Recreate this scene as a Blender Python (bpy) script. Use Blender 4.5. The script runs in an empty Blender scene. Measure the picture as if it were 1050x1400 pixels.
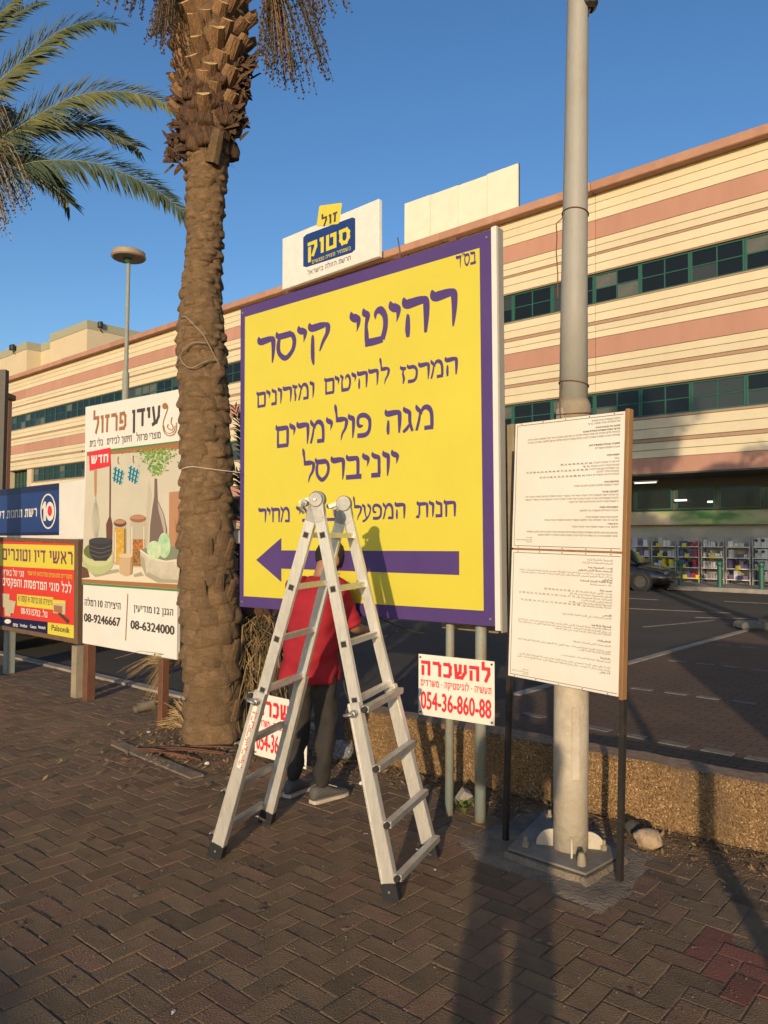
import bpy, bmesh, math, random
from mathutils import Vector, Matrix, Euler, noise
R = math.radians
random.seed(7)
sc = bpy.context.scene
COL = sc.collection

# ---------------------------------------------------------------- camera
CAM_H = 1.6
FPX = 1050.0                      # focal length in pixels of the 1050x1400 photograph
PITCH = math.atan(41/1050.0); ROLL = 0.009
cam = bpy.data.cameras.new('camera'); cam_o = bpy.data.objects.new('camera', cam); COL.objects.link(cam_o)
cam.sensor_fit = 'VERTICAL'; cam.sensor_height = 36.0; cam.lens = 36.0*FPX/1400.0
cam.clip_start = 0.05; cam.clip_end = 3000
_F = Vector((0, math.cos(PITCH), math.sin(PITCH))); _R0 = Vector((1, 0, 0)); _U0 = _R0.cross(_F)
_R = _R0*math.cos(ROLL) + _U0*math.sin(ROLL); _U = -_R0*math.sin(ROLL) + _U0*math.cos(ROLL)
_C = Vector((0, 0, CAM_H))
m = Matrix((( _R.x, _U.x, -_F.x, 0), (_R.y, _U.y, -_F.y, 0), (_R.z, _U.z, -_F.z, CAM_H), (0, 0, 0, 1)))
cam_o.matrix_world = m
sc.camera = cam_o

# ---------------------------------------------------------------- sky and sun
SUN_EL, SUN_AZ = R(11.0), R(11.4)        # light travels towards +Y, 12 degrees to the right
w = bpy.data.worlds.new('World'); sc.world = w; w.use_nodes = True
nt = w.node_tree; bg = nt.nodes['Background']
sky = nt.nodes.new('ShaderNodeTexSky'); sky.sky_type = 'NISHITA'; sky.sun_disc = False
sky.sun_elevation = SUN_EL; sky.sun_rotation = math.pi + SUN_AZ
sky.air_density = 1.0; sky.dust_density = 0.8; sky.ozone_density = 2.6; sky.altitude = 50
hsv = nt.nodes.new('ShaderNodeHueSaturation'); hsv.inputs['Saturation'].default_value = 1.16; hsv.inputs['Hue'].default_value = 0.506; nt.links.new(sky.outputs[0], hsv.inputs['Color'])
nt.links.new(hsv.outputs[0], bg.inputs[0]); bg.inputs[1].default_value = 0.15; hsv.inputs['Value'].default_value = 1.2
sl = bpy.data.lights.new('sun', 'SUN'); sl.energy = 4.1; sl.angle = R(0.6); sl.color = (1.0, 0.76, 0.49)
so = bpy.data.objects.new('sun', sl); COL.objects.link(so); so.location = (-6, -30, 20)
_ld = Vector((math.sin(SUN_AZ)*math.cos(SUN_EL), math.cos(SUN_AZ)*math.cos(SUN_EL), -math.sin(SUN_EL)))
so.rotation_euler = _ld.to_track_quat('-Z', 'Y').to_euler()
sc.view_settings.view_transform = 'Standard'; sc.view_settings.look = 'None'
sc.view_settings.gamma = 1.0; sc.view_settings.exposure = 0.0; sc.view_settings.use_curve_mapping = False
sc.render.engine = 'CYCLES'
sc.cycles.max_bounces = 6

# ---------------------------------------------------------------- measuring helpers (photo pixel -> real place)
def ray(px, py): return _F*FPX + _R*(px-525) + _U*(700-py)
def G(px, py, z=0.0):
    v = ray(px, py); return _C + v*((z-CAM_H)/v.z)
def D(px, py, Y):
    v = ray(px, py); return _C + v*(Y/v.y)

# ---------------------------------------------------------------- materials
def mat(name, col, rough=0.7, metal=0.0, col2=None, scale=5.0, mix=0.5, bump=0.0, bscale=None, detail=6, coat=0.0, spec=None, stretch=None, emit=None, rand=0.0, dirt=None, dscale=1.2, damt=0.5):
    m = bpy.data.materials.new(name); m.use_nodes = True
    n = m.node_tree; N = n.nodes; L = n.links; b = N['Principled BSDF']
    b.inputs['Roughness'].default_value = rough; b.inputs['Metallic'].default_value = metal
    if spec is not None: b.inputs['Specular IOR Level'].default_value = spec
    if coat: b.inputs['Coat Weight'].default_value = coat
    c4 = (*col, 1)
    b.inputs['Base Color'].default_value = c4
    tc = N.new('ShaderNodeTexCoord'); mp = N.new('ShaderNodeMapping'); L.new(tc.outputs['Object'], mp.inputs[0])
    if stretch: mp.inputs['Scale'].default_value = stretch
    out = None
    if col2 is not None:
        t = N.new('ShaderNodeTexNoise'); t.inputs['Scale'].default_value = scale; t.inputs['Detail'].default_value = detail; t.inputs['Roughness'].default_value = 0.65
        L.new(mp.outputs[0], t.inputs['Vector'])
        r = N.new('ShaderNodeValToRGB'); r.color_ramp.elements[0].position = 0.5-0.5*mix*0.6; r.color_ramp.elements[1].position = 0.5+0.5*mix*0.6
        r.color_ramp.elements[0].color = c4; r.color_ramp.elements[1].color = (*col2, 1)
        L.new(t.outputs[0], r.inputs[0]); out = r.outputs[0]
    if dirt is not None:
        t = N.new('ShaderNodeTexNoise'); t.inputs['Scale'].default_value = dscale; t.inputs['Detail'].default_value = 8; t.inputs['Roughness'].default_value = 0.7
        L.new(tc.outputs['Object'], t.inputs['Vector'])
        r = N.new('ShaderNodeMapRange'); r.inputs[1].default_value = 0.48; r.inputs[2].default_value = 0.75; r.inputs[4].default_value = damt
        L.new(t.outputs[0], r.inputs[0])
        mx = N.new('ShaderNodeMix'); mx.data_type = 'RGBA'; L.new(r.outputs[0], mx.inputs[0])
        if out: L.new(out, mx.inputs[6])
        else: mx.inputs[6].default_value = c4
        mx.inputs[7].default_value = (*dirt, 1); out = mx.outputs[2]
    if rand:
        oi = N.new('ShaderNodeObjectInfo'); ge = N.new('ShaderNodeNewGeometry')
        ad = N.new('ShaderNodeMath'); ad.operation = 'ADD'; L.new(oi.outputs['Random'], ad.inputs[0]); L.new(ge.outputs['Random Per Island'], ad.inputs[1])
        fr = N.new('ShaderNodeMath'); fr.operation = 'FRACT'; L.new(ad.outputs[0], fr.inputs[0])
        mr = N.new('ShaderNodeMapRange'); mr.inputs[3].default_value = 1-rand; mr.inputs[4].default_value = 1+rand; L.new(fr.outputs[0], mr.inputs[0])
        hs = N.new('ShaderNodeHueSaturation'); L.new(mr.outputs[0], hs.inputs['Value'])
        if out: L.new(out, hs.inputs['Color'])
        else: hs.inputs['Color'].default_value = c4
        out = hs.outputs[0]
    if out: L.new(out, b.inputs['Base Color'])
    if bump:
        t = N.new('ShaderNodeTexNoise'); t.inputs['Scale'].default_value = bscale or scale*4; t.inputs['Detail'].default_value = 8
        L.new(mp.outputs[0], t.inputs['Vector'])
        bp = N.new('ShaderNodeBump'); bp.inputs['Strength'].default_value = bump; bp.inputs['Distance'].default_value = 0.02
        L.new(t.outputs[0], bp.inputs['Height']); L.new(bp.outputs[0], b.inputs['Normal'])
    if emit:
        b.inputs['Emission Color'].default_value = (*emit[0], 1); b.inputs['Emission Strength'].default_value = emit[1]
    return m

def aggregate_mat():
    m = mat('exposed_aggregate', (.30, .17, .07), .85); n = m.node_tree; N = n.nodes; L = n.links; b = N['Principled BSDF']
    tc = N.new('ShaderNodeTexCoord')
    v = N.new('ShaderNodeTexVoronoi'); v.inputs['Scale'].default_value = 125; L.new(tc.outputs['Object'], v.inputs['Vector'])
    r = N.new('ShaderNodeValToRGB'); e = r.color_ramp.elements
    e[0].position = 0; e[0].color = (.08, .045, .02, 1); e[1].position = 1; e[1].color = (.50, .36, .2, 1)
    for p, c in ((.2, (.16, .095, .04)), (.6, (.235, .14, .058)), (.9, (.30, .185, .085))):
        k = e.new(p); k.color = (*c, 1)
    sp = N.new('ShaderNodeSeparateColor'); L.new(v.outputs['Color'], sp.inputs[0]); L.new(sp.outputs[0], r.inputs[0])
    big = N.new('ShaderNodeTexNoise'); big.inputs['Scale'].default_value = 2.2; L.new(tc.outputs['Object'], big.inputs['Vector']); big.inputs['Detail'].default_value = 6
    mr = N.new('ShaderNodeMapRange'); mr.inputs[3].default_value = .65; mr.inputs[4].default_value = 1.35; L.new(big.outputs[0], mr.inputs[0])
    hs = N.new('ShaderNodeHueSaturation'); L.new(r.outputs[0], hs.inputs['Color']); L.new(mr.outputs[0], hs.inputs['Value'])
    L.new(hs.outputs[0], b.inputs['Base Color'])
    st_ = N.new('ShaderNodeTexNoise'); st_.inputs['Scale'].default_value = 3.0; st_.inputs['Detail'].default_value = 9; mp2 = N.new('ShaderNodeMapping'); mp2.inputs['Scale'].default_value = (2.5, 1, .6); L.new(tc.outputs['Object'], mp2.inputs[0]); L.new(mp2.outputs[0], st_.inputs['Vector'])
    m2 = N.new('ShaderNodeMapRange'); m2.inputs[1].default_value = .5; m2.inputs[2].default_value = .72; m2.inputs[4].default_value = .65; L.new(st_.outputs[0], m2.inputs[0])
    mx2 = N.new('ShaderNodeMix'); mx2.data_type = 'RGBA'; L.new(m2.outputs[0], mx2.inputs[0]); L.new(hs.outputs[0], mx2.inputs[6]); mx2.inputs[7].default_value = (.13, .085, .045, 1); L.new(mx2.outputs[2], b.inputs['Base Color'])
    bp = N.new('ShaderNodeBump'); bp.inputs['Strength'].default_value = 1.0; bp.inputs['Distance'].default_value = .005; bp.invert = True
    L.new(v.outputs['Distance'], bp.inputs['Height']); L.new(bp.outputs[0], b.inputs['Normal'])
    return m

M = {}
def defmats():
    M['paver'] = mat('paver_grey_brown', (.14, .094, .052), .9, col2=(.19, .128, .072), scale=9, mix=.9, bump=.5, bscale=120, rand=.16, dirt=(.25, .155, .075), dscale=1.3, damt=.6)
    M['paver2'] = mat('paver_red', (.145, .085, .05), .9, col2=(.195, .115, .068), scale=9, mix=.9, bump=.5, bscale=120, rand=.2, dirt=(.24, .15, .075), dscale=1.3, damt=.5)
    M['paver3'] = mat('paver_dark', (.11, .076, .042), .9, col2=(.16, .108, .06), scale=9, mix=.9, bump=.5, bscale=120, rand=.2, dirt=(.23, .145, .07), dscale=1.3, damt=.5)
    M['paver4'] = mat('paver_new_red', (.21, .078, .05), .9, col2=(.17, .07, .047), scale=6, bump=.4, bscale=120, rand=.15)
    M['joint'] = mat('sandy_joint', (.24, .16, .09), .95, col2=(.13, .09, .055), scale=3, mix=.9, bump=.6, bscale=90)
    M['dirt'] = mat('dry_dirt', (.24, .15, .075), .95, col2=(.12, .075, .04), scale=8, bump=1, bscale=50)
    M['conc'] = mat('old_concrete', (.25, .20, .14), .9, col2=(.14, .115, .085), scale=6, bump=.6, bscale=60)
    M['asphalt'] = mat('asphalt', (.05, .048, .042), .9, col2=(.075, .07, .06), scale=1.5, bump=.4, bscale=150)
    M['lotpave'] = None
    M['whitepaint'] = mat('road_paint', (.20, .19, .16), .85, col2=(.11, .105, .09), scale=12)
    M['kerb'] = mat('kerb_stone', (.34, .31, .26), .85, col2=(.22, .2, .17), scale=4, bump=.3)
    M['agg'] = aggregate_mat()
    M['aggtop'] = mat('wall_top', (.34, .24, .16), .9, col2=(.22, .14, .08), scale=25, bump=.5, bscale=90)
    M['cream'] = mat('cream_panel', (.68, .60, .42), .85, col2=(.61, .53, .36), scale=.7, mix=.9, bump=.08, bscale=30, rand=.05, dirt=(.47, .37, .23), dscale=.5, damt=.35)
    M['creamplain'] = mat('cream_render', (.60, .50, .34), .85, col2=(.54, .46, .31), scale=.5)
    M['greytrim'] = mat('grey_olive_trim', (.33, .33, .24), .85)
    M['red'] = mat('terracotta_panel', (.49, .265, .195), .85, col2=(.41, .22, .16), scale=1.6, mix=.9, stretch=(1, 1, .25), rand=.07)
    M['coping'] = mat('terracotta_coping', (.45, .25, .17), .85, col2=(.37, .20, .135), scale=1.3, rand=.08)
    M['stripe'] = mat('dull_brown_stripe', (.42, .27, .175), .85, col2=(.35, .23, .15), scale=1.5, stretch=(1, 1, .3))
    M['groove'] = mat('joint_shadow_gap', (.42, .33, .20), .9)
    M['green'] = mat('green_window_frame', (.02, .10, .072), .5)
    M['glassd'] = mat('dark_glass', (.010, .012, .011), .08, spec=.35)
    M['glassb'] = mat('glass_with_blind', (.13, .135, .11), .35, col2=(.08, .085, .07), scale=1.2)
    M['glassc'] = mat('glass_grey', (.04, .047, .042), .12)
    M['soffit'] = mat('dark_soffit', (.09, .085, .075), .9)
    M['yellow'] = mat('sign_yellow', (.66, .575, .06), .42, col2=(.62, .54, .055), scale=1.1, bump=.25, bscale=1.6, dirt=(.66, .52, .06), dscale=2.4, damt=.22)
    M['purple'] = mat('sign_purple', (.075, .04, .175), .45, col2=(.09, .05, .19), scale=2)
    M['white'] = mat('sign_white', (.74, .73, .68), .5, col2=(.68, .66, .61), scale=2)
    M['paper'] = mat('notice_sheet', (.80, .77, .70), .6, col2=(.74, .68, .58), scale=1.3)
    M['ink'] = mat('print_black', (.04, .035, .035), .6)
    M['signframe'] = mat('sign_edge_grey', (.55, .52, .46), .6)
    M['galv'] = mat('galvanised_steel', (.36, .35, .315), .6, .0, col2=(.29, .28, .25), scale=4, mix=.8, bump=.1, bscale=70, stretch=(1, 1, .3), dirt=(.24, .19, .12), dscale=3, damt=.4)
    M['polepaint'] = mat('pole_cream_paint', (.56, .50, .40), .65, col2=(.43, .38, .30), scale=6, mix=.9, bump=.25, bscale=30, dirt=(.27, .19, .11), dscale=7, damt=.6)
    M['bluepost'] = mat('pale_blue_paint_rusty', (.22, .28, .27), .6, col2=(.27, .28, .22), scale=9, dirt=(.25, .12, .05), dscale=9, damt=.85)
    M['blackmetal'] = mat('black_paint', (.022, .02, .018), .5, dirt=(.09, .06, .04), dscale=12, damt=.5)
    M['wood'] = mat('orange_wood', (.34, .18, .07), .7, col2=(.24, .125, .045), scale=10, stretch=(3, 3, .3), bump=.2, bscale=50)
    M['woodbrown'] = mat('brown_wood', (.17, .10, .055), .75, col2=(.11, .065, .035), scale=12, stretch=(3, 3, .3))
    M['rustpost'] = mat('rust_brown_paint', (.17, .07, .035), .7, col2=(.11, .05, .03), scale=12)
    M['creampost'] = mat('dusty_cream_post', (.33, .28, .19), .8, col2=(.24, .20, .14), scale=7)
    M['alu'] = mat('brushed_aluminium', (.80, .77, .70), .36, .55, col2=(.66, .64, .58), scale=18, stretch=(4, 4, .5), bump=.06, bscale=60, dirt=(.42, .38, .30), dscale=8, damt=.4)
    M['alu2'] = mat('dull_aluminium', (.52, .50, .45), .45, .5, col2=(.43, .41, .36), scale=12, dirt=(.3, .27, .22), dscale=9, damt=.5)
    M['zinc'] = mat('zinc_hinge', (.36, .36, .34), .5, .7, col2=(.27, .27, .26), scale=20)
    M['rubber'] = mat('black_rubber', (.015, .015, .018), .6)
    M['bark'] = mat('palm_bark', (.34, .215, .108), .95, col2=(.10, .06, .028), scale=13, mix=1.2, bump=1, bscale=85, stretch=(1, 1, 2.6), rand=.16, dirt=(.38, .26, .135), dscale=4, damt=.5)
    M['barkdark'] = mat('palm_fibre', (.055, .03, .017), .95, col2=(.12, .065, .035), scale=14, bump=1, bscale=70, stretch=(1, 1, .35), rand=.2)
    M['stub'] = mat('palm_stub', (.19, .105, .05), .85, col2=(.30, .17, .08), scale=9, bump=.7, bscale=50, stretch=(2, 2, .5), rand=.2)
    M['cut'] = mat('cut_stub_face', (.55, .38, .18), .85, col2=(.40, .26, .12), scale=22, bump=.4)
    M['darkdry'] = mat('dark_dry_leaf', (.15, .10, .045), .85, col2=(.06, .045, .02), scale=6, rand=.3)
    M['drygrass'] = mat('dry_frond', (.36, .25, .11), .8, col2=(.22, .15, .07), scale=6, rand=.25)
    M['leaf'] = mat('palm_leaflet', (.04, .062, .034), .55, col2=(.065, .092, .048), scale=3, rand=.25)
    M['leafy'] = mat('palm_leaflet_yellowing', (.10, .115, .042), .55, col2=(.14, .145, .05), scale=3, rand=.25)
    M['rachis'] = mat('palm_rachis', (.17, .19, .10), .5)
    M['fruit'] = mat('date_fruit', (.06, .04, .028), .6, rand=.3)
    M['strand'] = mat('date_strand', (.12, .10, .045), .6, rand=.3)
    M['strand2'] = mat('date_strand_orange', (.24, .11, .04), .6, rand=.2)
    M['plate'] = mat('weathered_plate', (.24, .225, .19), .8, col2=(.17, .155, .13), scale=9, dirt=(.14, .10, .06), dscale=6, damt=.6)
    M['shirt'] = mat('red_cotton', (.34, .010, .022), .85, col2=(.27, .008, .016), scale=6, bump=.35, bscale=14)
    M['pants'] = mat('dark_trousers', (.022, .02, .018), .9, col2=(.035, .03, .026), scale=8, bump=.4, bscale=12)
    M['skin'] = mat('skin', (.36, .19, .12), .6, col2=(.31, .155, .095), scale=8)
    M['hair'] = mat('black_hair', (.018, .012, .01), .6, bump=1, bscale=90)
    M['shoe'] = mat('grey_sneaker', (.10, .095, .09), .8, bump=.3, bscale=80)
    M['sole'] = mat('pale_sole', (.50, .43, .36), .7)
    M['redprint'] = mat('red_print', (.66, .03, .045), .5)
    M['bluedeep'] = mat('navy_print', (.012, .035, .17), .45, col2=(.015, .045, .20), scale=1)
    M['bluedark'] = mat('darker_navy_print', (.008, .01, .06), .45)
    M['redorange'] = mat('orange_red_print', (.62, .045, .03), .5)
    M['brownprint'] = mat('brown_print', (.33, .15, .06), .5)
    M['greenprint'] = mat('green_print', (.06, .22, .07), .5)
    M['charcoal'] = mat('charcoal_print', (.06, .05, .05), .5)
    M['carpaint'] = mat('dark_grey_car_paint', (.035, .034, .032), .3, .5, coat=1)
    M['carteal'] = mat('dull_teal_car_paint', (.07, .09, .08), .35, .3, coat=1)
    M['carglass'] = mat('car_glass', (.015, .018, .018), .06)
    M['stone'] = mat('pale_stone', (.48, .36, .24), .9, col2=(.34, .25, .16), scale=9, bump=.7, bscale=30)
    M['tube'] = mat('emissive_tube', (.9, .9, .85), .5, emit=((1, .95, .85), 1.4))
    M['storewhite'] = mat('store_white', (.38, .37, .33), .8, col2=(.33, .32, .28), scale=.6)
defmats()

# ---------------------------------------------------------------- mesh helpers
class MB:
    def __init__(s): s.v = []; s.f = []; s.mi = []
    def add(s, vs, fs, mi=0):
        o = len(s.v); s.v += [tuple(p) for p in vs]; s.f += [tuple(i+o for i in f) for f in fs]; s.mi += [mi]*len(fs); return s
    def box(s, x0, y0, z0, x1, y1, z1, mi=0, mtx=None):
        vs = [Vector(p) for p in ((x0,y0,z0),(x1,y0,z0),(x1,y1,z0),(x0,y1,z0),(x0,y0,z1),(x1,y0,z1),(x1,y1,z1),(x0,y1,z1))]
        if mtx: vs = [mtx @ p for p in vs]
        return s.add(vs, [(0,3,2,1),(4,5,6,7),(0,1,5,4),(1,2,6,5),(2,3,7,6),(3,0,4,7)], mi)
    def bbox(s, x0, y0, z0, x1, y1, z1, b=.005, mi=0, mtx=None):   # box with chamfered edges
        bm = bmesh.new(); bmesh.ops.create_cube(bm, size=1)
        for v in bm.verts: v.co = Vector(((x0+x1)/2+v.co.x*(x1-x0), (y0+y1)/2+v.co.y*(y1-y0), (z0+z1)/2+v.co.z*(z1-z0)))
        bmesh.ops.bevel(bm, geom=bm.edges[:], offset=b, segments=1, affect='EDGES', clamp_overlap=True)
        return s.bm(bm, mi, mtx)
    def bm(s, bm, mi=0, mtx=None):
        bm.verts.index_update(); vs = [(mtx @ v.co) if mtx else v.co.copy() for v in bm.verts]
        fs = [[v.index for v in f.verts] for f in bm.faces]; bm.free(); return s.add(vs, fs, mi)
    def bar(s, a, b, wx, wy, up=Vector((0, 0, 1)), mi=0, wx2=None, wy2=None):
        a = Vector(a); b = Vector(b); t = (b-a).normalized(); x = t.cross(up).normalized(); y = x.cross(t).normalized()
        wx2 = wx if wx2 is None else wx2; wy2 = wy if wy2 is None else wy2
        vs = [a-x*wx/2-y*wy/2, a+x*wx/2-y*wy/2, a+x*wx/2+y*wy/2, a-x*wx/2+y*wy/2, b-x*wx2/2-y*wy2/2, b+x*wx2/2-y*wy2/2, b+x*wx2/2+y*wy2/2, b-x*wx2/2+y*wy2/2]
        return s.add(vs, [(0,3,2,1),(4,5,6,7),(0,1,5,4),(1,2,6,5),(2,3,7,6),(3,0,4,7)], mi)
    def tube(s, pts, rad, n=12, mi=0, cap=True):
        pts = [Vector(p) for p in pts]; rad = rad if isinstance(rad, (list, tuple)) else [rad]*len(pts)
        rings = []; t0 = (pts[1]-pts[0]).normalized(); ref = Vector((0, 0, 1)) if abs(t0.z) < .9 else Vector((0, 1, 0))
        x = t0.cross(ref).normalized()
        for i, p in enumerate(pts):
            t = (pts[min(i+1, len(pts)-1)]-pts[max(i-1, 0)]).normalized(); x = (x-t*x.dot(t)).normalized(); y = t.cross(x)
            rings.append([p+(x*math.cos(2*math.pi*k/n)+y*math.sin(2*math.pi*k/n))*rad[i] for k in range(n)])
        vs = [q for r in rings for q in r]; fs = []
        for i in range(len(pts)-1):
            for k in range(n):
                a = i*n+k; b = i*n+(k+1) % n; fs.append((a, b, b+n, a+n))
        if cap: fs.append(tuple(range(n-1, -1, -1))); fs.append(tuple(range((len(pts)-1)*n, len(pts)*n)))
        return s.add(vs, fs, mi)
    def disc(s, c, axis, r, h, n=24, mi=0, bev=0.15):
        c = Vector(c); a = Vector(axis).normalized(); b = r*bev
        return s.tube([c-a*h/2, c-a*(h/2-b), c+a*(h/2-b), c+a*h/2], [r-b, r, r, r-b], n, mi)
    def ball(s, c, rx, ry, rz, n=10, mi=0, mtx=None, nz=0, seed=0):
        bm = bmesh.new(); bmesh.ops.create_icosphere(bm, subdivisions=2 if n < 14 else 3, radius=1)
        for v in bm.verts:
            k = 1+nz*noise.noise(v.co*1.7+Vector((seed, seed*2.3, 0)))
            v.co = Vector((c[0]+v.co.x*rx*k, c[1]+v.co.y*ry*k, c[2]+v.co.z*rz*k))
        return s.bm(bm, mi, mtx)
    def mesh(s, name, mats, smooth=False):
        me = bpy.data.meshes.new(name); me.from_pydata(s.v, [], s.f)
        for mm in mats: me.materials.append(mm)
        if len(mats) > 1: me.polygons.foreach_set('material_index', s.mi)
        if smooth: me.polygons.foreach_set('use_smooth', [True]*len(me.polygons))
        me.update(); return me
    def obj(s, name, mats, parent=None, smooth=False, loc=None, rot=None):
        if not isinstance(mats, (list, tuple)): mats = [mats]
        return link(name, s.mesh(name, mats, smooth), parent, loc, rot)

def link(name, data, parent=None, loc=None, rot=None):
    o = bpy.data.objects.new(name, data); COL.objects.link(o)
    if parent is not None: o.parent = parent
    if loc is not None: o.location = loc
    if rot is not None: o.rotation_euler = rot
    return o
def tag(o, label=None, cat=None, group=None, kind=None):
    if label: o['label'] = label
    if cat: o['category'] = cat
    if group: o['group'] = group
    if kind: o['kind'] = kind
    return o
def thing(name, label, cat, loc=(0, 0, 0), rz=0, group=None):
    o = bpy.data.objects.new(name, None); COL.objects.link(o); o.location = loc; o.rotation_euler = (0, 0, rz); o.empty_display_size = .1
    return tag(o, label, cat, group)
def copy_tree(o, parent=None):
    c = o.copy(); COL.objects.link(c)
    if parent is not None: c.parent = parent
    for ch in [k for k in bpy.data.objects if k.parent == o]: copy_tree(ch, c)
    return c
def smooth_path(pts, k=6):
    pts = [tuple(p) for p in pts]
    if len(pts) < 3: 
        a, b = pts[0], pts[-1]; return [tuple(a[j]+(b[j]-a[j])*i/k for j in range(len(a))) for i in range(k+1)]
    out = []
    for i in range(len(pts)-1):
        p0 = pts[max(i-1, 0)]; p1 = pts[i]; p2 = pts[i+1]; p3 = pts[min(i+2, len(pts)-1)]
        for j in range(k):
            t = j/k
            out.append(tuple(.5*(2*b+(c-a)*t+(2*a-5*b+4*c-d)*t*t+(-a+3*b-3*c+d)*t**3) for a, b, c, d in zip(p0, p1, p2, p3)))
    out.append(pts[-1]); return out

# street direction of the building front (towards the far left) and its facing normal
SD = Vector((-0.7407, 0.6718, 0)); SN = Vector((-0.6718, -0.7407, 0))
YAW = math.atan2(-SD.y, -SD.x)   # local +x runs to the right along the street
# ================================================================ GROUND
g = MB(); g.add([(-400, -200, -.03), (400, -200, -.03), (400, 600, -.03), (-400, 600, -.03)], [(0, 1, 2, 3)])
tag(g.obj('ground', M['asphalt']), kind='structure')

# paving frontier: kerb line on the left, low wall on the right
WA = Vector((2.01, 4.05, 0)); WD = Vector((-.79, .613, 0)).normalized(); WN = Vector((WD.y, -WD.x, 0))
if WN.y > 0: WN = -WN
WN = Vector((-WD.y, WD.x, 0)); WN = WN if WN.y < 0 else -WN          # towards the viewer
KA = G(17, 898); KB = G(237, 950); KD = (KB-KA).normalized()
wall_end = WA + WD*2.9
def front(p):      # on the pavement side?
    x, y = p[0], p[1]
    kx = KA.y + (x-KA.x)*(KD.y/KD.x)
    wy = WA.y + (x-WA.x)*(WD.y/WD.x)
    lim = kx if x < -1.45 else (wy if x > wall_end.x else kx + (wall_end.y-kx)*0 + 0)
    if -1.45 <= x <= wall_end.x: lim = KA.y+(x-KA.x)*(KD.y/KD.x)*1.0
    return y < lim-.02
# pavement bed
bed = MB()
pts = [KA-KD*6, KA, KB, Vector((-1.0, KA.y+(-1.0-KA.x)*(KD.y/KD.x), 0)), wall_end, WA, WA-WD*6, Vector((9, -6, 0)), Vector((-14, -6, 0)), Vector((-14, 12, 0))]
bed.add([(p.x, p.y, -.0035) for p in pts], [tuple(reversed(range(len(pts))))])
pave = bed.obj('pavement', M['joint']); tag(pave, kind='structure')

# herringbone pavers, aligned with the street
PA = Vector((-.76, .65, 0)).normalized(); PB = Vector((PA.y, -PA.x, 0))
tree_c = G(290, 1012)
pole_c = G(780, 1168)
pit = [G(172, 1012), G(268, 1060), G(400, 1040), G(420, 1000), G(330, 985), G(200, 985)]
plinth_quad = [G(640, 1150), G(815, 1262), G(905, 1165), G(760, 1090)]
def inside(p, poly):
    c = False; n = len(poly); j = n-1
    for i in range(n):
        a, b = poly[i], poly[j]
        if (a.y > p[1]) != (b.y > p[1]) and p[0] < (b.x-a.x)*(p[1]-a.y)/(b.y-a.y)+a.x: c = not c
        j = i
    return c
U = .1; cells = []
for i in range(-130, 131):
    for j in range(-130, 131):
        k = (i-j) % 4                       # herringbone of 2x1 pavers
        if k == 0: a0, b0, la, lb = i, j, 2, 1
        elif k == 3: a0, b0, la, lb = i, j, 1, 2
        else: continue
        c = PA*((a0+la/2)*U)+PB*((b0+lb/2)*U)
        if not (-8.5 < c.x < 4.5 and 1.0 < c.y < 11): continue
        if not front(c): continue
        if inside(c, pit) or inside(c, plinth_quad): continue
        dw = (c-WA).dot(WN)                 # distance in front of the wall
        if c.x > -.4 and dw < .16+.10*noise.noise(c*1.7)+(.22 if .9 < c.x < 1.9 else 0): continue
        cells.append((a0, b0, la, lb, c))
def in_view(c):
    d = c-_C; z = d.dot(_F)
    if z < .5: return 0
    x = 525+FPX*d.dot(_R)/z; y = 700-FPX*d.dot(_U)/z
    return z if (-20 < x < 1070 and y < 1420) else 0
cells.sort(key=lambda q: in_view(q[4]) or 99)
newred = inside
redpoly = [G(940, 1312), G(985, 1275), G(1049, 1300), G(1120, 1380), G(1010, 1370)]
def paver_mesh(la, lb, seed, tilt=0.0):
    rr = random.Random(seed); g_ = .0035; hx = la*U/2-g_; hy = lb*U/2-g_; b = .003; mb = MB()
    j = lambda: rr.uniform(-.0012, .0012)
    dz = [rr.uniform(-.0025, .0025) for _ in range(4)]
    A = [(-hx, -hy), (hx, -hy), (hx, hy), (-hx, hy)]
    lo = [(x+j(), y+j(), -.04) for x, y in A]; mid = [(x+j(), y+j(), -.004+d) for (x, y), d in zip(A, dz)]
    top = [(x-b*(1 if x > 0 else -1)+j(), y-b*(1 if y > 0 else -1)+j(), d) for (x, y), d in zip(A, dz)]
    fs = []
    for i in range(4):
        k = (i+1) % 4; fs += [(i, k, 4+k, 4+i), (4+i, 4+k, 8+k, 8+i)]
    fs.append((8, 9, 10, 11)); mb.add(lo+mid+top, fs); return mb
mA = [[paver_mesh(2, 1, s).mesh('paver', [M[mm]]) for s in range(3)] for mm in ('paver', 'paver2', 'paver3', 'paver4')]
mB = [[paver_mesh(1, 2, s+9).mesh('paver', [M[mm]]) for s in range(3)] for mm in ('paver', 'paver2', 'paver3', 'paver4')]
rotp = math.atan2(PA.y, PA.x)
rest = [MB() for _ in range(4)]
for idx, (a0, b0, la, lb, c) in enumerate(cells):
    q = noise.noise(c*.9); rnd = random.random()
    mi = 3 if inside(c, redpoly) else (0 if rnd < .45 else (1 if rnd < .72+q*.3 else 2))
    zz = random.uniform(-.0012, .0022)+.004*noise.noise(c*1.1)
    flip = PB.dot(Vector((-PA.y, PA.x, 0)))
    if idx < 290:
        o = link('paver', (mA if la == 2 else mB)[mi][idx % 3], pave, (c.x, c.y, zz), (random.uniform(-.008, .008), random.uniform(-.008, .008), rotp))
    else:
        pm = paver_mesh(la, lb, idx); mt = Matrix.Translation((c.x, c.y, zz)) @ Matrix.Rotation(rotp, 4, 'Z')
        rest[mi].add([mt @ Vector(v) for v in pm.v], pm.f)
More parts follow.
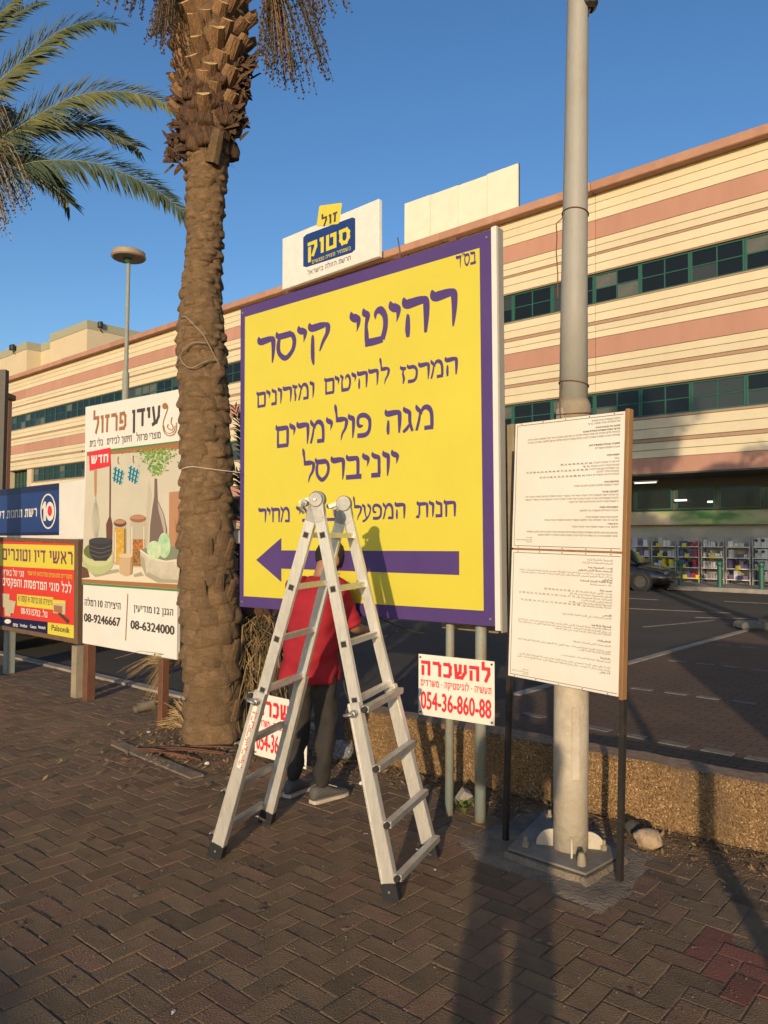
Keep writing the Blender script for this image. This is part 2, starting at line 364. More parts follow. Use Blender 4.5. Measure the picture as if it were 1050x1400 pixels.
for mi, mm in enumerate(('paver', 'paver2', 'paver3', 'paver4')):
    if rest[mi].v: tag(rest[mi].obj('paver_field', M[mm], pave), kind='stuff')

# kerb between pavement and car park on the left
kb = MB(); kn = Vector((-KD.y, KD.x, 0)); L0 = -6.0
i = 0
kt = thing('kerb', 'long pale stone kerb between the brick pavement and the car park', 'kerb', tuple(KA))
while L0 < 5.4:
    a = KD*L0; b = KD*(L0+.98); mbx = MB(); mbx.bar((a.x, a.y, -.02), (b.x, b.y, -.02), .12, .09); mbx.obj('kerb_stone', M['kerb'], kt); L0 += 1.0

# car park surface
lot = MB()
lp = [(-60, 8), (-5.2, 10.5), (-2.2, 8.2), (-.2, 6.0), (8, -3), (60, -3), (60, 75), (-60, 75)]
lot.add([(x, y, -.008) for x, y in lp], [tuple(range(len(lp)))])
mlot = mat('car_park_asphalt', (.036, .034, .029), .95, col2=(.06, .055, .045), scale=.4, bump=.3, bscale=160)
tag(lot.obj('car_park', mlot), kind='structure')
# brick-paved parking bays just behind the wall
bay = MB(); c0 = G(863, 906); c1 = G(1027, 860); cd = (c1-c0).normalized()
q = [c0-cd*4, c1+cd*4, Vector((14, 8, 0)), Vector((7, -2, 0)), Vector((2.6, 4.0, 0)), Vector((-.1, 6.1, 0))]
bay.add([(p.x, p.y, -.002) for p in q], [tuple(reversed(range(len(q))))])
mb_ = mat('bay_paving', (.115, .075, .045), .9, col2=(.15, .095, .058), scale=2, dirt=(.06, .05, .04), dscale=.8, damt=.6)
N = mb_.node_tree.nodes; L = mb_.node_tree.links; b_ = N['Principled BSDF']
bt = N.new('ShaderNodeTexBrick'); bt.inputs['Scale'].default_value = 1.0; bt.inputs['Brick Width'].default_value = .2; bt.inputs['Row Height'].default_value = .1; bt.inputs['Mortar Size'].default_value = .006
bt.inputs['Color1'].default_value = (.9, .9, .9, 1); bt.inputs['Color2'].default_value = (1.1, 1.0, .95, 1); bt.inputs['Mortar'].default_value = (.45, .4, .35, 1)
mp = N.new('ShaderNodeMapping'); tc = N.new('ShaderNodeTexCoord'); L.new(tc.outputs['Object'], mp.inputs[0]); mp.inputs['Rotation'].default_value = (0, 0, -rotp); L.new(mp.outputs[0], bt.inputs['Vector'])
mx = N.new('ShaderNodeMix'); mx.data_type = 'RGBA'; mx.blend_type = 'MULTIPLY'; mx.inputs[0].default_value = 1
src = b_.inputs['Base Color'].links[0].from_socket; L.new(src, mx.inputs[6]); L.new(bt.outputs[0], mx.inputs[7]); L.new(mx.outputs[2], b_.inputs['Base Color'])
bayo = tag(bay.obj('parking_bay_paving', mb_), kind='structure')
# white bay dashes (single white pavers in rows)
for row in ([(878, 942), (925, 948), (969, 954), (1018, 961)], [(730, 978), (817, 996), (866, 1006), (921, 1017), (981, 1028), (1042, 1039)], [(926, 904), (963, 908), (1000, 912), (1040, 917)], [(989, 882), (1023, 885)]):
    for i, (px, py) in enumerate(row):
        a = G(px, py); n_ = G(*row[i+1]) if i+1 < len(row) else a+(a-G(*row[i-1])); dd = (n_-a).normalized()*.115
        mbx = MB(); mbx.bar((a.x-dd.x, a.y-dd.y, 0), (a.x+dd.x, a.y+dd.y, 0), .10, .012); mbx.obj('white_paver', M['whitepaint'], bayo)
# flush kerb strip + far painted lines
ks = MB(); a = c0-cd*3; b = c1-cd*.2; ks.bar((a.x, a.y, 0), (b.x, b.y, 0), .10, .03); tag(ks.obj('kerb_strip', M['kerb']), kind='structure')
for (p, q2) in (((730, 826), (1000, 838)), ((880, 857), (975, 848)), ((950, 844), (1040, 846)), ((860, 818), (900, 820)), ((990, 822), (1050, 825))):
    a, b = G(*p), G(*q2); mbx = MB(); mbx.bar((a.x, a.y, -.001), (b.x, b.y, -.001), .06, .012); tag(mbx.obj('road_marking', M['whitepaint']), kind='structure')
# traffic island with a white kerb nose
isl = thing('traffic_island', 'raised dark traffic island with a white kerb nose at the right edge', 'traffic island', tuple(G(1022, 860)))
o0 = G(1022, 860)
def lp_(px, py): return G(px, py)-o0
mbx = MB(); q = [lp_(1030, 861), lp_(1045, 850), lp_(1180, 815), lp_(1300, 830), lp_(1120, 862)]
mbx.add([(p.x, p.y, .0) for p in q]+[(p.x, p.y, .13) for p in q], [(5, 6, 7, 8, 9)[::-1]]+[(i, (i+1) % 5, 5+(i+1) % 5, 5+i) for i in range(5)])
mbx.obj('island_top', M['asphalt'], isl)
mbx = MB(); p = lp_(1025, 861); mbx.bbox(p.x-.22, p.y-.2, 0, p.x+.22, p.y+.25, .16, .05); mbx.obj('kerb_nose', M['whitepaint'], isl)

# ---------------------------------------------------------------- low aggregate wall
wt = thing('low_wall', 'low brown pebble-aggregate wall along the back of the brick pavement', 'wall', (WA.x, WA.y, 0), math.atan2(WD.y, WD.x))
def wall_block(x0, x1, seed):
    n = max(4, int((x1-x0)/.06)); mb = MB(); sec = [(0, 0), (0, .27), (.012, .335), (.03, .352), (.22, .352), (.25, .33), (.26, 0)]
    vs = []
    for i in range(n+1):
        x = x0+(x1-x0)*i/n
        for j, (y, z) in enumerate(sec):
            q = .008*noise.noise(Vector((x*9, j*3.1, seed)))
            vs.append((x, -(y+q), z+q*(1 if 0 < j < 6 else 0)))
    m_ = len(sec); fs = []; 
    for i in range(n):
        for j in range(m_-1): fs.append((i*m_+j, i*m_+j+1, (i+1)*m_+j+1, (i+1)*m_+j))
    mb.add(vs, fs); mb.add([vs[k] for k in range(m_)], [tuple(range(m_))]); mb.add([vs[n*m_+k] for k in range(m_)], [tuple(reversed(range(m_)))]); return mb
sgn = 1 if (Matrix.Rotation(math.atan2(WD.y, WD.x), 3, 'Z') @ Vector((0, 1, 0))).dot(WN) < 0 else -1
x = -6.0
while x < 2.9:
    x1 = min(x+1.98, 2.9); mb = wall_block(x, x1, x)
    if sgn == 1: mb.v = [(a, -b, c) for a, b, c in mb.v]; mb.f = [tuple(reversed(f)) for f in mb.f]
    o = mb.obj('wall_block', [M['agg'], M['aggtop']], wt)
    for p in o.data.polygons:
        if p.normal.z > .75 or p.normal.z < -.75: p.material_index = 1
    x += 2.0

# dirt strips
def dirt_patch(name, poly, z, seed, label=None, sub=5):
    bm = bmesh.new(); vs = [bm.verts.new((p.x, p.y, z)) for p in poly]; bm.faces.new(vs)
    bmesh.ops.triangulate(bm, faces=bm.faces[:]); bmesh.ops.subdivide_edges(bm, edges=bm.edges[:], cuts=sub, use_grid_fill=True)
    for v in bm.verts:
        e = v.is_boundary; k = noise.noise(v.co*5+Vector((seed, 0, 0)))
        v.co.z += -.01 if e else .012*(k+.6)+.006*noise.noise(v.co*23)
        if e: v.co.x += .03*noise.noise(v.co*9); v.co.y += .03*noise.noise(v.co*9+Vector((5, 5, 5)))
    bmesh.ops.recalc_face_normals(bm, faces=bm.faces[:])
    mb = MB().bm(bm)
    if sum(1 for _ in mb.f) and True: pass
    return tag(mb.obj(name, M['dirt'], smooth=True), kind='structure')
dirt_patch('dirt_bed', pit, .004, 1)
dirt_patch('dirt_verge', [WA+WN*.0-WD*1.5, WA+WN*.5-WD*1.2, WA+WN*.48-WD*.1, WA+WN*.32+WD*.9, WA+WN*.22+WD*2.0, WA+WN*.3+WD*2.85, WA+WN*(-.3)+WD*3.6, WA+WD*2.9, WA+WD*1.2], -.004, 5)
# pit edging stone
pe = MB(); a, b, c = G(160, 1018), G(270, 1064), G(200, 1000)
pe.bar((a.x, a.y, -.01), (b.x, b.y, -.01), .10, .05); tag(pe.obj('pit_edging', M['conc']), 'worn concrete edging strip beside the palm pit on the brick pavement', 'edging')

# ---------------------------------------------------------------- litter
rr = random.Random(3)
def scatter(name, n, area, fn, m_, mbx=None):
    mb = MB()
    for i in range(n):
        for t in range(30):
            p = area(rr)
            if p is not None: break
        else: continue
        fn(mb, p, rr)
    return tag(mb.obj(name, m_), kind='stuff')
def leafbit(mb, p, r):
    a = r.uniform(0, 6.28); l = r.uniform(.012, .035); w_ = l*.35; d = Vector((math.cos(a), math.sin(a), r.uniform(-.2, .5))); s_ = Vector((-math.sin(a), math.cos(a), r.uniform(-.3, .3)))
    P = Vector((p[0], p[1], p[2] if len(p) > 2 else .012)); mb.add([P-d*l, P+s_*w_, P+d*l, P-s_*w_], [(0, 1, 2, 3)])
def grit(mb, p, r):
    s_ = r.uniform(.002, .0055); P = Vector((p[0], p[1], s_*.5+.002)); h = [Vector((r.uniform(-1, 1), r.uniform(-1, 1), r.uniform(-.4, 1)))*s_ for _ in range(4)]
    mb.add([P+q for q in h], [(0, 1, 2), (0, 2, 3), (0, 3, 1), (1, 3, 2)])
def near_tree(r):
    a = r.uniform(0, 6.28); d = r.gauss(0, .45); return (tree_c.x+math.cos(a)*d*1.2, tree_c.y+math.sin(a)*d-.25, .016)
def along_wall(r):
    s_ = r.uniform(-1.4, 3.4); d = abs(r.gauss(0, .22)); p = WA+WD*s_+WN*d; return (p.x, p.y, .014)
def anywhere(r):
    p = (r.uniform(-5, 3), r.uniform(1.8, 8), 0); return p if front(Vector(p)) else None
scatter('leaf_litter', 1500, near_tree, leafbit, M['drygrass'])
scatter('dry_leaf_litter', 900, along_wall, leafbit, M['drygrass'])
scatter('sandy_grit', 11000, anywhere, grit, M['conc'])
scatter('loose_grit', 5200, along_wall, grit, M['stone'])
def gum(mb, p, r):
    s_ = r.uniform(.006, .018); n = 9; mb.add([(p[0]+s_*math.cos(6.2832*k/n)*r.uniform(.8, 1.2), p[1]+s_*math.sin(6.2832*k/n)*r.uniform(.8, 1.2), .0065) for k in range(n)], [tuple(range(n))])
scatter('gum_spots', 140, anywhere, gum, M['conc']); scatter('dark_gum_spots', 80, anywhere, gum, M['woodbrown'])
for (px, py, s_, nm, lab, mm) in ((885, 1156, .068, 'stone', 'pale rounded stone at the foot of the aggregate wall', 'stone'), (865, 1138, .05, 'stone', 'small dark stone behind the pale rounded stone by the wall', 'asphalt'), (494, 1070, .016, 'stone', 'tiny white pebble on the paving between the ladder and the wall', 'white'), (283, 1043, .016, 'stone', 'tiny white pebble on the dirt under the palm trunk', 'white')):
    p = G(px, py+3); mb = MB(); mb.ball((0, 0, s_*.7), s_*1.1, s_*.85, s_*.8, nz=.35, n=14, seed=px); o = mb.obj(nm, M[mm], smooth=True, loc=(p.x, p.y, 0), rot=(0, 0, px)); tag(o, lab, 'stone')
for (px, py, lab) in ((203, 1002, 'flattened silver wrapper lying near the palm pit edging'), (237, 1385, 'small white scrap on the dark paving at the lower left'), (500, 1141, 'white scrap on the paving between the ladder feet'), (595, 1190, 'pale scrap beside the right rear ladder foot')):
    p = G(px, py); mb = MB(); mb.add([(-.03, -.008, .008), (.0, -.015, .012), (.035, .004, .007), (.005, .014, .014), (-.02, .012, .006)], [(0, 1, 2, 3, 4)]); s_ = .5 if px != 203 else 1.1
    o = mb.obj('paper_scrap', M['white'], loc=(p.x, p.y, 0), rot=(0, 0, px)); o.scale = (s_, s_, s_); tag(o, lab, 'litter')
# crumpled plastic bag heap behind the worker
p = G(462, 1035); pb = MB()
bm = bmesh.new(); bmesh.ops.create_icosphere(bm, subdivisions=4, radius=1)
for v in bm.verts:
    k = 1+.35*abs(noise.noise(v.co*3))+.2*noise.noise(v.co*8); v.co = Vector((v.co.x*.11*k, v.co.y*.08*k, max(0, v.co.z*.07*k+.045)))
pb.bm(bm); mbag = mat('plastic_bag', (.35, .37, .40), .3, col2=(.18, .19, .2), scale=20)
tag(pb.obj('plastic_bag', mbag, loc=(p.x, p.y, 0)), 'crumpled grey plastic bag by the low wall behind the worker', 'plastic bag')
# cardboard tube
p = G(186, 975); tb = MB(); a = Vector((0, 0, .045)); b = Vector((.10, .16, .045))
tb.tube([a, b], .043, 16, cap=False); tb.tube([b, a], .032, 16, cap=False); tag(tb.obj('cardboard_tube', M['creampost'], loc=(p.x, p.y, 0)), 'short open cardboard tube lying on the paving behind the tilted poster legs', 'tube')
# weeds
def weed(px, py, n, h, lab):
    p = G(px, py); mb = MB(); r = random.Random(px)
    for i in range(n):
        a = r.uniform(0, 6.28); hh = h*r.uniform(.5, 1); d = Vector((math.cos(a), math.sin(a), 0))
        c = Vector((0, 0, 0))+d*.01; q = c+d*hh*.3+Vector((0, 0, hh*.6)); t = c+d*hh*.75+Vector((0, 0, hh*.8)); s_ = Vector((-d.y, d.x, 0))*hh*.12
        mb.add([c, q-s_, t, q+s_], [(0, 1, 2, 3)])
    t = thing('weed', lab, 'plant', (p.x, p.y, 0)); mw = mat('weed_leaf', (.10, .13, .03), .6, rand=.3); tag(mb.obj('leaves', mw, t), kind='stuff')
weed(634, 1112, 40, .12, 'small green weed growing between the two pale blue posts')
weed(826, 1075, 30, .12, 'thin green weed against the wall just behind the big pole')
b3 = MB(); p = G(627, 1105); b3.bbox(-.035, -.03, 0, .035, .03, .10, .006); o = tag(b3.obj('broken_tile', M['kerb'], loc=(p.x, p.y, .02), rot=(.3, .5, .4)), 'pale broken tile piece leaning by the weed between the blue posts', 'tile')
# ================================================================ MAIN BUILDING
B0 = Vector((11.526, 28.498, 0))            # a point on the front; local x to the right along the front, local y = into the building
bld = thing('commercial_building', 'long three-storey commercial building in cream and terracotta bands with green window strips', 'building', tuple(B0), YAW)
XL, XR = -63.5, 14.0                        # local x extents
JX = [XL]
x = -3.96
while x > XL+4: JX.insert(1, x); x -= 7.84
JX = sorted(set(JX)); x = -3.96+7.84
while x < XR: JX.append(x); x += 7.84
JX.append(XR)
bodyz = [(11.0, 16.3), (6.0, 11.4), (4.33, 6.55)]
XG = -57.2                                  # left of this the lower front opens between columns
core = MB()
core.box(XL+.1, .12, 12.72, XR, 22, 16.2); core.box(XL+.1, .12, 7.75, XR, 22, 11.44)
core.box(XG, .12, 4.36, XR, 22, 6.55); core.box(XL+.1, .9, 4.36, XG, 22, 7.75); core.box(XL+.1, .9, 0, -45, 22, 4.36)
core.box(XL+.1, .45, 11.44, XR, 22, 12.72); core.box(XG, .45, 6.55, XR, 22, 7.75)
core.obj('wall', M['groove'], bld)
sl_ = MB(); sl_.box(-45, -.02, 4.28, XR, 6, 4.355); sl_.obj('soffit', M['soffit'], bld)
cop = MB()
for a, b in zip(JX[:-1], JX[1:]):
    mb = MB(); mb.bbox(0, -.45, 0, b-a-.02, 1.0, .37, .03); mb.obj('coping', M['coping'], bld, loc=(a, 0, 16.0))
def courses(z0, z1, n): h = (z1-z0)/n; return [(z0+i*h, z0+(i+1)*h) for i in range(n)]
cream = courses(14.93, 16.01, 3)+courses(13.57, 14.15, 2)+courses(12.76, 13.47, 2)+courses(10.71, 11.39, 2)+courses(10.02, 10.57, 2)+courses(8.63, 9.23, 2)+courses(7.79, 8.49, 2)
cream_lo = courses(5.69, 6.46, 2)+courses(4.94, 5.54, 2)
red = [(14.15, 14.93), (9.23, 10.02)]; red_lo = [(4.33, 4.94)]
thin = [(13.47, 13.57), (12.70, 12.76), (11.39, 11.46), (10.57, 10.71), (8.49, 8.63), (7.73, 7.79)]; thin_lo = [(6.46, 6.57), (5.54, 5.69)]
cache = {}
def panel(name, a, b, z0, z1, m_, th=.12, gap=.02, yo=0.0):
    key = (name, round(b-a, 2), round(z1-z0, 3), th)
    if key not in cache:
        mb = MB(); mb.bbox(gap/2, 0, .009, b-a-gap/2, th, z1-z0-.009, .009); cache[key] = mb.mesh(name, [m_])
    return link(name, cache[key], bld, (a, yo, z0))
for a, b in zip(JX[:-1], JX[1:]):
    for z0, z1 in cream: panel('cladding_panel', a, b, z0, z1, M['cream'])
    for z0, z1 in red: panel('terracotta_panel', a, b, z0, z1, M['red'])
    if b > XG+1:
        aa = max(a, XG)
        for z0, z1 in cream_lo: panel('cladding_panel', aa, b, z0, z1, M['cream'])
        for z0, z1 in red_lo: panel('terracotta_panel', aa, b, z0, z1, M['red'], yo=-.03)
for z0, z1 in thin: panel('string_course', XL, XR, z0, z1, M['stripe'], yo=.008)
for z0, z1 in thin_lo: panel('string_course', XG, XR, z0, z1, M['stripe'], yo=.008)
# end wall of the building (left return)
mb = MB(); mb.box(XL, .12, 0, XL+.1, 22, 16.0); mb.obj('end_wall', M['cream'], bld)
# windows: units 1.96 m wide, 2 x 2 lights
def frame_mesh(W, H):
    mb = MB(); t = .07; d = .09
    mb.box(0, 0, 0, t, d, H); mb.box(W-t, 0, 0, W, d, H); mb.box(t, 0, 0, W-t, d, t*.8); mb.box(t, 0, H-t*.8, W-t, d, H)
    mb.box(W/2-.022, .01, t*.8, W/2+.022, d-.01, H-t*.8); 
    mb.box(t, .012, H*.5-.02, W/2-.024, d-.012, H*.5+.02); mb.box(W/2+.024, .012, H*.5-.02, W-t, d-.012, H*.5+.02)
    return mb.mesh('window', [M['green']])
WW = 1.96; rw = random.Random(11)
def pane_mesh(w_, h_, m_):
    mb = MB(); mb.box(0, 0, 0, w_, .01, h_); return mb.mesh('pane', [m_])
for z0, z1 in ((11.46, 12.70), (6.57, 7.73)):
    H = z1-z0; fm = frame_mesh(WW-.012, H-.012)
    pms = [pane_mesh(WW/2-.06, H/2-.06, M[k]) for k in ('glassd', 'glassb', 'glassc')]
    x = -3.96-.09+.0; k0 = math.floor((XL+1-x)/WW)
    k = k0; prev = 0
    while x+k*WW < XR-2:
        xx = x+k*WW
        if not (z0 < 7 and xx < XG) and xx > XL+.3:
            o = link('window', fm, bld, (xx, .10, z0+.006))
            run = rw.random()
            base = 0
            if z0 > 9: base = 1 if (xx > 1.8 and run < .8) or run < .12 else 0
            else: base = 0 if run < .85 else 2
            for cx in (0, 1):
                for cz in (0, 1):
                    kk = base if rw.random() < .72 else rw.choice((1, 2, 2, 0))
                    link('pane', pms[kk], o, (.055+cx*(WW/2-.03)-.0, .04, .05+cz*(H/2-.02)))
        k += 1
# left end: columns and tall recessed glazing
def col_(x0, x1, z0, z1, y0=-.0, y1=.8, m_='creamplain', nm='column'):
    mb = MB(); mb.bbox(0, 0, 0, x1-x0, y1-y0, z1-z0, .02); return mb.obj(nm, M[m_], bld, loc=(x0, y0, z0))
col_(XL+.3, XL+1.6, 0, 7.7); col_(XG-.9, XG-.02, 0, 7.7)
tg = MB(); x0, x1 = XL+1.6, XG-.9
for i in range(6): xx = x0+(x1-x0)*i/5; tg.box(xx-.04, .5, 0, xx+.04, .6, 7.7)
for z in (1.2, 2.6, 4.0, 5.3, 6.5): tg.box(x0+.04, .51, z-.035, x1-.04, .59, z+.035)
tgo = tg.obj('tall_window', M['green'], bld); pn = MB(); pn.box(x0, .6, 0, x1, .62, 7.7); pn.obj('pane', M['glassc'], tgo)
# lower wall on the left (mostly behind the signs)
col_(XG, -45, .0, 4.34, .3, .9, 'creamplain', 'lower_wall')
# roof plant rooms behind the parapet on the left
def roomp(px0, px1, ptop, back, z0=15.5):
    pass
def on_front(px, py, off=0.0):          # photo pixel on a plane parallel to the front, off metres behind it
    v = ray(px, py); n = -SN; P = B0+n*off; t = (P-_C).dot(n)/v.dot(n); q = _C+v*t
    loc = q-B0; return loc.dot(-SD), q.z
rooms = [(-60, 37, 485, 467, 3.0), (51, 69, 470, 466, 4.4), (69, 119.5, 452, 437.5, 4.0)]
for (pa, pb, ya, yb, off) in rooms:
    xa, za = on_front(pa, ya, off); xb, zb = on_front(pb, yb, off); z = zb
    mb = MB(); mb.box(xa, off, 15.8, xb, off+9, z-.75); mb.obj('plant_room', M['creamplain'], bld)
    mb = MB(); mb.box(xa-.05, off-.05, z-.75, xb+.05, off+9.05, z); mb.obj('plant_room_trim', M['greytrim'], bld)
    if pb != 69:
        pf = 14 if pb == 37 else 128; 
        fx = xb-2.6 if pb == 37 else xb+.1; fy = off-.3 if pb == 37 else off+1.2
        t = thing('floodlight', 'small dark floodlight on the %s' % ('lower grey-topped roof block at the far left' if pb == 37 else 'corner of the taller grey-topped roof block'), 'floodlight', tuple(B0+(-SD)*fx+(-SN)*fy+Vector((0, 0, z-.5))), YAW)
        f = MB(); f.bbox(-.35, -.25, 0, .35, .1, .55, .05); f.obj('lamp_housing', M['blackmetal'], t); f = MB(); f.tube([(0, .0, -.1), (0, .15, -.35)], .05, 8); f.obj('bracket', M['blackmetal'], t)

# ---- ground floor shop front under the overhang
SO = 2.2                                     # set back
def sf(px, py): return on_front(px, py, SO)
zt, zb = sf(1050, 661)[1], sf(1050, 695)[1]
dk = MB(); dk.box(-45, SO+.1, 0, XR, SO+.3, 4.28); dk.obj('shopfront_wall', M['storewhite'], bld)
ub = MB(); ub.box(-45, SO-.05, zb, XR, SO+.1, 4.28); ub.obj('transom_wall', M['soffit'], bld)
x = -44.0
while x < XR-1.7:
    mb = MB(); W = 1.55; H = zt-zb-.05
    mb.box(0, 0, 0, .07, .05, H); mb.box(W-.07, 0, 0, W, .05, H); mb.box(.07, 0, 0, W-.07, .05, .06); mb.box(.07, 0, H-.06, W-.07, .05, H)
    if x > -8:
        o = mb.obj('transom_window', M['green'], bld, loc=(x, SO-.11, zb+.02)); pn = MB(); pn.box(.07, .02, .06, W-.07, .03, H-.06); pn.obj('pane', M['glassd'], o)
    x += 1.7
# printed fascia band with blurred produce pictures
z0, z1 = sf(1050, 717)[1], sf(1050, 697)[1]
fm_ = bpy.data.materials.new('fascia_print'); fm_.use_nodes = True; N = fm_.node_tree.nodes; L = fm_.node_tree.links
tc = N.new('ShaderNodeTexCoord'); mp = N.new('ShaderNodeMapping'); mp.inputs['Scale'].default_value = (.35, 1, 1.2); L.new(tc.outputs['Object'], mp.inputs[0])
t = N.new('ShaderNodeTexNoise'); t.inputs['Scale'].default_value = 1.3; t.inputs['Detail'].default_value = 3; L.new(mp.outputs[0], t.inputs['Vector'])
r = N.new('ShaderNodeValToRGB'); e = r.color_ramp.elements; e[0].position = .30; e[0].color = (.08, .20, .06, 1); e[1].position = .75; e[1].color = (.50, .16, .07, 1)
for p_, c_ in ((.42, (.33, .38, .18)), (.5, (.42, .38, .28)), (.6, (.45, .34, .22)), (.68, (.5, .4, .3))):
    k = e.new(p_); k.color = (*c_, 1)
sx3 = N.new('ShaderNodeSeparateXYZ'); L.new(tc.outputs['Object'], sx3.inputs[0]); mr3 = N.new('ShaderNodeMapRange'); mr3.inputs[1].default_value = -4; mr3.inputs[2].default_value = 4; mr3.inputs[3].default_value = .12; mr3.inputs[4].default_value = -.16; L.new(sx3.outputs[0], mr3.inputs[0])
ad3 = N.new('ShaderNodeMath'); ad3.operation = 'ADD'; L.new(t.outputs[0], ad3.inputs[0]); L.new(mr3.outputs[0], ad3.inputs[1]); L.new(ad3.outputs[0], r.inputs[0]); L.new(r.outputs[0], N['Principled BSDF'].inputs['Base Color'])
fa = MB(); fa.bbox(-44, SO-.25, z0, XR, SO-.12, z1, .02); fa.obj('printed_fascia', fm_, bld)
# columns of the arcade
for x in (-38, -30.2, -22.4, -14.6):
    col_(x, x+.5, 0, 4.28, .3, .8)
# raised walkway in front of the shop
kb_ = MB(); kb_.bbox(-45, -1.6, -.03, XR, SO+.1, .14, .03); o = kb_.obj('shop_walkway', M['kerb'], loc=tuple(B0), rot=(0, 0, YAW)); tag(o, kind='structure')
# fluorescent fitting on the soffit
for (pa, pb, py) in ((866, 899, 657),):
    xa, _ = on_front(pa, py, 1.0); xb, _ = on_front(pb, py, 1.0); q = B0-SD*xa-SN*1.0
    t = thing('ceiling_light', 'lit fluorescent tube fitting under the dark overhang above the shop', 'light', (q.x, q.y, 4.05), YAW)
    mb = MB(); mb.bbox(0, -.07, .05, xb-xa, .07, .11, .01); mb.obj('fitting', M['white'], t); mb = MB(); mb.tube([(.05, 0, .02), (xb-xa-.05, 0, .02)], .025, 8); mb.obj('tube', M['tube'], t)
for i_, (px, py, s_) in enumerate(((931, 684, .24), (971, 686, .10))):
    xa, za = on_front(px, py, SO-.3); q = B0-SD*xa-SN*(SO-.32)
    mb = MB(); mb.bbox(-s_, -.03, -.035, s_, .03, .035, .01); o = mb.obj('wall_light', M['tube'], loc=(q.x, q.y, za), rot=(0, 0, YAW)); tag(o, ('wider' if i_ == 0 else 'smaller')+' lit lamp in front of the dark transom windows of the shop', 'light')

# ---- goods racks along the shop wall
gm = [mat('pack_'+n_, c_, .5, rand=.2) for n_, c_ in (('white', (.55, .54, .5)), ('blue', (.07, .09, .2)), ('crimson', (.4, .03, .06)), ('yellow', (.6, .5, .03)), ('violet', (.14, .10, .2)), ('lilac', (.42, .38, .42)), ('green', (.08, .25, .08)), ('black', (.03, .03, .04)))]
fx = [on_front(p, 740, SO-.9)[0] for p in (862, 890, 926, 958, 992, 1028, 1064, 1100)]
RL = ['plain goods rack of pale packets half hidden by the dark car', 'goods rack with yellow price cards and orange packs', 'goods rack of blue and crimson packs with yellow cards', 'goods rack of small white bottles with a red topper', 'goods rack of violet packs and white boxes', 'goods rack stacked with white paper roll packs at the picture edge', 'goods rack of pale packs beyond the picture edge']
pal = [(0, 5, 4), (3, 0, 0, 7, 0), (1, 2, 7, 4, 2), (0, 0, 5, 0), (4, 0, 5, 0, 4), (0, 0), (0, 5)]
zlev = [on_front(958, y_, SO-.9)[1] for y_ in (790.5, 776, 761.5, 747)]; ztop = on_front(958, 734, SO-.9)[1]
rg = random.Random(5)
for i in range(7):
    xa, xb = fx[i], fx[i+1]; W = xb-xa-.06; q = B0-SD*xa-SN*(SO-.9)
    t = thing('goods_rack', RL[i], 'shelf rack', (q.x, q.y, .14), YAW, 'goods racks along the shop front')
    for sx in (.0, W-.04):
        mb = MB(); mb.box(sx, 0, 0, sx+.04, .04, ztop-.14); mb.obj('upright', M['galv'], t)
        mb = MB(); mb.box(sx, .56, 0, sx+.04, .6, ztop-.14); mb.obj('upright', M['galv'], t)
    gd = MB()
    for j, z in enumerate(zlev):
        zz = z-.14; mb = MB(); mb.box(.04, 0, zz-.03, W-.04, .6, zz); mb.obj('shelf', M['white'], t)
        x = .06; hmax = .34
        while x < W-.12:
            if i == 5: w_ = .24; h = .33; c = 0
            elif i == 3: w_ = .09; h = rg.uniform(.14, .26); c = rg.choice((0, 0, 5, 0))
            else: w_ = rg.uniform(.12, .24); h = rg.uniform(.12, hmax); c = rg.choice(pal[i])
            if i == 2: c = (1 if x < W*.5 else 2) if j != 3 or True else 3
            if rg.random() < .9: gd.bbox(x, .03+rg.uniform(0, .08), zz+.002, min(x+w_-.015, W-.06), .5, zz+h, .015, c)
            x += w_
        if i in (1, 2) or rg.random() < .3:
            xx = rg.uniform(.15, W-.5)
            for _ in range(1 if j else 2):
                gd.box(xx, -.03, zz-.04, xx+.17, -.01, zz+.12, 3); xx += .5
    if i == 5:
        for j in range(4):
            for k in range(5): gd.tube([(.14+.24*k, .02, zlev[j]-.14+.24), (.14+.24*k, .028, zlev[j]-.14+.24)], .06, 10, 7)
    tag(gd.obj('goods', gm, t), kind='stuff')
    mb = MB(); mb.box(.04, .61, 0, W-.04, .63, ztop-.2); mb.obj('back_panel', M['storewhite'], t)
for i, px in enumerate((930, 984, 1041)):
    xa, _ = on_front(px, 790, -1.2); q = B0-SD*xa-SN*(-1.2)
    t = thing('bollard', ('first green bollard just right of the parked car', 'green bollard in front of the white bottle rack', 'green bollard in front of the paper roll packs')[i], 'bollard', (q.x, q.y, .14), 0, 'green bollards along the shop walkway')
    mb = MB(); mb.tube([(0, 0, 0), (0, 0, .72)], .085, 12); mb.obj('post', M['green'], t); mb = MB(); mb.ball((0, 0, .80), .12, .12, .12, n=10); mb.obj('cap', M['green'], t)

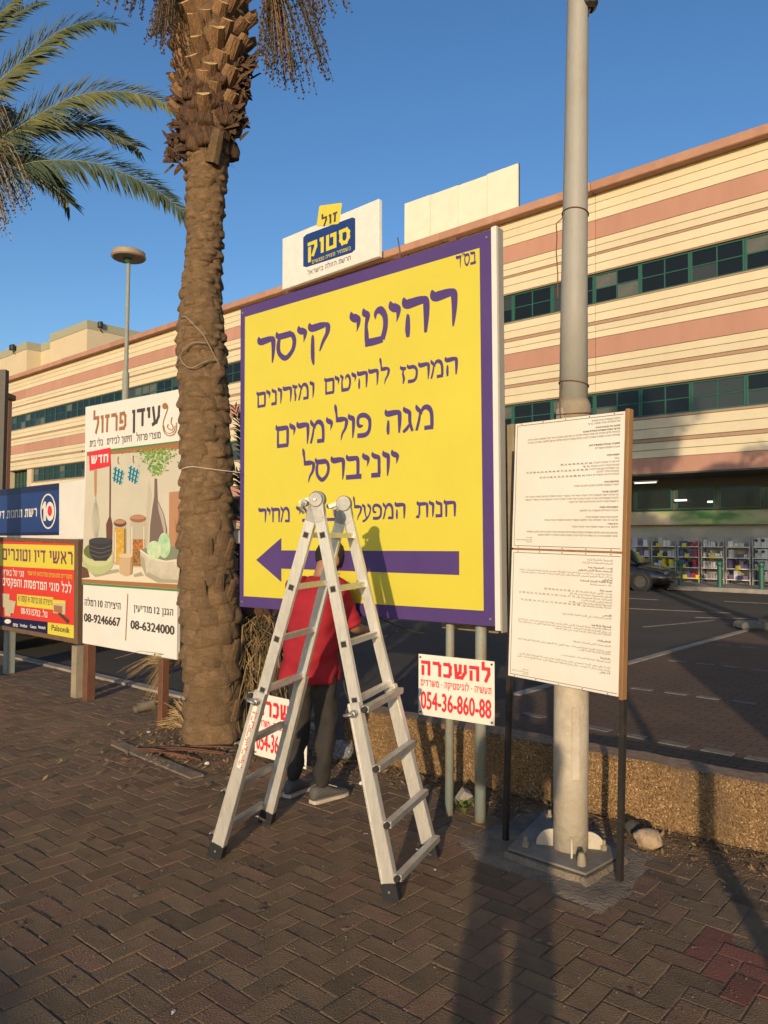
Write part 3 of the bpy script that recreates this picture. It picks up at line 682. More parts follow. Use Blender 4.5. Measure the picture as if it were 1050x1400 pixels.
# ---------------------------------------------------------------- cars
def car(name, label, paint, loc, rz, grp=None, length=4.3, hgt=1.45, glass=True):
    t = thing(name, label, 'car', loc, rz, grp)
    # x forward; section loft
    st = [(-2.15, .45, .78, .62), (-2.05, .28, .95, .74), (-1.6, .22, 1.0, .80), (-.9, .2, .98, .86), (0, .2, .95, .87), (.8, .2, .93, .86), (1.4, .2, .86, .84), (1.9, .22, .76, .78), (2.12, .3, .66, .66), (2.18, .4, .55, .5)]
    k = length/4.3; n = 16; vs = []
    def section(x, z0, z1, hw, top=.82):
        r = []
        for a in range(n):
            th = 2*math.pi*a/n; c, s_ = math.cos(th), math.sin(th); e = .45
            y = hw*(abs(c)**e)*(1 if c > 0 else -1); z = (z0+z1)/2+(z1-z0)/2*(abs(s_)**e)*(1 if s_ > 0 else -1)
            if z > (z0+z1)/2: y *= 1-.08*(z-(z0+z1)/2)/((z1-z0)/2)
            r.append((x*k, y, z))
        return r
    mb = MB(); rings = [section(*q) for q in st]; vs = [p for r in rings for p in r]; fs = []
    for i in range(len(st)-1):
        for a in range(n): fs.append((i*n+a, i*n+(a+1) % n, (i+1)*n+(a+1) % n, (i+1)*n+a))
    fs.append(tuple(reversed(range(n)))); fs.append(tuple(range((len(st)-1)*n, len(st)*n)))
    mb.add(vs, [tuple(reversed(f)) for f in fs]); mb.obj('body', paint, t, smooth=True)
    # cabin
    h = hgt; cab = [(-1.75, .93, .70), (-1.15, h-.06, .60), (-.3, h, .60), (.35, h-.05, .60), (1.15, .91, .72)]
    mb = MB(); vs = []
    for (x, z, hw) in cab: vs += [(x*k, -hw, z), (x*k, hw, z)]
    lo = [(x*k, s_*.78, .88) for x in (-1.75, 1.2) for s_ in (-1, 1)]
    mb.add(vs, [(0, 1, 3, 2), (2, 3, 5, 4), (4, 5, 7, 6), (6, 7, 9, 8)]); 
    mb.f = [tuple(reversed(f)) for f in mb.f]
    for s_ in (0, 1):
        q = [vs[i*2+s_] for i in range(5)]; mb.add(q, [(0, 1, 2, 3, 4) if s_ == 0 else (4, 3, 2, 1, 0)])
    mb.obj('cabin', paint, t)
    g_ = MB(); e = .012
    for s_ in (-1, 1):
        def P(x, z): 
            hw = .70+( .60-.70)*max(0, min(1, (z-.93)/(h-.99))); return (x*k, s_*(hw+e), z)
        g_.add([P(-1.5, .97), P(-1.08, h-.13), P(-.38, h-.09), P(-.38, .95)], [(0, 1, 2, 3)]); g_.add([P(-.3, .95), P(-.3, h-.09), P(.27, h-.13), P(.95, .96)], [(0, 1, 2, 3)])
    g_.obj('side_window', M['carglass'], t)
    g_ = MB(); g_.add([(1.1*k, -.62, .945), (1.1*k, .62, .945), (.40*k, .53, h-.08), (.40*k, -.53, h-.08)], [(0, 1, 2, 3)]); g_.v = [(x+.02, y, z+.012) for x, y, z in g_.v]; g_.obj('windscreen', M['carglass'], t)
    g_ = MB(); g_.add([(-1.7*k, .6, .96), (-1.7*k, -.6, .96), (-1.2*k, -.52, h-.1), (-1.2*k, .52, h-.1)], [(0, 1, 2, 3)]); g_.v = [(x-.02, y, z+.012) for x, y, z in g_.v]; g_.obj('rear_window', M['carglass'], t)
    for x in (-1.33, 1.33):
        for s_ in (-1, 1):
            arch = MB(); arch.tube([(x*k, s_*.70, .33), (x*k, s_*.872, .33)], .385, 24); arch.obj('wheel_arch', M['rubber'], t)
            ty = MB(); ty.tube([(0, -.1, 0), (0, -.09, 0), (0, .09, 0), (0, .1, 0)], [.28, .32, .32, .28], 24)
            wo = ty.obj('wheel', M['rubber'], t, loc=(x*k, s_*.80, .32)); rm = MB(); rm.tube([(0, s_*.09, 0), (0, s_*.108, 0)], .2, 20)
            for q in range(5):
                a = q*1.2566; rm.bar((0, s_*.11, 0), (.18*math.cos(a), s_*.115, .18*math.sin(a)), .05, .02, up=Vector((0, 1, 0)))
            rm.obj('rim', M['alu2'] if paint is M['zinc'] else M['asphalt'], wo)
    for s_ in (-1, 1):
        mb = MB(); mb.ball((.78*k, s_*.92, .98), .09, .11, .075, n=10); mb.obj('side_mirror', paint, t, smooth=True)
        mb = MB(); mb.bbox(2.02*k, s_*.5-.14, .57, 2.14*k, s_*.5+.14, .69, .03); mb.obj('headlight', M['zinc'], t)
        mb = MB(); mb.bbox(-2.14*k, s_*.5-.15, .68, -2.03*k, s_*.5+.15, .82, .03); mb.obj('tail_light', M['redprint'], t)
        mb = MB(); mb.bbox(-.05, -.012, -.02, .09, .012, .02, .008); mb.obj('door_handle', paint, t, loc=(-.45*k, s_*.875, .8))
    return t
fwd = -SD; rzc = math.atan2(fwd.y, fwd.x)
pw = G(897, 809); cl = pw-fwd*1.85+Vector((-fwd.y, fwd.x, 0))*.8
car('parked_car', 'dark grey parked car in front of the shop racks, mostly hidden by the notice board', M['carpaint'], (cl.x, cl.y, 0), rzc)
p = G(76, 897); car('parked_car', 'dull teal parked car seen under the red and yellow toner advert', M['carteal'], (p.x-fwd.x*2.1, p.y-fwd.y*2.1+.5, 0), rzc)
# unseen car added behind the photographer to throw long shade on the lower pavement
car('parked_car', 'silver hatchback added out of view behind the photographer to shade the lower pavement', M['zinc'], (-3.0, -5.0, 0), rzc)
vp = Vector((3.0, 1.0, 0))+fwd*2.6+Vector((-fwd.y, fwd.x, 0))*(-1.0)  # unseen van added as a shadow caster for the right-hand bays
vt = thing('added_shade_van', 'white van added out of view beyond the right edge to shade the parking bays', 'van', (vp.x, vp.y, 0), rzc)
mb = MB(); mb.bbox(-2.55, -.95, .3, 1.3, .95, 2.45, .12); mb.obj('cargo_body', M['white'], vt)
mb = MB(); vs = [(1.31, 2.35), (1.75, 2.2), (2.2, 1.35), (2.55, 1.2), (2.6, .35), (1.31, .3)]
mb.add([(x, -.92, z) for x, z in vs]+[(x, .92, z) for x, z in vs], [tuple(range(6)), tuple(reversed(range(6, 12)))]+[(i, i+6, (i+1) % 6+6, (i+1) % 6) for i in range(6)]); mb.obj('cab', M['white'], vt)
mb = MB(); mb.add([(1.79, -.8, 2.14), (2.18, -.8, 1.42), (2.18, .8, 1.42), (1.79, .8, 2.14)], [(0, 1, 2, 3)]); mb.v = [(x+.015, y, z+.01) for x, y, z in mb.v]; mb.obj('windscreen', M['carglass'], vt)
for s_ in (-1, 1):
    mb = MB(); mb.add([(1.4, s_*.928, 1.35), (2.1, s_*.928, 1.35), (1.72, s_*.928, 2.1), (1.4, s_*.928, 2.15)], [(0, 1, 2, 3)]); mb.obj('side_window', M['carglass'], vt)
    mb = MB(); mb.bbox(2.52, s_*.65-.14, .75, 2.63, s_*.65+.14, .95, .02); mb.obj('headlight', M['zinc'], vt)
    for x in (-1.6, 1.75):
        mb = MB(); mb.tube([(x, s_*.80, .34), (x, s_*.98, .34)], .34, 22); wo = mb.obj('wheel', M['rubber'], vt); mb = MB(); mb.tube([(x, s_*.97, .34), (x, s_*.99, .34)], .2, 18); mb.obj('rim', M['galv'], wo)

# ---------------------------------------------------------------- lamp post in the car park
bp_ = D(170, 560, 30); Yl = 30.0
topp = D(177, 352, Yl); lampx = (bp_.x+topp.x)/2
t = thing('street_lamp', 'slim green lamp post with a flat round disc head', 'street lamp', (lampx, Yl, 0))
zt_ = topp.z; mb = MB(); mb.tube([(0, 0, 0), (0, 0, zt_*.64)], [.17, .13], 12); mb.tube([(0, 0, zt_*.64), (0, 0, zt_)], [.085, .075], 12); mb.obj('pole', M['bluepost'], t)
mb = MB(); rr_ = 23.5/1050*Yl
mb.tube([(0, 0, zt_-.06), (0, 0, zt_-.05), (0, 0, zt_), (0, 0, zt_+.03), (0, 0, zt_+.04), (0, 0, zt_+.19), (0, 0, zt_+.25)], [rr_*.25, rr_*.93, rr_, rr_, rr_*.96, rr_*.95, rr_*.8], 40); mb.obj('lamp_head', mat('bronze_lamp_head', (.30, .24, .17), .6), t)
mb = MB(); mb.tube([(0, 0, zt_-.25), (0, 0, zt_-.055)], [.1, .2], 12); mb.obj('collar', M['green'], t)
# ================================================================ LETTERING
GL = {  # serif hebrew letters as brush strokes: (x, y, width); x-height 0..1
'ר': (.78, [[(.02,1.1,.03),(.05,.97,.16),(.15,.89,.22),(.42,.9,.2),(.58,.9,.17)],[(.55,.93,.12),(.66,.84,.16),(.67,.45,.12),(.63,.0,.05)]]),
'ד': (.84, [[(.02,1.1,.03),(.05,.97,.16),(.15,.89,.22),(.42,.9,.2),(.8,.9,.19)],[(.62,.9,.14),(.64,.6,.13),(.62,.0,.06)]]),
'ה': (.84, [[(.02,1.1,.03),(.05,.97,.16),(.15,.89,.22),(.45,.9,.2),(.62,.9,.17)],[(.6,.93,.12),(.71,.84,.16),(.72,.45,.14),(.69,.0,.07)],[(.14,.62,.04),(.15,.5,.1),(.14,.2,.13),(.15,-.02,.08)]]),
'ח': (.84, [[(.02,1.1,.03),(.05,.97,.16),(.15,.89,.2),(.45,.9,.19),(.62,.9,.17)],[(.6,.93,.12),(.71,.84,.15),(.72,.45,.13),(.71,.0,.09)],[(.14,.9,.1),(.15,.5,.12),(.14,.0,.1)]]),
'ת': (.92, [[(.1,1.1,.03),(.13,.97,.16),(.23,.89,.2),(.53,.9,.19),(.7,.9,.17)],[(.68,.93,.12),(.79,.84,.15),(.8,.45,.13),(.79,.0,.09)],[(.24,.88,.09),(.25,.5,.11),(.23,.15,.12)],[(.0,.05,.1),(.1,.06,.16),(.25,.08,.16)]]),
'י': (.40, [[(.02,1.1,.03),(.05,.96,.16),(.16,.88,.2),(.27,.82,.15),(.27,.66,.09),(.22,.48,.02)]]),
'ו': (.40, [[(.02,1.1,.03),(.05,.96,.16),(.16,.89,.19),(.26,.82,.15),(.26,.4,.12),(.22,.0,.05)]]),
'ז': (.46, [[(.02,1.1,.03),(.05,.97,.14),(.18,.9,.18),(.4,.88,.14)],[(.24,.88,.07),(.19,.6,.11),(.25,.3,.13),(.2,.0,.07)]]),
'ט': (.88, [[(.02,1.1,.03),(.06,.96,.15),(.17,.86,.14),(.12,.6,.09),(.13,.3,.12),(.14,.1,.12)],[(.08,.09,.18),(.35,.08,.18),(.68,.09,.16)],[(.66,.08,.14),(.76,.4,.13),(.75,.72,.14),(.6,.93,.17),(.45,.87,.11),(.43,.7,.03)]]),
'ק': (.82, [[(.02,1.1,.03),(.05,.97,.16),(.15,.89,.22),(.45,.9,.2),(.62,.9,.15)],[(.6,.93,.1),(.72,.84,.15),(.71,.6,.13),(.55,.33,.1),(.42,.02,.05)],[(.14,.66,.03),(.15,.5,.1),(.15,-.1,.12),(.19,-.42,.05)]]),
'ס': (.86, [[(.0,1.1,.03),(.03,.97,.14),(.16,.9,.19),(.6,.9,.19)],[(.14,.9,.1),(.07,.6,.13),(.12,.28,.13),(.38,.06,.16),(.66,.28,.13),(.74,.6,.13),(.66,.84,.14),(.55,.92,.12)]]),
'ם': (.86, [[(.02,1.1,.03),(.05,.97,.14),(.16,.9,.19),(.66,.9,.18)],[(.13,.88,.1),(.13,.1,.12)],[(.62,.92,.12),(.74,.82,.14),(.74,.08,.13)],[(.07,.07,.15),(.79,.07,.15)]]),
'מ': (.92, [[(.02,1.1,.03),(.07,.95,.14),(.2,.8,.13),(.3,.66,.06)],[(.22,.78,.08),(.15,.4,.1),(.03,.0,.1)],[(.24,.74,.08),(.4,.93,.16),(.6,.9,.18),(.74,.66,.14),(.76,.1,.13)],[(.4,.07,.15),(.82,.07,.15)]]),
'כ': (.76, [[(.02,1.1,.03),(.05,.97,.14),(.16,.9,.18),(.42,.9,.18),(.62,.75,.14),(.66,.5,.13),(.6,.22,.14),(.42,.08,.17),(.04,.08,.17)]]),
'ב': (.86, [[(.04,1.1,.03),(.07,.97,.14),(.18,.9,.19),(.55,.9,.17)],[(.5,.93,.12),(.63,.82,.14),(.63,.1,.13)],[(.0,.08,.17),(.82,.08,.18)]]),
'נ': (.56, [[(.06,1.1,.03),(.1,.96,.15),(.22,.88,.18),(.38,.82,.14),(.4,.5,.12),(.4,.1,.13)],[(.0,.08,.17),(.46,.08,.17)]]),
'ג': (.60, [[(.06,1.1,.03),(.1,.96,.15),(.22,.88,.17),(.34,.78,.14),(.35,.4,.12),(.47,.0,.1)],[(.33,.32,.07),(.2,.14,.13),(.02,.0,.1)]]),
'פ': (.82, [[(.34,.5,.05),(.2,.48,.13),(.09,.55,.13),(.08,.8,.13),(.2,.93,.17),(.45,.92,.17),(.66,.75,.15),(.7,.5,.13),(.64,.22,.14),(.45,.08,.17),(.04,.08,.17)]]),
'ל': (.76, [[(.04,1.62,.03),(.08,1.46,.13),(.13,1.15,.09),(.16,.94,.12)],[(.1,.9,.17),(.4,.9,.19),(.58,.9,.14)],[(.55,.93,.1),(.68,.8,.15),(.62,.5,.12),(.45,.25,.09),(.38,-.02,.04)]]),
'ע': (.80, [[(.46,1.1,.03),(.5,.96,.15),(.62,.86,.15),(.67,.65,.1),(.55,.3,.1),(.3,.02,.12),(.02,-.12,.13)],[(.02,1.1,.03),(.06,.96,.15),(.18,.86,.15),(.22,.5,.1),(.34,.1,.08)]]),
'צ': (.86, [[(.5,1.1,.03),(.55,.96,.15),(.68,.86,.14),(.64,.68,.08),(.45,.52,.05)],[(.04,1.1,.03),(.08,.96,.15),(.2,.84,.14),(.45,.45,.16),(.72,.12,.14)],[(.0,.08,.17),(.78,.08,.17)]]),
'"': (.34, [[(.08,1.12,.1),(.1,.85,.03)],[(.24,1.12,.1),(.26,.85,.03)]]),
' ': (.5, []),
}
def serif_word(text):
    """returns MB in glyph units: x from -W to 0 (right edge 0), y up, tiny z steps so strokes never share a plane"""
    mb = MB(); cur = 0.0; k = 0
    for ch in text:
        adv, strokes = GL[ch]; x0 = cur-adv
        for st in strokes:
            P = smooth_path(st, 6); vs = []; n = len(P); k = (k+1) % 5; z = k*.004
            for i, (x, y, w_) in enumerate(P):
                a = P[max(i-1, 0)]; b = P[min(i+1, n-1)]; dx, dy = b[0]-a[0], b[1]-a[1]; l = math.hypot(dx, dy) or 1
                w_ = w_*1.22 if w_ > .06 else w_; nx, ny = -dy/l*w_/2, dx/l*w_/2; vs += [(x0+x+nx, y+ny, z), (x0+x-nx, y-ny, z)]
            mb.add(vs, [(2*i, 2*i+1, 2*i+3, 2*i+2) for i in range(n-1)])
        cur = x0-.03
    return mb
def rtl(s):
    out = s[::-1]; res = []; buf = ''
    for ch in out:
        if ch.isdigit() or ch in '-/.' and buf or ch.isascii() and ch.isalpha(): buf += ch
        else:
            res.append(buf[::-1]); buf = ''; res.append(ch)
    res.append(buf[::-1]); return ''.join(res)
def font_text(s, bold=0.0, space=1.0, shear=0.0, align='LEFT', line=1.0):
    c = bpy.data.curves.new('lettering', 'FONT'); c.body = s; c.size = 1; c.space_character = space; c.shear = shear; c.align_x = align; c.space_line = line; c.resolution_u = 3
    o = bpy.data.objects.new('lettering', c); COL.objects.link(o)
    dg = bpy.context.evaluated_depsgraph_get(); e = o.evaluated_get(dg); me = e.to_mesh()
    mb = MB(); mb.add([v.co.copy() for v in me.vertices], [tuple(p.vertices) for p in me.polygons]); e.to_mesh_clear()
    bpy.data.objects.remove(o); bpy.data.curves.remove(c)
    if bold:                         # heavier weight: the same letters set again a hair to each side, each a step proud of the last
        v0, f0 = list(mb.v), list(mb.f); mb = MB()
        for k, (dx, dy) in enumerate(((0, 0), (1, 0), (-1, 0), (0, 1), (0, -1)) if bold > .012 else ((0, 0), (.7, 0))):
            mb.add([(x+dx*bold, y+dy*bold*.7, z+.004*k) for x, y, z in v0], f0)
    return mb

SANS = {
'א': (.70, [[(0,1),(.7,0)],[(.62,1),(.62,.72),(.45,.42)],[(.06,0),(.06,.3),(.24,.62)]]),
'ב': (.64, [[(0,1),(.5,1),(.5,0)],[(0,0),(.64,0)]]),
'ג': (.42, [[(0,1),(.3,1),(.3,.35),(.42,0)],[(.3,.3),(0,0)]]),
'ד': (.62, [[(0,1),(.62,1)],[(.48,1),(.48,0)]]),
'ה': (.62, [[(0,1),(.62,1),(.62,0)],[(.04,.58),(.04,0)]]),
'ו': (.18, [[(0,1),(.18,1),(.18,0)]]),
'ז': (.36, [[(0,1),(.36,1)],[(.2,1),(.14,0)]]),
'ח': (.62, [[(0,0),(0,1),(.62,1),(.62,0)]]),
'ט': (.64, [[(0,1),(0,0),(.64,0),(.64,1),(.36,1)]]),
'י': (.18, [[(0,1),(.18,1),(.18,.5)]]),
'כ': (.52, [[(0,1),(.38,1),(.52,.8),(.52,.2),(.38,0),(0,0)]]),
'ל': (.52, [[(0,1.45),(0,1),(.5,1),(.5,.6),(.25,0)]]),
'מ': (.66, [[(0,1),(.12,.75),(.02,0)],[(.12,.78),(.3,1),(.5,1),(.66,.75),(.66,0),(.34,0)]]),
'נ': (.34, [[(.06,1),(.34,1),(.34,0),(0,0)]]),
'ס': (.66, [[(0,1),(.5,1),(.66,.75),(.66,.3),(.48,0),(.2,0),(.04,.3),(.04,.98)]]),
'ע': (.60, [[(0,1),(.16,.1)],[(.6,1),(.56,.4),(.34,.02),(0,-.1)]]),
'פ': (.60, [[(.04,.45),(.24,.45)],[(.04,.45),(.04,1),(.45,1),(.6,.8),(.6,.2),(.45,0),(0,0)]]),
'צ': (.60, [[(0,1),(.5,.25),(.58,0),(0,0)],[(.56,1),(.54,.72),(.36,.5)]]),
'ק': (.62, [[(0,1),(.6,1),(.6,.6),(.36,0)],[(.04,.6),(.04,-.4)]]),
'ר': (.54, [[(0,1),(.4,1),(.54,.82),(.54,0)]]),
'ש': (.84, [[(0,1),(.08,0),(.55,0),(.84,.5),(.84,1)],[(.42,1),(.4,.45),(.08,.2)]]),
'ת': (.70, [[(.1,1),(.7,1),(.7,0)],[(.2,1),(.2,0),(0,0)]]),
'ם': (.64, [[(0,1),(.64,1),(.64,0),(.04,0),(.04,1)]]),
'ן': (.16, [[(0,1),(.16,1),(.16,-.4)]]),
'ך': (.54, [[(0,1),(.4,1),(.54,.85),(.54,-.4)]]),
'ף': (.58, [[(.04,.5),(.2,.5)],[(.04,.5),(.04,1),(.45,1),(.58,.8),(.58,-.4)]]),
'ץ': (.52, [[(0,1),(.2,.4),(.2,-.4)],[(.52,1),(.5,.7),(.22,.42)]]),
'\u2022': (.2, [[(.05,.5),(.15,.5)]]), '.': (.1, [[(0,0),(.04,0)]]), '!': (.1, [[(.05,1),(.05,.4)],[(.05,.08),(.05,0)]]), ',': (.08, [[(.04,.1),(0,-.15)]]),
}
def sans_text(vis, wt=.16, gap=.17):
    """vis: characters in visual order, left to right; plain mono-line hebrew letters, x-height 1"""
    mb = MB(); x = 0.0; k = 0; i = 0
    while i < len(vis):
        ch = vis[i]
        if ch == ' ': x += .42; i += 1; continue
        if ch in SANS:
            W, strokes = SANS[ch]
            def tr(p): return Vector((x+wt/2+p[0]/max(W, .1)*max(.03, W-wt*.4), wt/2+p[1]*(1-wt), 0))
            for st in strokes:
                for a, b in zip(st[:-1], st[1:]):
                    a, b = tr(a), tr(b); d = (b-a); l = d.length
                    if l < 1e-6: continue
                    d /= l; nrm = Vector((-d.y, d.x, 0))*wt/2; e = d*wt*.5; k = (k+1) % 7; z = Vector((0, 0, k*.003))
                    mb.add([a-e-nrm+z, b+e-nrm+z, b+e+nrm+z, a-e+nrm+z], [(0, 1, 2, 3)])
            x += max(.03, W-wt*.4)+wt+gap; i += 1
        else:
            j = i
            while j < len(vis) and vis[j] != ' ' and vis[j] not in SANS: j += 1
            t_ = font_text(vis[i:j], .02 if wt > .14 else 0); xs = [v[0] for v in t_.v]
            if xs:
                s_ = 1.08/.70; mb.add([(x+(vx-min(xs))*s_, vy*s_, vz) for vx, vy, vz in t_.v], t_.f); x += (max(xs)-min(xs))*s_+gap
            i = j
    return mb
class Sign:
    """flat board fitted to its real place; local x to the right (0 = right edge, -w = left), z up from the lower right corner, -y towards the viewer"""
    def __init__(s, name, label, cat, o, yaw, tilt, roll, w_, h, group=None):
        s.e = thing(name, label, cat, o, 0, group); s.e.rotation_mode = 'YXZ'; s.e.rotation_euler = (R(tilt), R(roll), R(yaw)); s.w = w_; s.h = h
        s.m = Matrix.Translation(o) @ Matrix.Rotation(R(yaw), 4, 'Z') @ Matrix.Rotation(R(tilt), 4, 'X') @ Matrix.Rotation(R(roll), 4, 'Y'); s.mi = s.m.inverted(); s.lay = 0
    def uv(s, px, py):
        v = s.mi.to_3x3() @ ray(px, py); c = s.mi @ _C; t = -c.y/v.y; q = c+v*t; return q.x, q.z
    def poly(s, name, pts, m_, layer=1, px=True, parent=None, lab=None):
        q = [s.uv(*p) for p in pts] if px else pts; y = -.0015*layer
        mb = MB(); mb.add([(x, y, z) for x, z in q], [tuple(range(len(q)))])
        o = mb.obj(name, m_, parent or s.e)
        if o.data.polygons[0].normal.y > 0: o.data.flip_normals()
        if lab: o['label'] = lab
        return o
    def put(s, name, mb, m_, x0, x1, z0, z1, layer=2, ref=None, slant=0.0, parent=None, depth=.0006, bend=None):
        """fit a letter mesh (x,y) into the box; ref=(ymin,ymax) of the letters that map to z0..z1"""
        xs = [v[0] for v in mb.v]; ys = [v[1] for v in mb.v]; a, b = min(xs), max(xs); c, d = ref or (min(ys), max(ys)); y = -.0015*layer
        out = MB(); out.f = mb.f; out.mi = mb.mi
        for vx, vy, vz in mb.v:
            t = (vx-a)/(b-a); z = z0+(vy-c)/(d-c)*(z1-z0)
            out.v.append((x0+t*(x1-x0)+(z-z0)*slant, y-vz*(z1-z0)*.08-(0.0), z+(bend*t if bend else 0)))
        o = out.obj(name, m_, parent or s.e); return o
    def word(s, text, pl, pr, yt, yb, m_, kind='serif', bold=.0, layer=2, name='lettering', ref=None, space=1.0, slant=0.0, pyl=None):
        """pl/pr = left and right px; yt/yb = top/bottom px of the letters at the right edge (x-height for serif)"""
        xr, z1 = s.uv(pr, yt); _, z0 = s.uv(pr, yb)
        xl, _ = s.uv(pl, pyl if pyl else (yt+yb)/2)
        heb = any('\u0590' <= c <= '\u05ff' for c in text)
        mb = serif_word(text) if kind == 'serif' else sans_text(rtl(text), .12+bold*2.2) if heb else font_text(text, bold, space)
        if kind == 'serif' and ref is None: ref = (0.0, 1.0)
        if kind != 'serif' and heb: ref = (0.0, 1.0)
        return s.put(name, mb, m_, xl, xr, z0, z1, layer, ref, slant)
def ellipse(cx, cy, rx, ry, n=28, a0=0, a1=360): return [(cx+rx*math.cos(R(a0+(a1-a0)*i/n)), cy+ry*math.sin(R(a0+(a1-a0)*i/n))) for i in range(n if a1-a0 == 360 else n+1)]
def boxpart(name, m_, par, x0, y0, z0, x1, y1, z1, b=.003):
    mb = MB(); mb.bbox(x0, y0, z0, x1, y1, z1, b); return mb.obj(name, m_, par)

# ================================================================ MAIN YELLOW SIGN
S = Sign('billboard', 'large yellow billboard with purple border, Hebrew lettering and a left-pointing purple arrow', 'billboard', (.621, 4.27, 1.137), -40.53, .39, -.68, 2.218, 2.235)
boxpart('board', M['purple'], S.e, -S.w, 0, 0, 0, .03, S.h)
yl = [(335.2, 433.5), (655.8, 339), (661.5, 835), (333.4, 815)]
S.poly('yellow_face', yl, M['yellow'], 1)
W_ = [('רהיטי', 478, 626, 392, 444.6), ('קיסר', 352, 452, 438, 477.5), ('המרכז', 547, 626.5, 487, 511.5), ('לרהיטים', 443.5, 533.5, 500.5, 523.6), ('ומזרונים', 351, 430.4, 521.5, 543.6),
      ('מגה', 526, 593.2, 553, 585.8), ('פולימרים', 377, 508.2, 564, 596), ('יוניברסל', 413.5, 546, 617, 649.5), ('חנות', 569, 624, 684.5, 706), ('המפעל', 483, 555, 687.5, 708.8), ('בחצי', 405, 463, 690.5, 711.5), ('מחיר', 353.5, 396.7, 693.5, 713.5), ('בס"ד', 623.5, 651, 343, 360)]
for (tx, pl, pr, yt, yb) in W_: S.word(tx, pl, pr, yt, yb, M['purple'], layer=2)
xa, za = S.uv(350.8, 765); 
S.poly('arrow', [(350.8, 765.5), (385.1, 735.4), (385.1, 752.4), (628.3, 753.5), (628.3, 786.1), (385.1, 777.3), (385.1, 795.5)], M['purple'], 3)
fr = MB(); fr.box(.003, -.005, -.02, .036, .05, S.h+.01); fr.obj('edge_trim', M['white'], S.e)
fr = MB(); fr.box(.038, .0, -.03, .046, .052, S.h); fr.obj('rear_edge', M['galv'], S.e)
for z in (.04, S.h-.04):
    for x in (-.03, -S.w+.03):
        mb = MB(); mb.disc((x, -.003, z), (0, 1, 0), .008, .006, 10); mb.obj('screw', M['zinc'], S.e)
for z in (.1, 1.1, 2.05):
    boxpart('rear_rail', M['galv'], S.e, -S.w+.05, .032, z, -.02, .07, z+.05)
for x in (-1.75, -1.72+1.0, -.3):
    boxpart('bracket', M['rustpost'], S.e, x, .005, S.h+.002, x+.05, .06, S.h+.03)
# second cream frame end just behind the right edge
e0 = D(697, 868, 4.55)
fe = thing('second_sign', 'narrow cream end of a second sign behind the right edge of the yellow billboard', 'sign frame', (e0.x, e0.y, e0.z), R(-41))
hh = D(690, 580, 4.55).z-e0.z; mb = MB(); mb.bbox(-.5, 0, 0, -.005, .03, hh, .004); mb.obj('panel', M['creampost'], fe); mb = MB(); mb.bbox(-.0, -.01, 0, .028, .04, hh, .004); mb.obj('edge_board', M['creampost'], fe)

# posts under the billboard
def post(name, lab, cat, px, py, r, ztop, m_, grp=None, sq=False, z0=-.05, part=None):
    p = G(px, py); t = thing(name, lab, cat, (p.x, p.y, 0), YAW, grp)
    mb = MB()
    if sq: mb.bbox(-r, -r, z0, r, r, ztop, .004)
    else: mb.tube([(0, 0, z0), (0, 0, ztop)], r, 16)
    mb.obj('post', m_, t, smooth=False if sq else True); return t
t = post('sign_post', 'left one of the two pale blue rusty posts carrying the small rental sign', 'post', 614, 1113, .026, 1.9, M['bluepost'], 'pale blue posts of the yellow billboard')
t = post('sign_post', 'right and thicker one of the two pale blue rusty posts carrying the small rental sign', 'post', 656.5, 1124, .033, 1.9, M['bluepost'], 'pale blue posts of the yellow billboard')
t = post('sign_post', 'pale blue post standing behind the worker and the second rental sign', 'post', 407, 1052, .033, 1.9, M['bluepost'], 'pale blue posts of the yellow billboard')

# small rental signs
def rent(label, o, yaw, tilt, roll, w_, h, pxs):
    s = Sign('rental_sign', label, 'sign', o, yaw, tilt, roll, w_, h, 'red on white rental signs')
    boxpart('panel', M['paper'], s.e, -w_, 0, 0, 0, .004, h, .0015)
    def T(text, x0, x1, z0, z1, bold, ref=None):
        heb = ref is not None; mb = sans_text(rtl(text), .13+bold*3) if heb else font_text(text, bold); s.put('lettering', mb, M['redprint'], -w_*x0, -w_*x1, h*z0, h*z1, 2, ref)
    T('להשכרה', .96, .04, .66, .90, .035, (0, 1.0)); T('תעשיה • לוגיסטיקה • משרדים', .965, .035, .485, .585, .018, (0, 1.0)); T('054-36-860-88', .965, .035, .10, .40, .03)
    for x in (-.97*w_, -.03*w_):
        for z in (.05*h, .95*h):
            mb = MB(); mb.disc((x, -.003, z), (0, 1, 0), .006, .006, 10); mb.obj('screw', M['blackmetal'], s.e)
    return s
rs = rent('small white sign with red Hebrew text and 054-36-860-88 on the two pale blue posts', (.635, 4.38, .566), -35.3, .4, -.25, .51, .363, None)
rent('white rental sign with red print partly hidden behind the ladder and worker', (D(419, 1010, 5.35).x, 5.35, D(419, 1052, 5.35).z), -37, 0, 1.5, .51, .45, None)

# ================================================================ NOTICE BOARD
NB = Sign('notice_board', 'white two-sheet planning notice board on thin black posts in front of the big pole', 'notice board', (1.108, 3.62, .886), -48.7, -1.34, .92, .664, 1.346)
hh = NB.h
boxpart('backing_board', M['wood'], NB.e, -.66, .002, 0, .0, .02, hh)
mb = MB(); mb.bbox(.001, -.012, -.012, .022, .03, hh+.01, .003); mb.obj('wood_edge', M['wood'], NB.e)

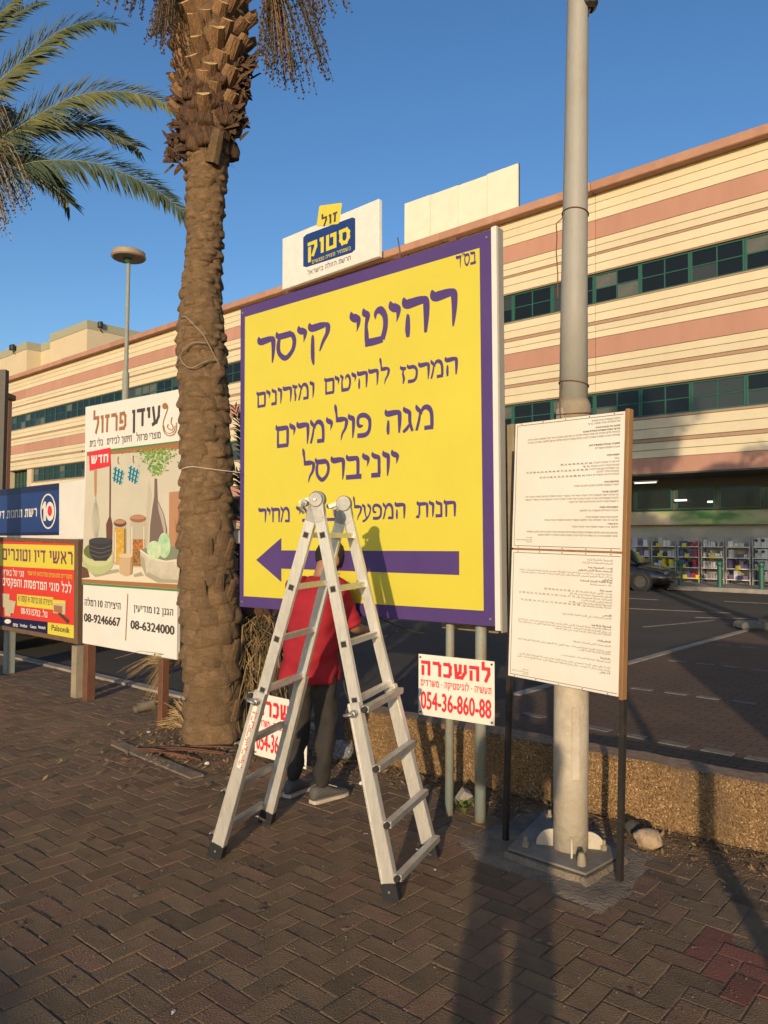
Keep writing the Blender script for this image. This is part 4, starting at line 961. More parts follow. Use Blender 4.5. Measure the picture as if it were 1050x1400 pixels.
xm, zm = NB.uv(849, 756)
for nm, z0, z1, lab in (('sheet', zm+.006, hh, 'upper printed Hebrew sheet'), ('sheet', 0.0, zm-.004, 'lower printed Arabic sheet')):
    mb = MB(); mb.bbox(-.664, -.003, z0, -.002, .001, z1, .001); o = mb.obj(nm, M['paper'], NB.e); o['label'] = lab
    # thin printed frame
    f_ = MB(); i0, i1 = -.650, -.010
    for (a, b, c, d) in ((i0, z0+.012, i1, z0+.0145), (i0, z1-.0145, i1, z1-.012), (i0, z0+.0148, i0+.0025, z1-.0148)):
        f_.add([(a, -.0042, b), (c, -.0042, b), (c, -.0042, d), (a, -.0042, d)], [(0, 1, 2, 3)])
    f_.obj('printed_frame', M['ink'], o)
    for k in range(5):
        for zz in (z0+.006, z1-.006):
            mb = MB(); mb.disc((-.62+.14*k, -.005, zz), (0, 1, 0), .0028, .003, 8); mb.obj('pin', M['blackmetal'], o)
HEB = 'חוק התכנון והבניה הודעה בדבר הפקדת תכנית מתאר מקומית שינוי יעוד קרקע אזור תעשיה גושים וחלקות מגרשים בתכנית הועדה המקומית לתכנון ולבניה מחוז המרכז נמסרת בזה הודעה כי במשרדי הועדה המחוזית הופקדה תכנית השטחים הכלולים בתכנית ומקומם כל מעונין רשאי לעיין בה בימים ובשעות שבהם המשרדים פתוחים לקהל'.split()
ARA = 'قانون التنظيم والبناء اعلان بشأن ايداع خارطة هيكلية محلية المنطقة الصناعية تغيير تخصيص الارض اللجنة المحلية للتنظيم لواء المركز يعلن بهذا انه في مكاتب اللجنة اودعت خارطة المساحات المشمولة بالخارطة'.split()
import unicodedata
FORMS = {}
for cp in list(range(0xFE80, 0xFEFD)):
    d_ = unicodedata.decomposition(chr(cp)).split()
    if len(d_) == 2: FORMS[(chr(int(d_[1], 16)), d_[0].strip('<>'))] = chr(cp)
def arab(wd):
    out = []; joins = lambda ch: (ch, 'initial') in FORMS
    for i, ch in enumerate(wd):
        a = i > 0 and joins(wd[i-1]); b = i < len(wd)-1 and joins(ch)
        f_ = 'medial' if a and b else 'final' if a else 'initial' if b else 'isolated'
        out.append(FORMS.get((ch, f_), ch))
    return ''.join(reversed(out))
rn = random.Random(4)
def lines_block(words, rtlf, rows, z0_, parent_tag, x_right, full, bold=.012):
    """rows: (z, fraction of full width, size, bold)"""
    acc = {}
    for (z, frac, sz, bd, kind) in rows:
        target = full*frac; s_ = ''
        toks = []
        need = int(target/(sz*.52))
        while sum(len(t_)+1 for t_ in toks) < need:
            toks.append(str(rn.randint(10, 99))+',' if kind == 'num' and len(toks) > 3 else rn.choice(words))
        vis = ' '.join(reversed([t_ if t_[0].isdigit() else rtlf(t_) for t_ in toks]))
        mb = font_text(vis, bd) if rtlf is arab else sans_text(vis, .15+bd*3)
        if rtlf is not arab: sz = sz*.62

        if not mb.v: continue
        ys = [v[1] for v in mb.v]; xs = [v[0] for v in mb.v]
        k = acc.setdefault('m', MB()); w0 = max(xs)-min(xs)
        k.add([(x_right-target+(vx-min(xs))/w0*target, -.0044, z+vy*sz) for vx, vy, _ in mb.v], mb.f)
    acc['m'].obj('lettering', M['ink'], NB.e)
def rowz(pxy): return NB.uv(849, pxy)[1]
def Z(cropy, off): # crop y (upper sheet crop at 0.1714) measured at the right text margin
    return off+cropy*.1714
up = []
for cy, fr_, b_, k in ((125, .28, 0, ''), (148, .32, 0, ''), (183, .24, .03, ''), (208, .37, .03, ''), (232, .98, 0, ''), (258, .98, 0, ''), (325, .30, .03, ''), (352, .24, 0, ''), (415, .12, .03, ''), (445, .05, 0, ''), (470, .60, 0, 'num'), (497, .36, 0, 'num'), (522, .985, 0, 'num'), (545, .22, 0, 'num'), (570, .83, 0, 'num'), (630, .14, .03, ''), (655, .45, 0, ''), (710, .16, .03, ''), (735, .99, 0, ''), (762, .99, 0, ''), (788, .5, 0, ''), (835, .18, .03, ''), (862, .38, 0, ''), (915, .32, 0, ''), (940, .76, 0, ''), (970, .10, .02, ''), (995, .46, 0, ''), (1042, .96, 0, ''), (1068, .83, 0, '')):
    up.append((NB.uv(848, 550+cy*.1714)[1]-.004, fr_, .0125, b_, k))
lines_block(HEB, lambda s: s[::-1], up, 0, None, -.028, .56)
dn = []
for cy, fr_, b_, k in ((155, .25, 0, ''), (180, .30, 0, ''), (218, .24, .02, ''), (243, .34, .02, ''), (268, .99, 0, ''), (290, .99, .0, ''), (312, .1, .03, ''), (330, .32, .02, ''), (355, .22, 0, ''), (400, .12, .03, ''), (423, .70, 0, 'num'), (447, .42, 0, 'num'), (470, .99, 0, 'num'), (492, .3, 0, 'num'), (515, .43, 0, 'num'), (535, .97, 0, 'num'), (597, .08, .03, ''), (620, .50, 0, ''), (687, .19, .03, ''), (708, .99, 0, ''), (730, .99, 0, ''), (750, .57, 0, ''), (806, .13, .03, ''), (842, .38, 0, ''), (885, .99, 0, ''), (905, .33, 0, ''), (945, .10, .02, ''), (970, .5, 0, ''), (1015, .97, 0, ''), (1038, .99, 0, ''), (1060, .1, .02, '')):
    dn.append((NB.uv(840, 740+cy*.1714)[1]-.004, fr_, .0125, b_, k))
lines_block(ARA, arab, dn, 0, None, -.05, .56)
for z_, wds, f in ((zm+.06, HEB, lambda s: s[::-1]), (.045, ARA, arab)):
    for k, (dz, fr_) in enumerate(((0, .07), (-.012, .2), (-.022, .07))): lines_block(wds, f, [(z_+dz, fr_, .009, 0, '')], 0, None, -.53, .55)
# black posts
for (px, py, zz, lab) in ((691, 1150, NB.h+.6, 'left thin black post of the white notice board'), (847, 1206, NB.h+.86, 'right thin black post of the white notice board')):
    p = G(px, py); top = D(px+12, 600, p.y)
    t = thing('post', lab, 'post', (p.x, p.y, 0), R(-48.7), 'thin black posts of the notice board')
    x1 = (D(705 if px < 700 else 860, 575, p.y).x-p.x); z1 = 2.1; mb = MB(); mb.bar((0, .0, -.03), (x1*.9, .02, z1 if px < 700 else 2.2), .026, .026, up=Vector((0, 1, 0))); mb.obj('post', M['blackmetal'], t)
# ================================================================ LEFT SIGNS
# tall kitchen poster
I = Sign('poster_board', 'tall cream advert board with kitchen photo and two phone numbers, left of the palm trunk', 'billboard', (-1.801, 6.75, .554), -39.28, .82, .22, 1.56, 2.375)
boxpart('board', M['white'], I.e, -I.w, 0, 0, 0, .04, I.h)
def ip(x, y): return (100+.2073*x, 530+.2073*y)
def IP(name, pts, m_, layer, par=None): return I.poly(name, [ip(*p) for p in pts], m_, layer, parent=par)
cw = mat('print_wall', (.58, .54, .43), .5, col2=(.50, .47, .38), scale=1.2)
ph = IP('printed_photo', [(88, 448), (760, 398), (760, 1306), (58, 1266)], cw, 1)
IP('green_line', [(92, 424), (760, 343), (760, 353), (92, 436)], M['greenprint'], 2); IP('brown_band', [(92, 437), (760, 354), (760, 400), (92, 452)], M['brownprint'], 2)
IP('brown_band', [(60, 1262), (760, 1302), (760, 1334), (60, 1286)], M['brownprint'], 2); IP('green_line', [(60, 1287), (760, 1335), (760, 1349), (60, 1300)], M['greenprint'], 2)
I.word('עידן', 181, 219.5, 554, 579, M['charcoal'], 'noto', .035); I.word('פרזול', 128, 173.6, 562, 587, M['brownprint'], 'noto', .035)
I.word('מוצרי פרזול', 187, 220, 590, 599, M['charcoal'], 'noto', .015); I.word('חיתוך לבידים', 146.6, 180.4, 595, 603.5, M['charcoal'], 'noto', .015); I.word('כלי בית', 122.8, 141, 600.5, 609, M['charcoal'], 'noto', .015)
rb = IP('red_tag', [(108, 425), (248, 395), (252, 515), (112, 548)], M['redprint'], 4); I.word('חדש', 125.5, 149, 620.5, 632, M['white'], 'noto', .05, layer=5)
# ladle / bird shaped emblem in brown line
def stroke(name, pts, w_, m_, layer, par=None):
    P = smooth_path(pts, 5); mb = MB(); vs = []; n = len(P)
    for i, (x, y) in enumerate(P):
        a = P[max(i-1, 0)]; b = P[min(i+1, n-1)]; dx, dy = b[0]-a[0], b[1]-a[1]; l = math.hypot(dx, dy) or 1; ww = w_ if not callable(w_) else w_(i/(n-1))
        for s_ in (1, -1):
            u, z = I.uv(*ip(x-dy/l*ww/2*s_, y+dx/l*ww/2*s_)); vs.append((u, -.0015*layer, z))
    mb.add(vs, [(2*i, 2*i+1, 2*i+3, 2*i+2) for i in range(n-1)]); return mb.obj(name, m_, par or I.e)
stroke('emblem', [(606, 108), (622, 125), (622, 150), (608, 190), (596, 235), (600, 285), (625, 315), (660, 312), (682, 280), (684, 230)], lambda t: 6+18*max(0, 1-t*5), M['brownprint'], 3)
stroke('emblem', [(655, 195), (648, 230), (662, 262), (650, 280), (625, 262), (630, 240)], 6, M['brownprint'], 3)
IP('emblem', ellipse(606, 122, 15, 20, 16), M['brownprint'], 4)
stroke('emblem', [(600, 250), (612, 290), (640, 302), (668, 285), (676, 250)], 4, M['brownprint'], 4)
# kitchen picture
pm = lambda n_, c_: mat('print_'+n_, c_, .5)
dkb, lgw = pm('dark_wood', (.13, .06, .04)), pm('light_wood', (.42, .22, .12))
IP('counter', [(62, 1150), (760, 1185), (760, 1300), (60, 1262)], pm('counter', (.66, .60, .46)), 2, ph)
IP('whisk_handle', [(140, 545), (158, 542), (156, 700), (149, 725), (142, 700)], lgw, 2, ph)
for k in range(-3, 4): 
    stroke('whisk_wire', [(150, 725), (150+k*5, 800), (150+k*8, 900), (152+k*3, 985)], 2.2, pm('wire', (.42, .40, .34)), 2+.2*(k+3), ph)
IP('paddle', [(243, 500), (252, 500), (250, 850), (262, 900), (260, 1010), (222, 1010), (220, 900), (240, 850)], dkb, 3, ph)
for (x, y) in ((300, 515), (400, 508)):
    stroke('hook', [(x, y-60), (x-2, y-30), (x+4, y-10)], 5, dkb, 3, ph)
    tq = [(x-28, y), (x+42, y+38), (x+22, y+132), (x-38, y+98)]
    IP('towel', tq, pm('towel', (.30, .55, .55)), 3, ph)
    for s_ in (.2, .5, .8):
        a = (tq[0][0]+(tq[1][0]-tq[0][0])*s_, tq[0][1]+(tq[1][1]-tq[0][1])*s_); b = (tq[3][0]+(tq[2][0]-tq[3][0])*s_, tq[3][1]+(tq[2][1]-tq[3][1])*s_)
        stroke('towel_stripe', [a, b], 9, pm('navy', (.02, .08, .14)), 4, ph)
        a = (tq[0][0]+(tq[3][0]-tq[0][0])*s_, tq[0][1]+(tq[3][1]-tq[0][1])*s_); b = (tq[1][0]+(tq[2][0]-tq[1][0])*s_, tq[1][1]+(tq[2][1]-tq[1][1])*s_)
        stroke('towel_stripe', [a, b], 8, pm('navy2', (.03, .14, .20)), 4.5, ph)
vase = pm('vase', (.17, .12, .10))
IP('vase', [(540, 600), (556, 600), (560, 740), (600, 830), (622, 930), (620, 1060), (505, 1060), (512, 900), (528, 780), (538, 720)], vase, 4, ph)
IP('vase_highlight', [(562, 750), (600, 835), (617, 930), (612, 1000), (590, 900), (565, 800)], pm('vase2', (.42, .35, .30)), 4.5, ph)
rp = random.Random(9); lf = MB(); greens = [pm('leaf1', (.10, .25, .03)), pm('leaf2', (.20, .38, .06)), pm('leaf3', (.33, .48, .14))]
for k in range(420):
    a = rp.gauss(0, 1); b = abs(rp.gauss(0, 1)); x = 552+a*58; y = 585-rp.uniform(0, 1)**.7*190-0*b; wdt = (590-y)/190; x = 552+a*60*(.25+wdt)
    if y < 413-.075*(x-440) + 0: y = 425
    s_ = rp.uniform(4, 10); an = rp.uniform(0, 3.14)
    q = [(x+s_*math.cos(an), y+s_*math.sin(an)), (x-s_*.5*math.sin(an), y+s_*.5*math.cos(an)), (x-s_*math.cos(an), y-s_*math.sin(an)), (x+s_*.5*math.sin(an), y-s_*.5*math.cos(an))]
    vs = []
    for p_ in q: u, z = I.uv(*ip(*p_)); vs.append((u, -.0060-.00002*k, z))
    lf.add(vs, [(0, 1, 2, 3)], rp.choice((0, 1, 1, 2)))
tag(lf.obj('printed_leaves', greens, ph), kind='stuff')
IP('cutting_board', [(636, 690), (760, 676), (760, 1100), (634, 1080)], lgw, 3, ph)
def jar(x0, x1, y0, y1, col, lid, top):
    IP('jar_glass', [(x0, y0), (x1, y0), (x1+4, y0+40), (x1+2, y1), (x0, y1), (x0-4, y0+40)], pm('glass', (.44, .40, .31)), 3, ph)
    IP('jar_filling', [(x0+3, top), (x1-3, top), (x1-3, y1-10), (x0+3, y1-10)], col, 4, ph)
    IP('jar_lid', ellipse((x0+x1)/2, y0-12, (x1-x0)/2+4, 26, 18), lid, 5, ph); IP('jar_lid_top', ellipse((x0+x1)/2, y0-20, (x1-x0)/2, 14, 18), lgw, 5.5, ph)
pasta = mat('print_pasta', (.48, .24, .03), .5, col2=(.62, .40, .08), scale=60); mixp = mat('print_mixed', (.10, .07, .04), .5, col2=(.50, .22, .05), scale=50)
jar(275, 350, 905, 1170, pasta, dkb, 925); jar(382, 480, 875, 1185, mixp, pm('lid', (.30, .13, .07)), 1000)
for k, (cy, c_) in enumerate(((1150, (.42, .46, .22)), (1110, (.50, .52, .28)), (1080, (.12, .16, .04)))):
    IP('green_bowl', ellipse(168, cy, 102-8*(k == 2), 82-12*k, 24), pm('bowl%d' % k, c_), 5+.4*k, ph)
IP('black_bowl', [(110, 1010), (262, 1010), (258, 1100), (225, 1142), (145, 1142), (114, 1100)], M['ink'], 6.4, ph)
for k in range(3): stroke('bowl_rim', [(112, 1040+k*28), (186, 1062+k*28), (260, 1040+k*28)], 4, pm('rim', (.13, .13, .14)), 7, ph)
IP('bowl_opening', ellipse(186, 1010, 75, 22, 20), pm('open', (.05, .05, .055)), 7.2, ph)
IP('candle', [(308, 1105), (400, 1105), (396, 1225), (352, 1245), (312, 1225)], pm('candle', (.52, .37, .22)), 6, ph); IP('candle_top', ellipse(354, 1108, 46, 14, 18), pm('candle2', (.62, .47, .30)), 6.5, ph)
IP('pot', [(445, 1065), (760, 1120), (760, 1290), (560, 1285), (480, 1240), (450, 1160)], mat('print_pot', (.42, .39, .31), .5, col2=(.62, .56, .44), scale=4), 5, ph)
IP('pot_inside', [(448, 1068), (560, 1040), (700, 1050), (760, 1120), (600, 1142), (500, 1118)], pm('inside', (.20, .22, .15)), 5.5, ph)
IP('pale_vegetable', ellipse(540, 1072, 48, 62, 20), mat('print_veg', (.35, .55, .33), .5, col2=(.62, .68, .45), scale=14), 6, ph); IP('pale_vegetable', ellipse(606, 1040, 42, 84, 20), mat('print_veg2', (.22, .50, .28), .5, col2=(.55, .66, .42), scale=12), 5.8, ph)
sh = pm('shade', (.36, .33, .24)); hl = pm('highlight', (.66, .62, .52))
for (x0, x1, y0, y1) in ((281, 287, 950, 1150), (388, 396, 915, 1170), (468, 474, 915, 1160)): IP('jar_highlight', [(x0, y0), (x1, y0), (x1, y1), (x0, y1)], hl, 4.8, ph)
IP('jar_shade', [(340, 930), (350, 930), (350, 1168), (338, 1168)], pm('sh2', (.25, .16, .05)), 4.8, ph)
IP('pot_shade', [(448, 1100), (475, 1125), (490, 1240), (482, 1238), (452, 1160)], sh, 5.2, ph); IP('pot_shade', [(560, 1285), (480, 1240), (500, 1215), (590, 1262), (760, 1268), (760, 1290)], sh, 5.25, ph)
IP('pot_rim', [(446, 1064), (520, 1118), (620, 1142), (760, 1126), (760, 1134), (618, 1152), (515, 1128), (446, 1076)], hl, 5.7, ph)
IP('candle_shade', [(384, 1112), (400, 1105), (396, 1225), (380, 1236)], pm('cs', (.36, .24, .13)), 6.3, ph); IP('counter_shadow', [(120, 1225), (300, 1195), (310, 1215), (150, 1250)], sh, 2.6, ph); IP('counter_shadow', [(400, 1232), (450, 1215), (470, 1240), (405, 1250)], sh, 2.7, ph)
IP('wall_shade', [(500, 600), (520, 700), (500, 900), (492, 1040), (480, 1040), (486, 800)], pm('ws', (.47, .43, .33)), 2.2, ph)
for k in range(9):
    x = rp.uniform(660, 750); y = rp.uniform(700, 1060); IP('wood_grain', [(x, y), (x+5, y), (x+3, y+rp.uniform(60, 120)), (x-1, y+60)], pm('grain', (.33, .16, .08)), 3.3+.02*k, ph)
for k in range(60):
    jx = 0 if k < 30 else 1; x = rp.uniform(282, 344) if jx == 0 else rp.uniform(390, 472); y = rp.uniform(935, 1150) if jx == 0 else rp.uniform(1010, 1090); s_ = rp.uniform(4, 9)
    IP('pasta_piece', [(x-s_, y-s_*.6), (x+s_*.3, y-s_), (x+s_, y+s_*.4), (x-s_*.2, y+s_)], (pm('pa', (.66, .42, .08)) if jx == 0 else pm('pb', (.55, .18, .05))) if k in (0, 30) else bpy.data.materials['print_pa' if jx == 0 else 'print_pb'], 4.4+.004*k, ph)
IP('dark_corner', [(62, 1175), (100, 1195), (112, 1250), (62, 1256)], dkb, 6, ph)
# phone numbers
def ib(x, y): return (.238*x, 730+.238*y)
I.poly('divider', [ib(733, 345), ib(738, 345), ib(725, 612), ib(720, 612)], M['brownprint'], 2)
I.word('היצירה 10 רמלה', 116, 165, 824.5, 833.5, M['charcoal'], 'noto', .02); I.word('08-9246667', 115, 165, 844.5, 857, M['charcoal'], 'noto', .035)
I.word('הגנן 12 מודיעין', 183.3, 237, 833, 842, M['charcoal'], 'noto', .02); I.word('08-6324000', 178.6, 239, 855.5, 868.5, M['charcoal'], 'noto', .035)
for (px, py) in ((113, 617), (212, 895)):
    u, z = I.uv(px, py); mb = MB(); mb.disc((u, -.004, z), (0, 1, 0), .009, .008, 10); mb.obj('screw', M['ink'], I.e)
post('poster_post', 'brown steel leg beside the dusty cream post at the left end of the kitchen poster', 'post', 121, 957, .045, .56, M['rustpost'], 'brown legs of the tall kitchen poster', sq=True)
post('poster_post', 'brown steel leg under the right half of the kitchen poster near the palm', 'post', 222.5, 992, .034, .57, M['rustpost'], 'brown legs of the tall kitchen poster', sq=True)
post('frame_post', 'dusty cream square post between the toner advert and the kitchen poster', 'post', 106, 953, .05, .52, M['creampost'], sq=True)
post('frame_post', 'grey blue post under the left part of the red and yellow toner advert', 'post', 12, 920, .05, .55, M['bluepost'], sq=True)

# toner advert
P_ = Sign('toner_advert', 'red and yellow toner advert with a Palsonik label in a brown wooden frame', 'billboard', (-3.141, 8.0, .535), -38.97, 1.51, .65, 2.996, 1.017)
boxpart('board', M['redorange'], P_.e, -P_.w, 0, .03, -.07, .03, P_.h-.0)
def pp(x, y): return (.1429*x, 730+.1429*y)
P_.poly('yellow_band', [pp(-420, 84), (103.4, 746), pp(724, 345), pp(-420, 285)], M['yellow'], 1)
vio = pm('violet', (.17, .04, .10))
P_.word('ראשי דיו וטונרים', 3.6, 100, 754.5, 772, vio, 'noto', .03)
P_.word('מקוריים ותואמים מהיבואן הרשמי', 38, 99, 786, 791.5, M['yellow'], 'noto', .01)
P_.word('הכי זול בארץ!', 4, 33, 781, 789, M['white'], 'noto', .03)
P_.word('לכל סוגי המדפסות והפקסים', 3.6, 98, 799.5, 811, M['white'], 'noto', .03)
P_.poly('yellow_box', [pp(165, 575), pp(512, 607), pp(512, 725), pp(165, 685)], M['yellow'], 2); P_.word('היצירה 10 כניסה א קומה א', 25, 72, 820, 828, vio, 'noto', .02, layer=3)
P_.word('טל. 08-9315752', 29, 65, 836.5, 844.5, M['white'], 'noto', .03)
P_.poly('navy_band', [pp(-420, 745), pp(460, 842), pp(458, 962), pp(-420, 860)], M['bluedark'], 1.5)
P_.poly('yellow_label', [pp(460, 845), pp(722, 875), pp(720, 1000), pp(458, 965)], M['yellow'], 2.5); P_.word('Palsonik', 71, 96, 858, 866, M['charcoal'], 'noto', .02, layer=3.5)
for tx, a, b in (('xerox', 18, 25), ('brother', 28, 38), ('Canon', 41.5, 50), ('lexmark', 53, 63)): P_.word(tx, a, b, 853+(a-18)*.09, 857.5+(a-18)*.09, M['white'], 'noto', .02, layer=2.5)
P_.poly('badge', [(11+4.5*math.cos(k*.5236), 849.5+3.2*math.sin(k*.5236)) for k in range(12)], M['white'], 2.5)
be = pm('beige', (.50, .44, .30))
P_.poly('cartridge_box', [pp(512, 628), pp(632, 638), pp(628, 770), pp(512, 755)], be, 3); P_.poly('cartridge_box_front', [pp(520, 680), pp(600, 690), pp(600, 760), pp(520, 745)], M['brownprint'], 3.5)
P_.poly('cartridge_box_top', [pp(512, 628), pp(632, 638), pp(632, 668), pp(512, 660)], M['yellow'], 4); P_.poly('cartridge', [pp(555, 760), pp(580, 752), pp(665, 825), pp(655, 860)], M['charcoal'], 4.5)
P_.poly('cartridge_box', [pp(20, 568), pp(95, 575), pp(92, 700), pp(30, 700)], be, 3); P_.poly('cartridge_box', [pp(80, 630), pp(155, 645), pp(135, 760), pp(85, 750)], be, 3.6); P_.poly('cartridge_box', [pp(50, 690), pp(112, 700), pp(104, 790), pp(52, 780)], be, 4.2)
boxpart('frame_upright', M['woodbrown'], P_.e, -.062, -.03, -.02, .012, .05, P_.h+.04); boxpart('frame_rail', M['woodbrown'], P_.e, -P_.w, -.02, -.02, -.064, .04, .028); boxpart('frame_rail', M['woodbrown'], P_.e, -P_.w, -.0, P_.h+.002, -.064, .04, P_.h+.045)

# blue fuel-station sign
Bs = Sign('fuel_sign', 'blue fuel station sign with a ringed 10 and blank cream end above the toner advert', 'billboard', (-3.106, 8.0, 1.602), -46, .77, -.38, 3.2, .626)
boxpart('board', M['white'], Bs.e, -Bs.w, 0, 0, 0, .04, Bs.h)
def bp(x, y): return (.119*x, 640+.119*y)
Bs.poly('blue_face', [bp(-500, 305), bp(680, 172), bp(680, 770), bp(-500, 782)], M['bluedeep'], 1)
Bs.poly('dark_strip', [bp(-500, 305), bp(680, 172), bp(680, 248), bp(-500, 372)], M['bluedark'], 2); Bs.poly('dark_strip', [bp(-500, 752), bp(680, 733), bp(680, 770), bp(-500, 782)], M['bluedark'], 2)
def ring(name, cx, cy, rx, ry, t, m_, layer):
    mb = MB(); vs = []; n = 36
    for k in range(n):
        a = 6.2832*k/n
        for q in (1, 0):
            u, z = Bs.uv(*bp(cx+(rx-t*(1-q))*math.cos(a), cy+(ry-t*(1-q)*1.3)*math.sin(a))); vs.append((u, -.0015*layer, z))
    mb.add(vs, [(2*k, 2*k+1, (2*k+3) % (2*n), (2*k+2) % (2*n)) for k in range(n)]); mb.obj(name, m_, Bs.e)
ring('emblem_ring', 558, 496, 90, 203, 14, M['white'], 3)
Bs.poly('numeral', [bp(486, 445), bp(512, 385), bp(532, 385), bp(532, 606), bp(504, 606), bp(504, 455), bp(492, 478)], M['white'], 3)
Bs.poly('numeral', [bp(580+49*math.cos(k*.2618), 497+110*math.sin(k*.2618)) for k in range(24)], M['white'], 3.6); Bs.poly('red_dot', [bp(578+26*math.cos(k*.2618), 492+60*math.sin(k*.2618)) for k in range(24)], M['redprint'], 4.2)
Bs.word('רשת תחנות דלק', -6, 51.3, 694.5, 706, M['white'], 'noto', .04, layer=2.6)
for x in (-.06, -1.3): boxpart('support', M['rustpost'], Bs.e, x-.04, .045, -.65, x+.04, .12, Bs.h-.05)

# rooftop signs
K = Sign('rooftop_sign', 'white rooftop sign with a dark blue and yellow discount store logo', 'rooftop sign', (-.371, 37.94, 15.9), -42.05, 0, -.86, 7.405, 2.95)
boxpart('board', M['white'], K.e, -K.w, 0, 0, 0, .25, K.h, .02)
def kp(x, y): return (370+.181*x, 260+.181*y)
ck = [kp(247, 343), kp(640, 197), kp(640, 463), kp(247, 590)]
def rnd(q, r=.06):
    out = []; n = len(q)
    for i in range(n):
        a, b, c = q[i-1], q[i], q[(i+1) % n]
        for t in (0, .5, 1):
            s0 = r*(1-t); s1 = r*t; out.append((b[0]+(a[0]-b[0])*s0+(c[0]-b[0])*s1, b[1]+(a[1]-b[1])*s0+(c[1]-b[1])*s1))
    return out
K.poly('logo_panel', rnd(ck), M['bluedeep'], 6); tg_ = K.poly('yellow_tag', rnd([kp(370, 118), kp(543, 95), kp(518, 255), kp(348, 275)], .05), M['yellow'], 12)
K.word('סטוק', 421, 479.5, 309, 331, M['yellow'], 'noto', .05, layer=10); K.word('זול', 440, 461.5, 289, 302, M['charcoal'], 'noto', .04, layer=16)
K.word('כשמחיר וחוויה נפגשים', 427, 479.5, 336.5, 341.5, M['yellow'], 'noto', .01, layer=10); K.word('הרשת הזולה בישראל', 421, 479.5, 349.5, 355.5, M['charcoal'], 'noto', .01, layer=8)
Kb = Sign('rooftop_sign', 'blank weathered cream rooftop billboard to the right of the logo sign', 'rooftop sign', (5.842, 33.655, 16.5), -40.05, 0, -.28, 6.474, 2.06)
for i in range(4): boxpart('blank_panel', mat('weathered_cream', (.76, .71, .58), .7, col2=(.70, .65, .52), scale=1.5), Kb.e, -Kb.w*(1-i/4)+.01, 0, .0+.02*(i % 2), -Kb.w*(1-(i+1)/4)-.01, .12, Kb.h-.02*(i % 3), .01)
for i in range(5):
    x = -Kb.w*(i/4); mb = MB(); mb.tube([(x*.97-.08, .22, -.5), (x*.97-.08, .22, Kb.h+.08)], .05, 8); mb.obj('post', M['blackmetal'], Kb.e)
boxpart('frame_rail', M['blackmetal'], Kb.e, -Kb.w, .13, -.06, 0, .2, -.005)
t = thing('antenna', 'tiny whip aerial on the roof edge between the two rooftop signs', 'antenna', tuple(D(548, 333, 36.3))); mb = MB(); mb.tube([(0, 0, -.6), (-.15, 0, .3)], .03, 6); mb.obj('rod', M['blackmetal'], t)
# neighbour structures at the far left edge
q = D(5, 760, 40); t = thing('neighbour_building', 'brown corner of a neighbouring building at the far left edge', 'building', (q.x-4.05, 40, 0), 0)
mb = MB(); mb.bbox(-8, 0, 0, 4.05, .5, 8.9, .05); mb.obj('wall', M['red'], t)
mb = MB(); mb.bbox(-8, -.3, 8.9, 4.2, .6, 9.2, .05); mb.obj('roof', M['woodbrown'], t)
q = D(1, 730, 16); t = thing('utility_post', 'dark post cut by the left edge of the picture behind the blue sign', 'post', (q.x-.02, 16, 0)); mb = MB(); mb.bbox(-.07, -.07, 0, .07, .07, D(2, 506, 16).z, .01); mb.obj('post', M['blackmetal'], t)

# ================================================================ BIG POLE
pc = Vector((D(780, 1160, 3.99).x, 3.99, 0)); t = thing('light_pole', 'tall grey round pole with a cream painted lower part behind the notice board', 'pole', tuple(pc))
def off(px, py): v = D(px, py, 3.99); return (v.x-pc.x, 0, v.z)
zsplit = off(783, 560)[2]
a = off(780, 1160); mb = MB(); P = [(0, 0, .05)]+[(off(780+(1160-y)*.0045, y)[0], 0, off(780, y)[2]) for y in (1000, 850, 700, 560)]
mb.tube(P, [.088, .088, .087, .085, .084], 40); mb.obj('lower_shaft', M['polepaint'], t, smooth=True)
tx_ = [off(784, 556), off(785, 400), off(787.5, 200), off(790, 0), off(793, -300), off(797, -700)]
mb = MB(); mb.tube([(p[0], 0, p[2]) for p in tx_], [.074, .069, .062, .055, .05, .045], 40); mb.obj('upper_shaft', M['galv'], t, smooth=True)
mb = MB(); mb.tube([(tx_[0][0], 0, zsplit-.06), (tx_[0][0], 0, zsplit-.05), (tx_[0][0], 0, zsplit+.02), (tx_[0][0], 0, zsplit+.05)], [.085, .088, .088, .075], 32); mb.obj('collar', M['creampost'], t, smooth=True)
mb = MB(); x0 = off(779, 970); mb.bbox(x0[0]-.012, -.092, off(780, 1060)[2], x0[0]+.03, -.080, off(780, 962)[2], .003); mb.obj('access_cover', M['polepaint'], t)
for py, rad in ((293, .068), (526, .076), (552, .079), (566, .09)):
    c = off(784.5 if py > 400 else 786.5, py); mb = MB(); n = 24; tl = .012
    mb.tube([(c[0]+rad*math.cos(k*6.2832/n), rad*math.sin(k*6.2832/n), c[2]+tl*math.sin(k*6.2832/n+py)) for k in range(n+1)], .0035, 6, cap=False); mb.obj('wire_ring', M['rustpost'], t)
mb = MB(); P = [off(768, 298), off(764, 306), off(757, 312), off(758, 330), off(757, 350), off(759, 380), off(759, 412)]; mb.tube([(p[0], -.06, p[2]) for p in P], .003, 6); mb.obj('hanging_wire', M['rustpost'], t)
mb = MB(); P = [off(765, 527), off(762, 536), off(762, 562), off(763, 575)]; mb.tube([(p[0], -.06, p[2]) for p in P], .003, 6); mb.obj('hanging_wire', M['rustpost'], t)
c = off(806, 8); mb = MB(); mb.bbox(c[0]-.035, -.06, c[2]-.035, c[0]+.035, .03, c[2]+.05, .02); mb.ball((c[0]-.025, -.03, c[2]-.0), .03, .03, .03); mb.tube([(c[0]-.005, -.03, c[2]-.04), (c[0]-.02, -.03, c[2]-.085)], .005, 6); mb.obj('clamp', M['blackmetal'], t)
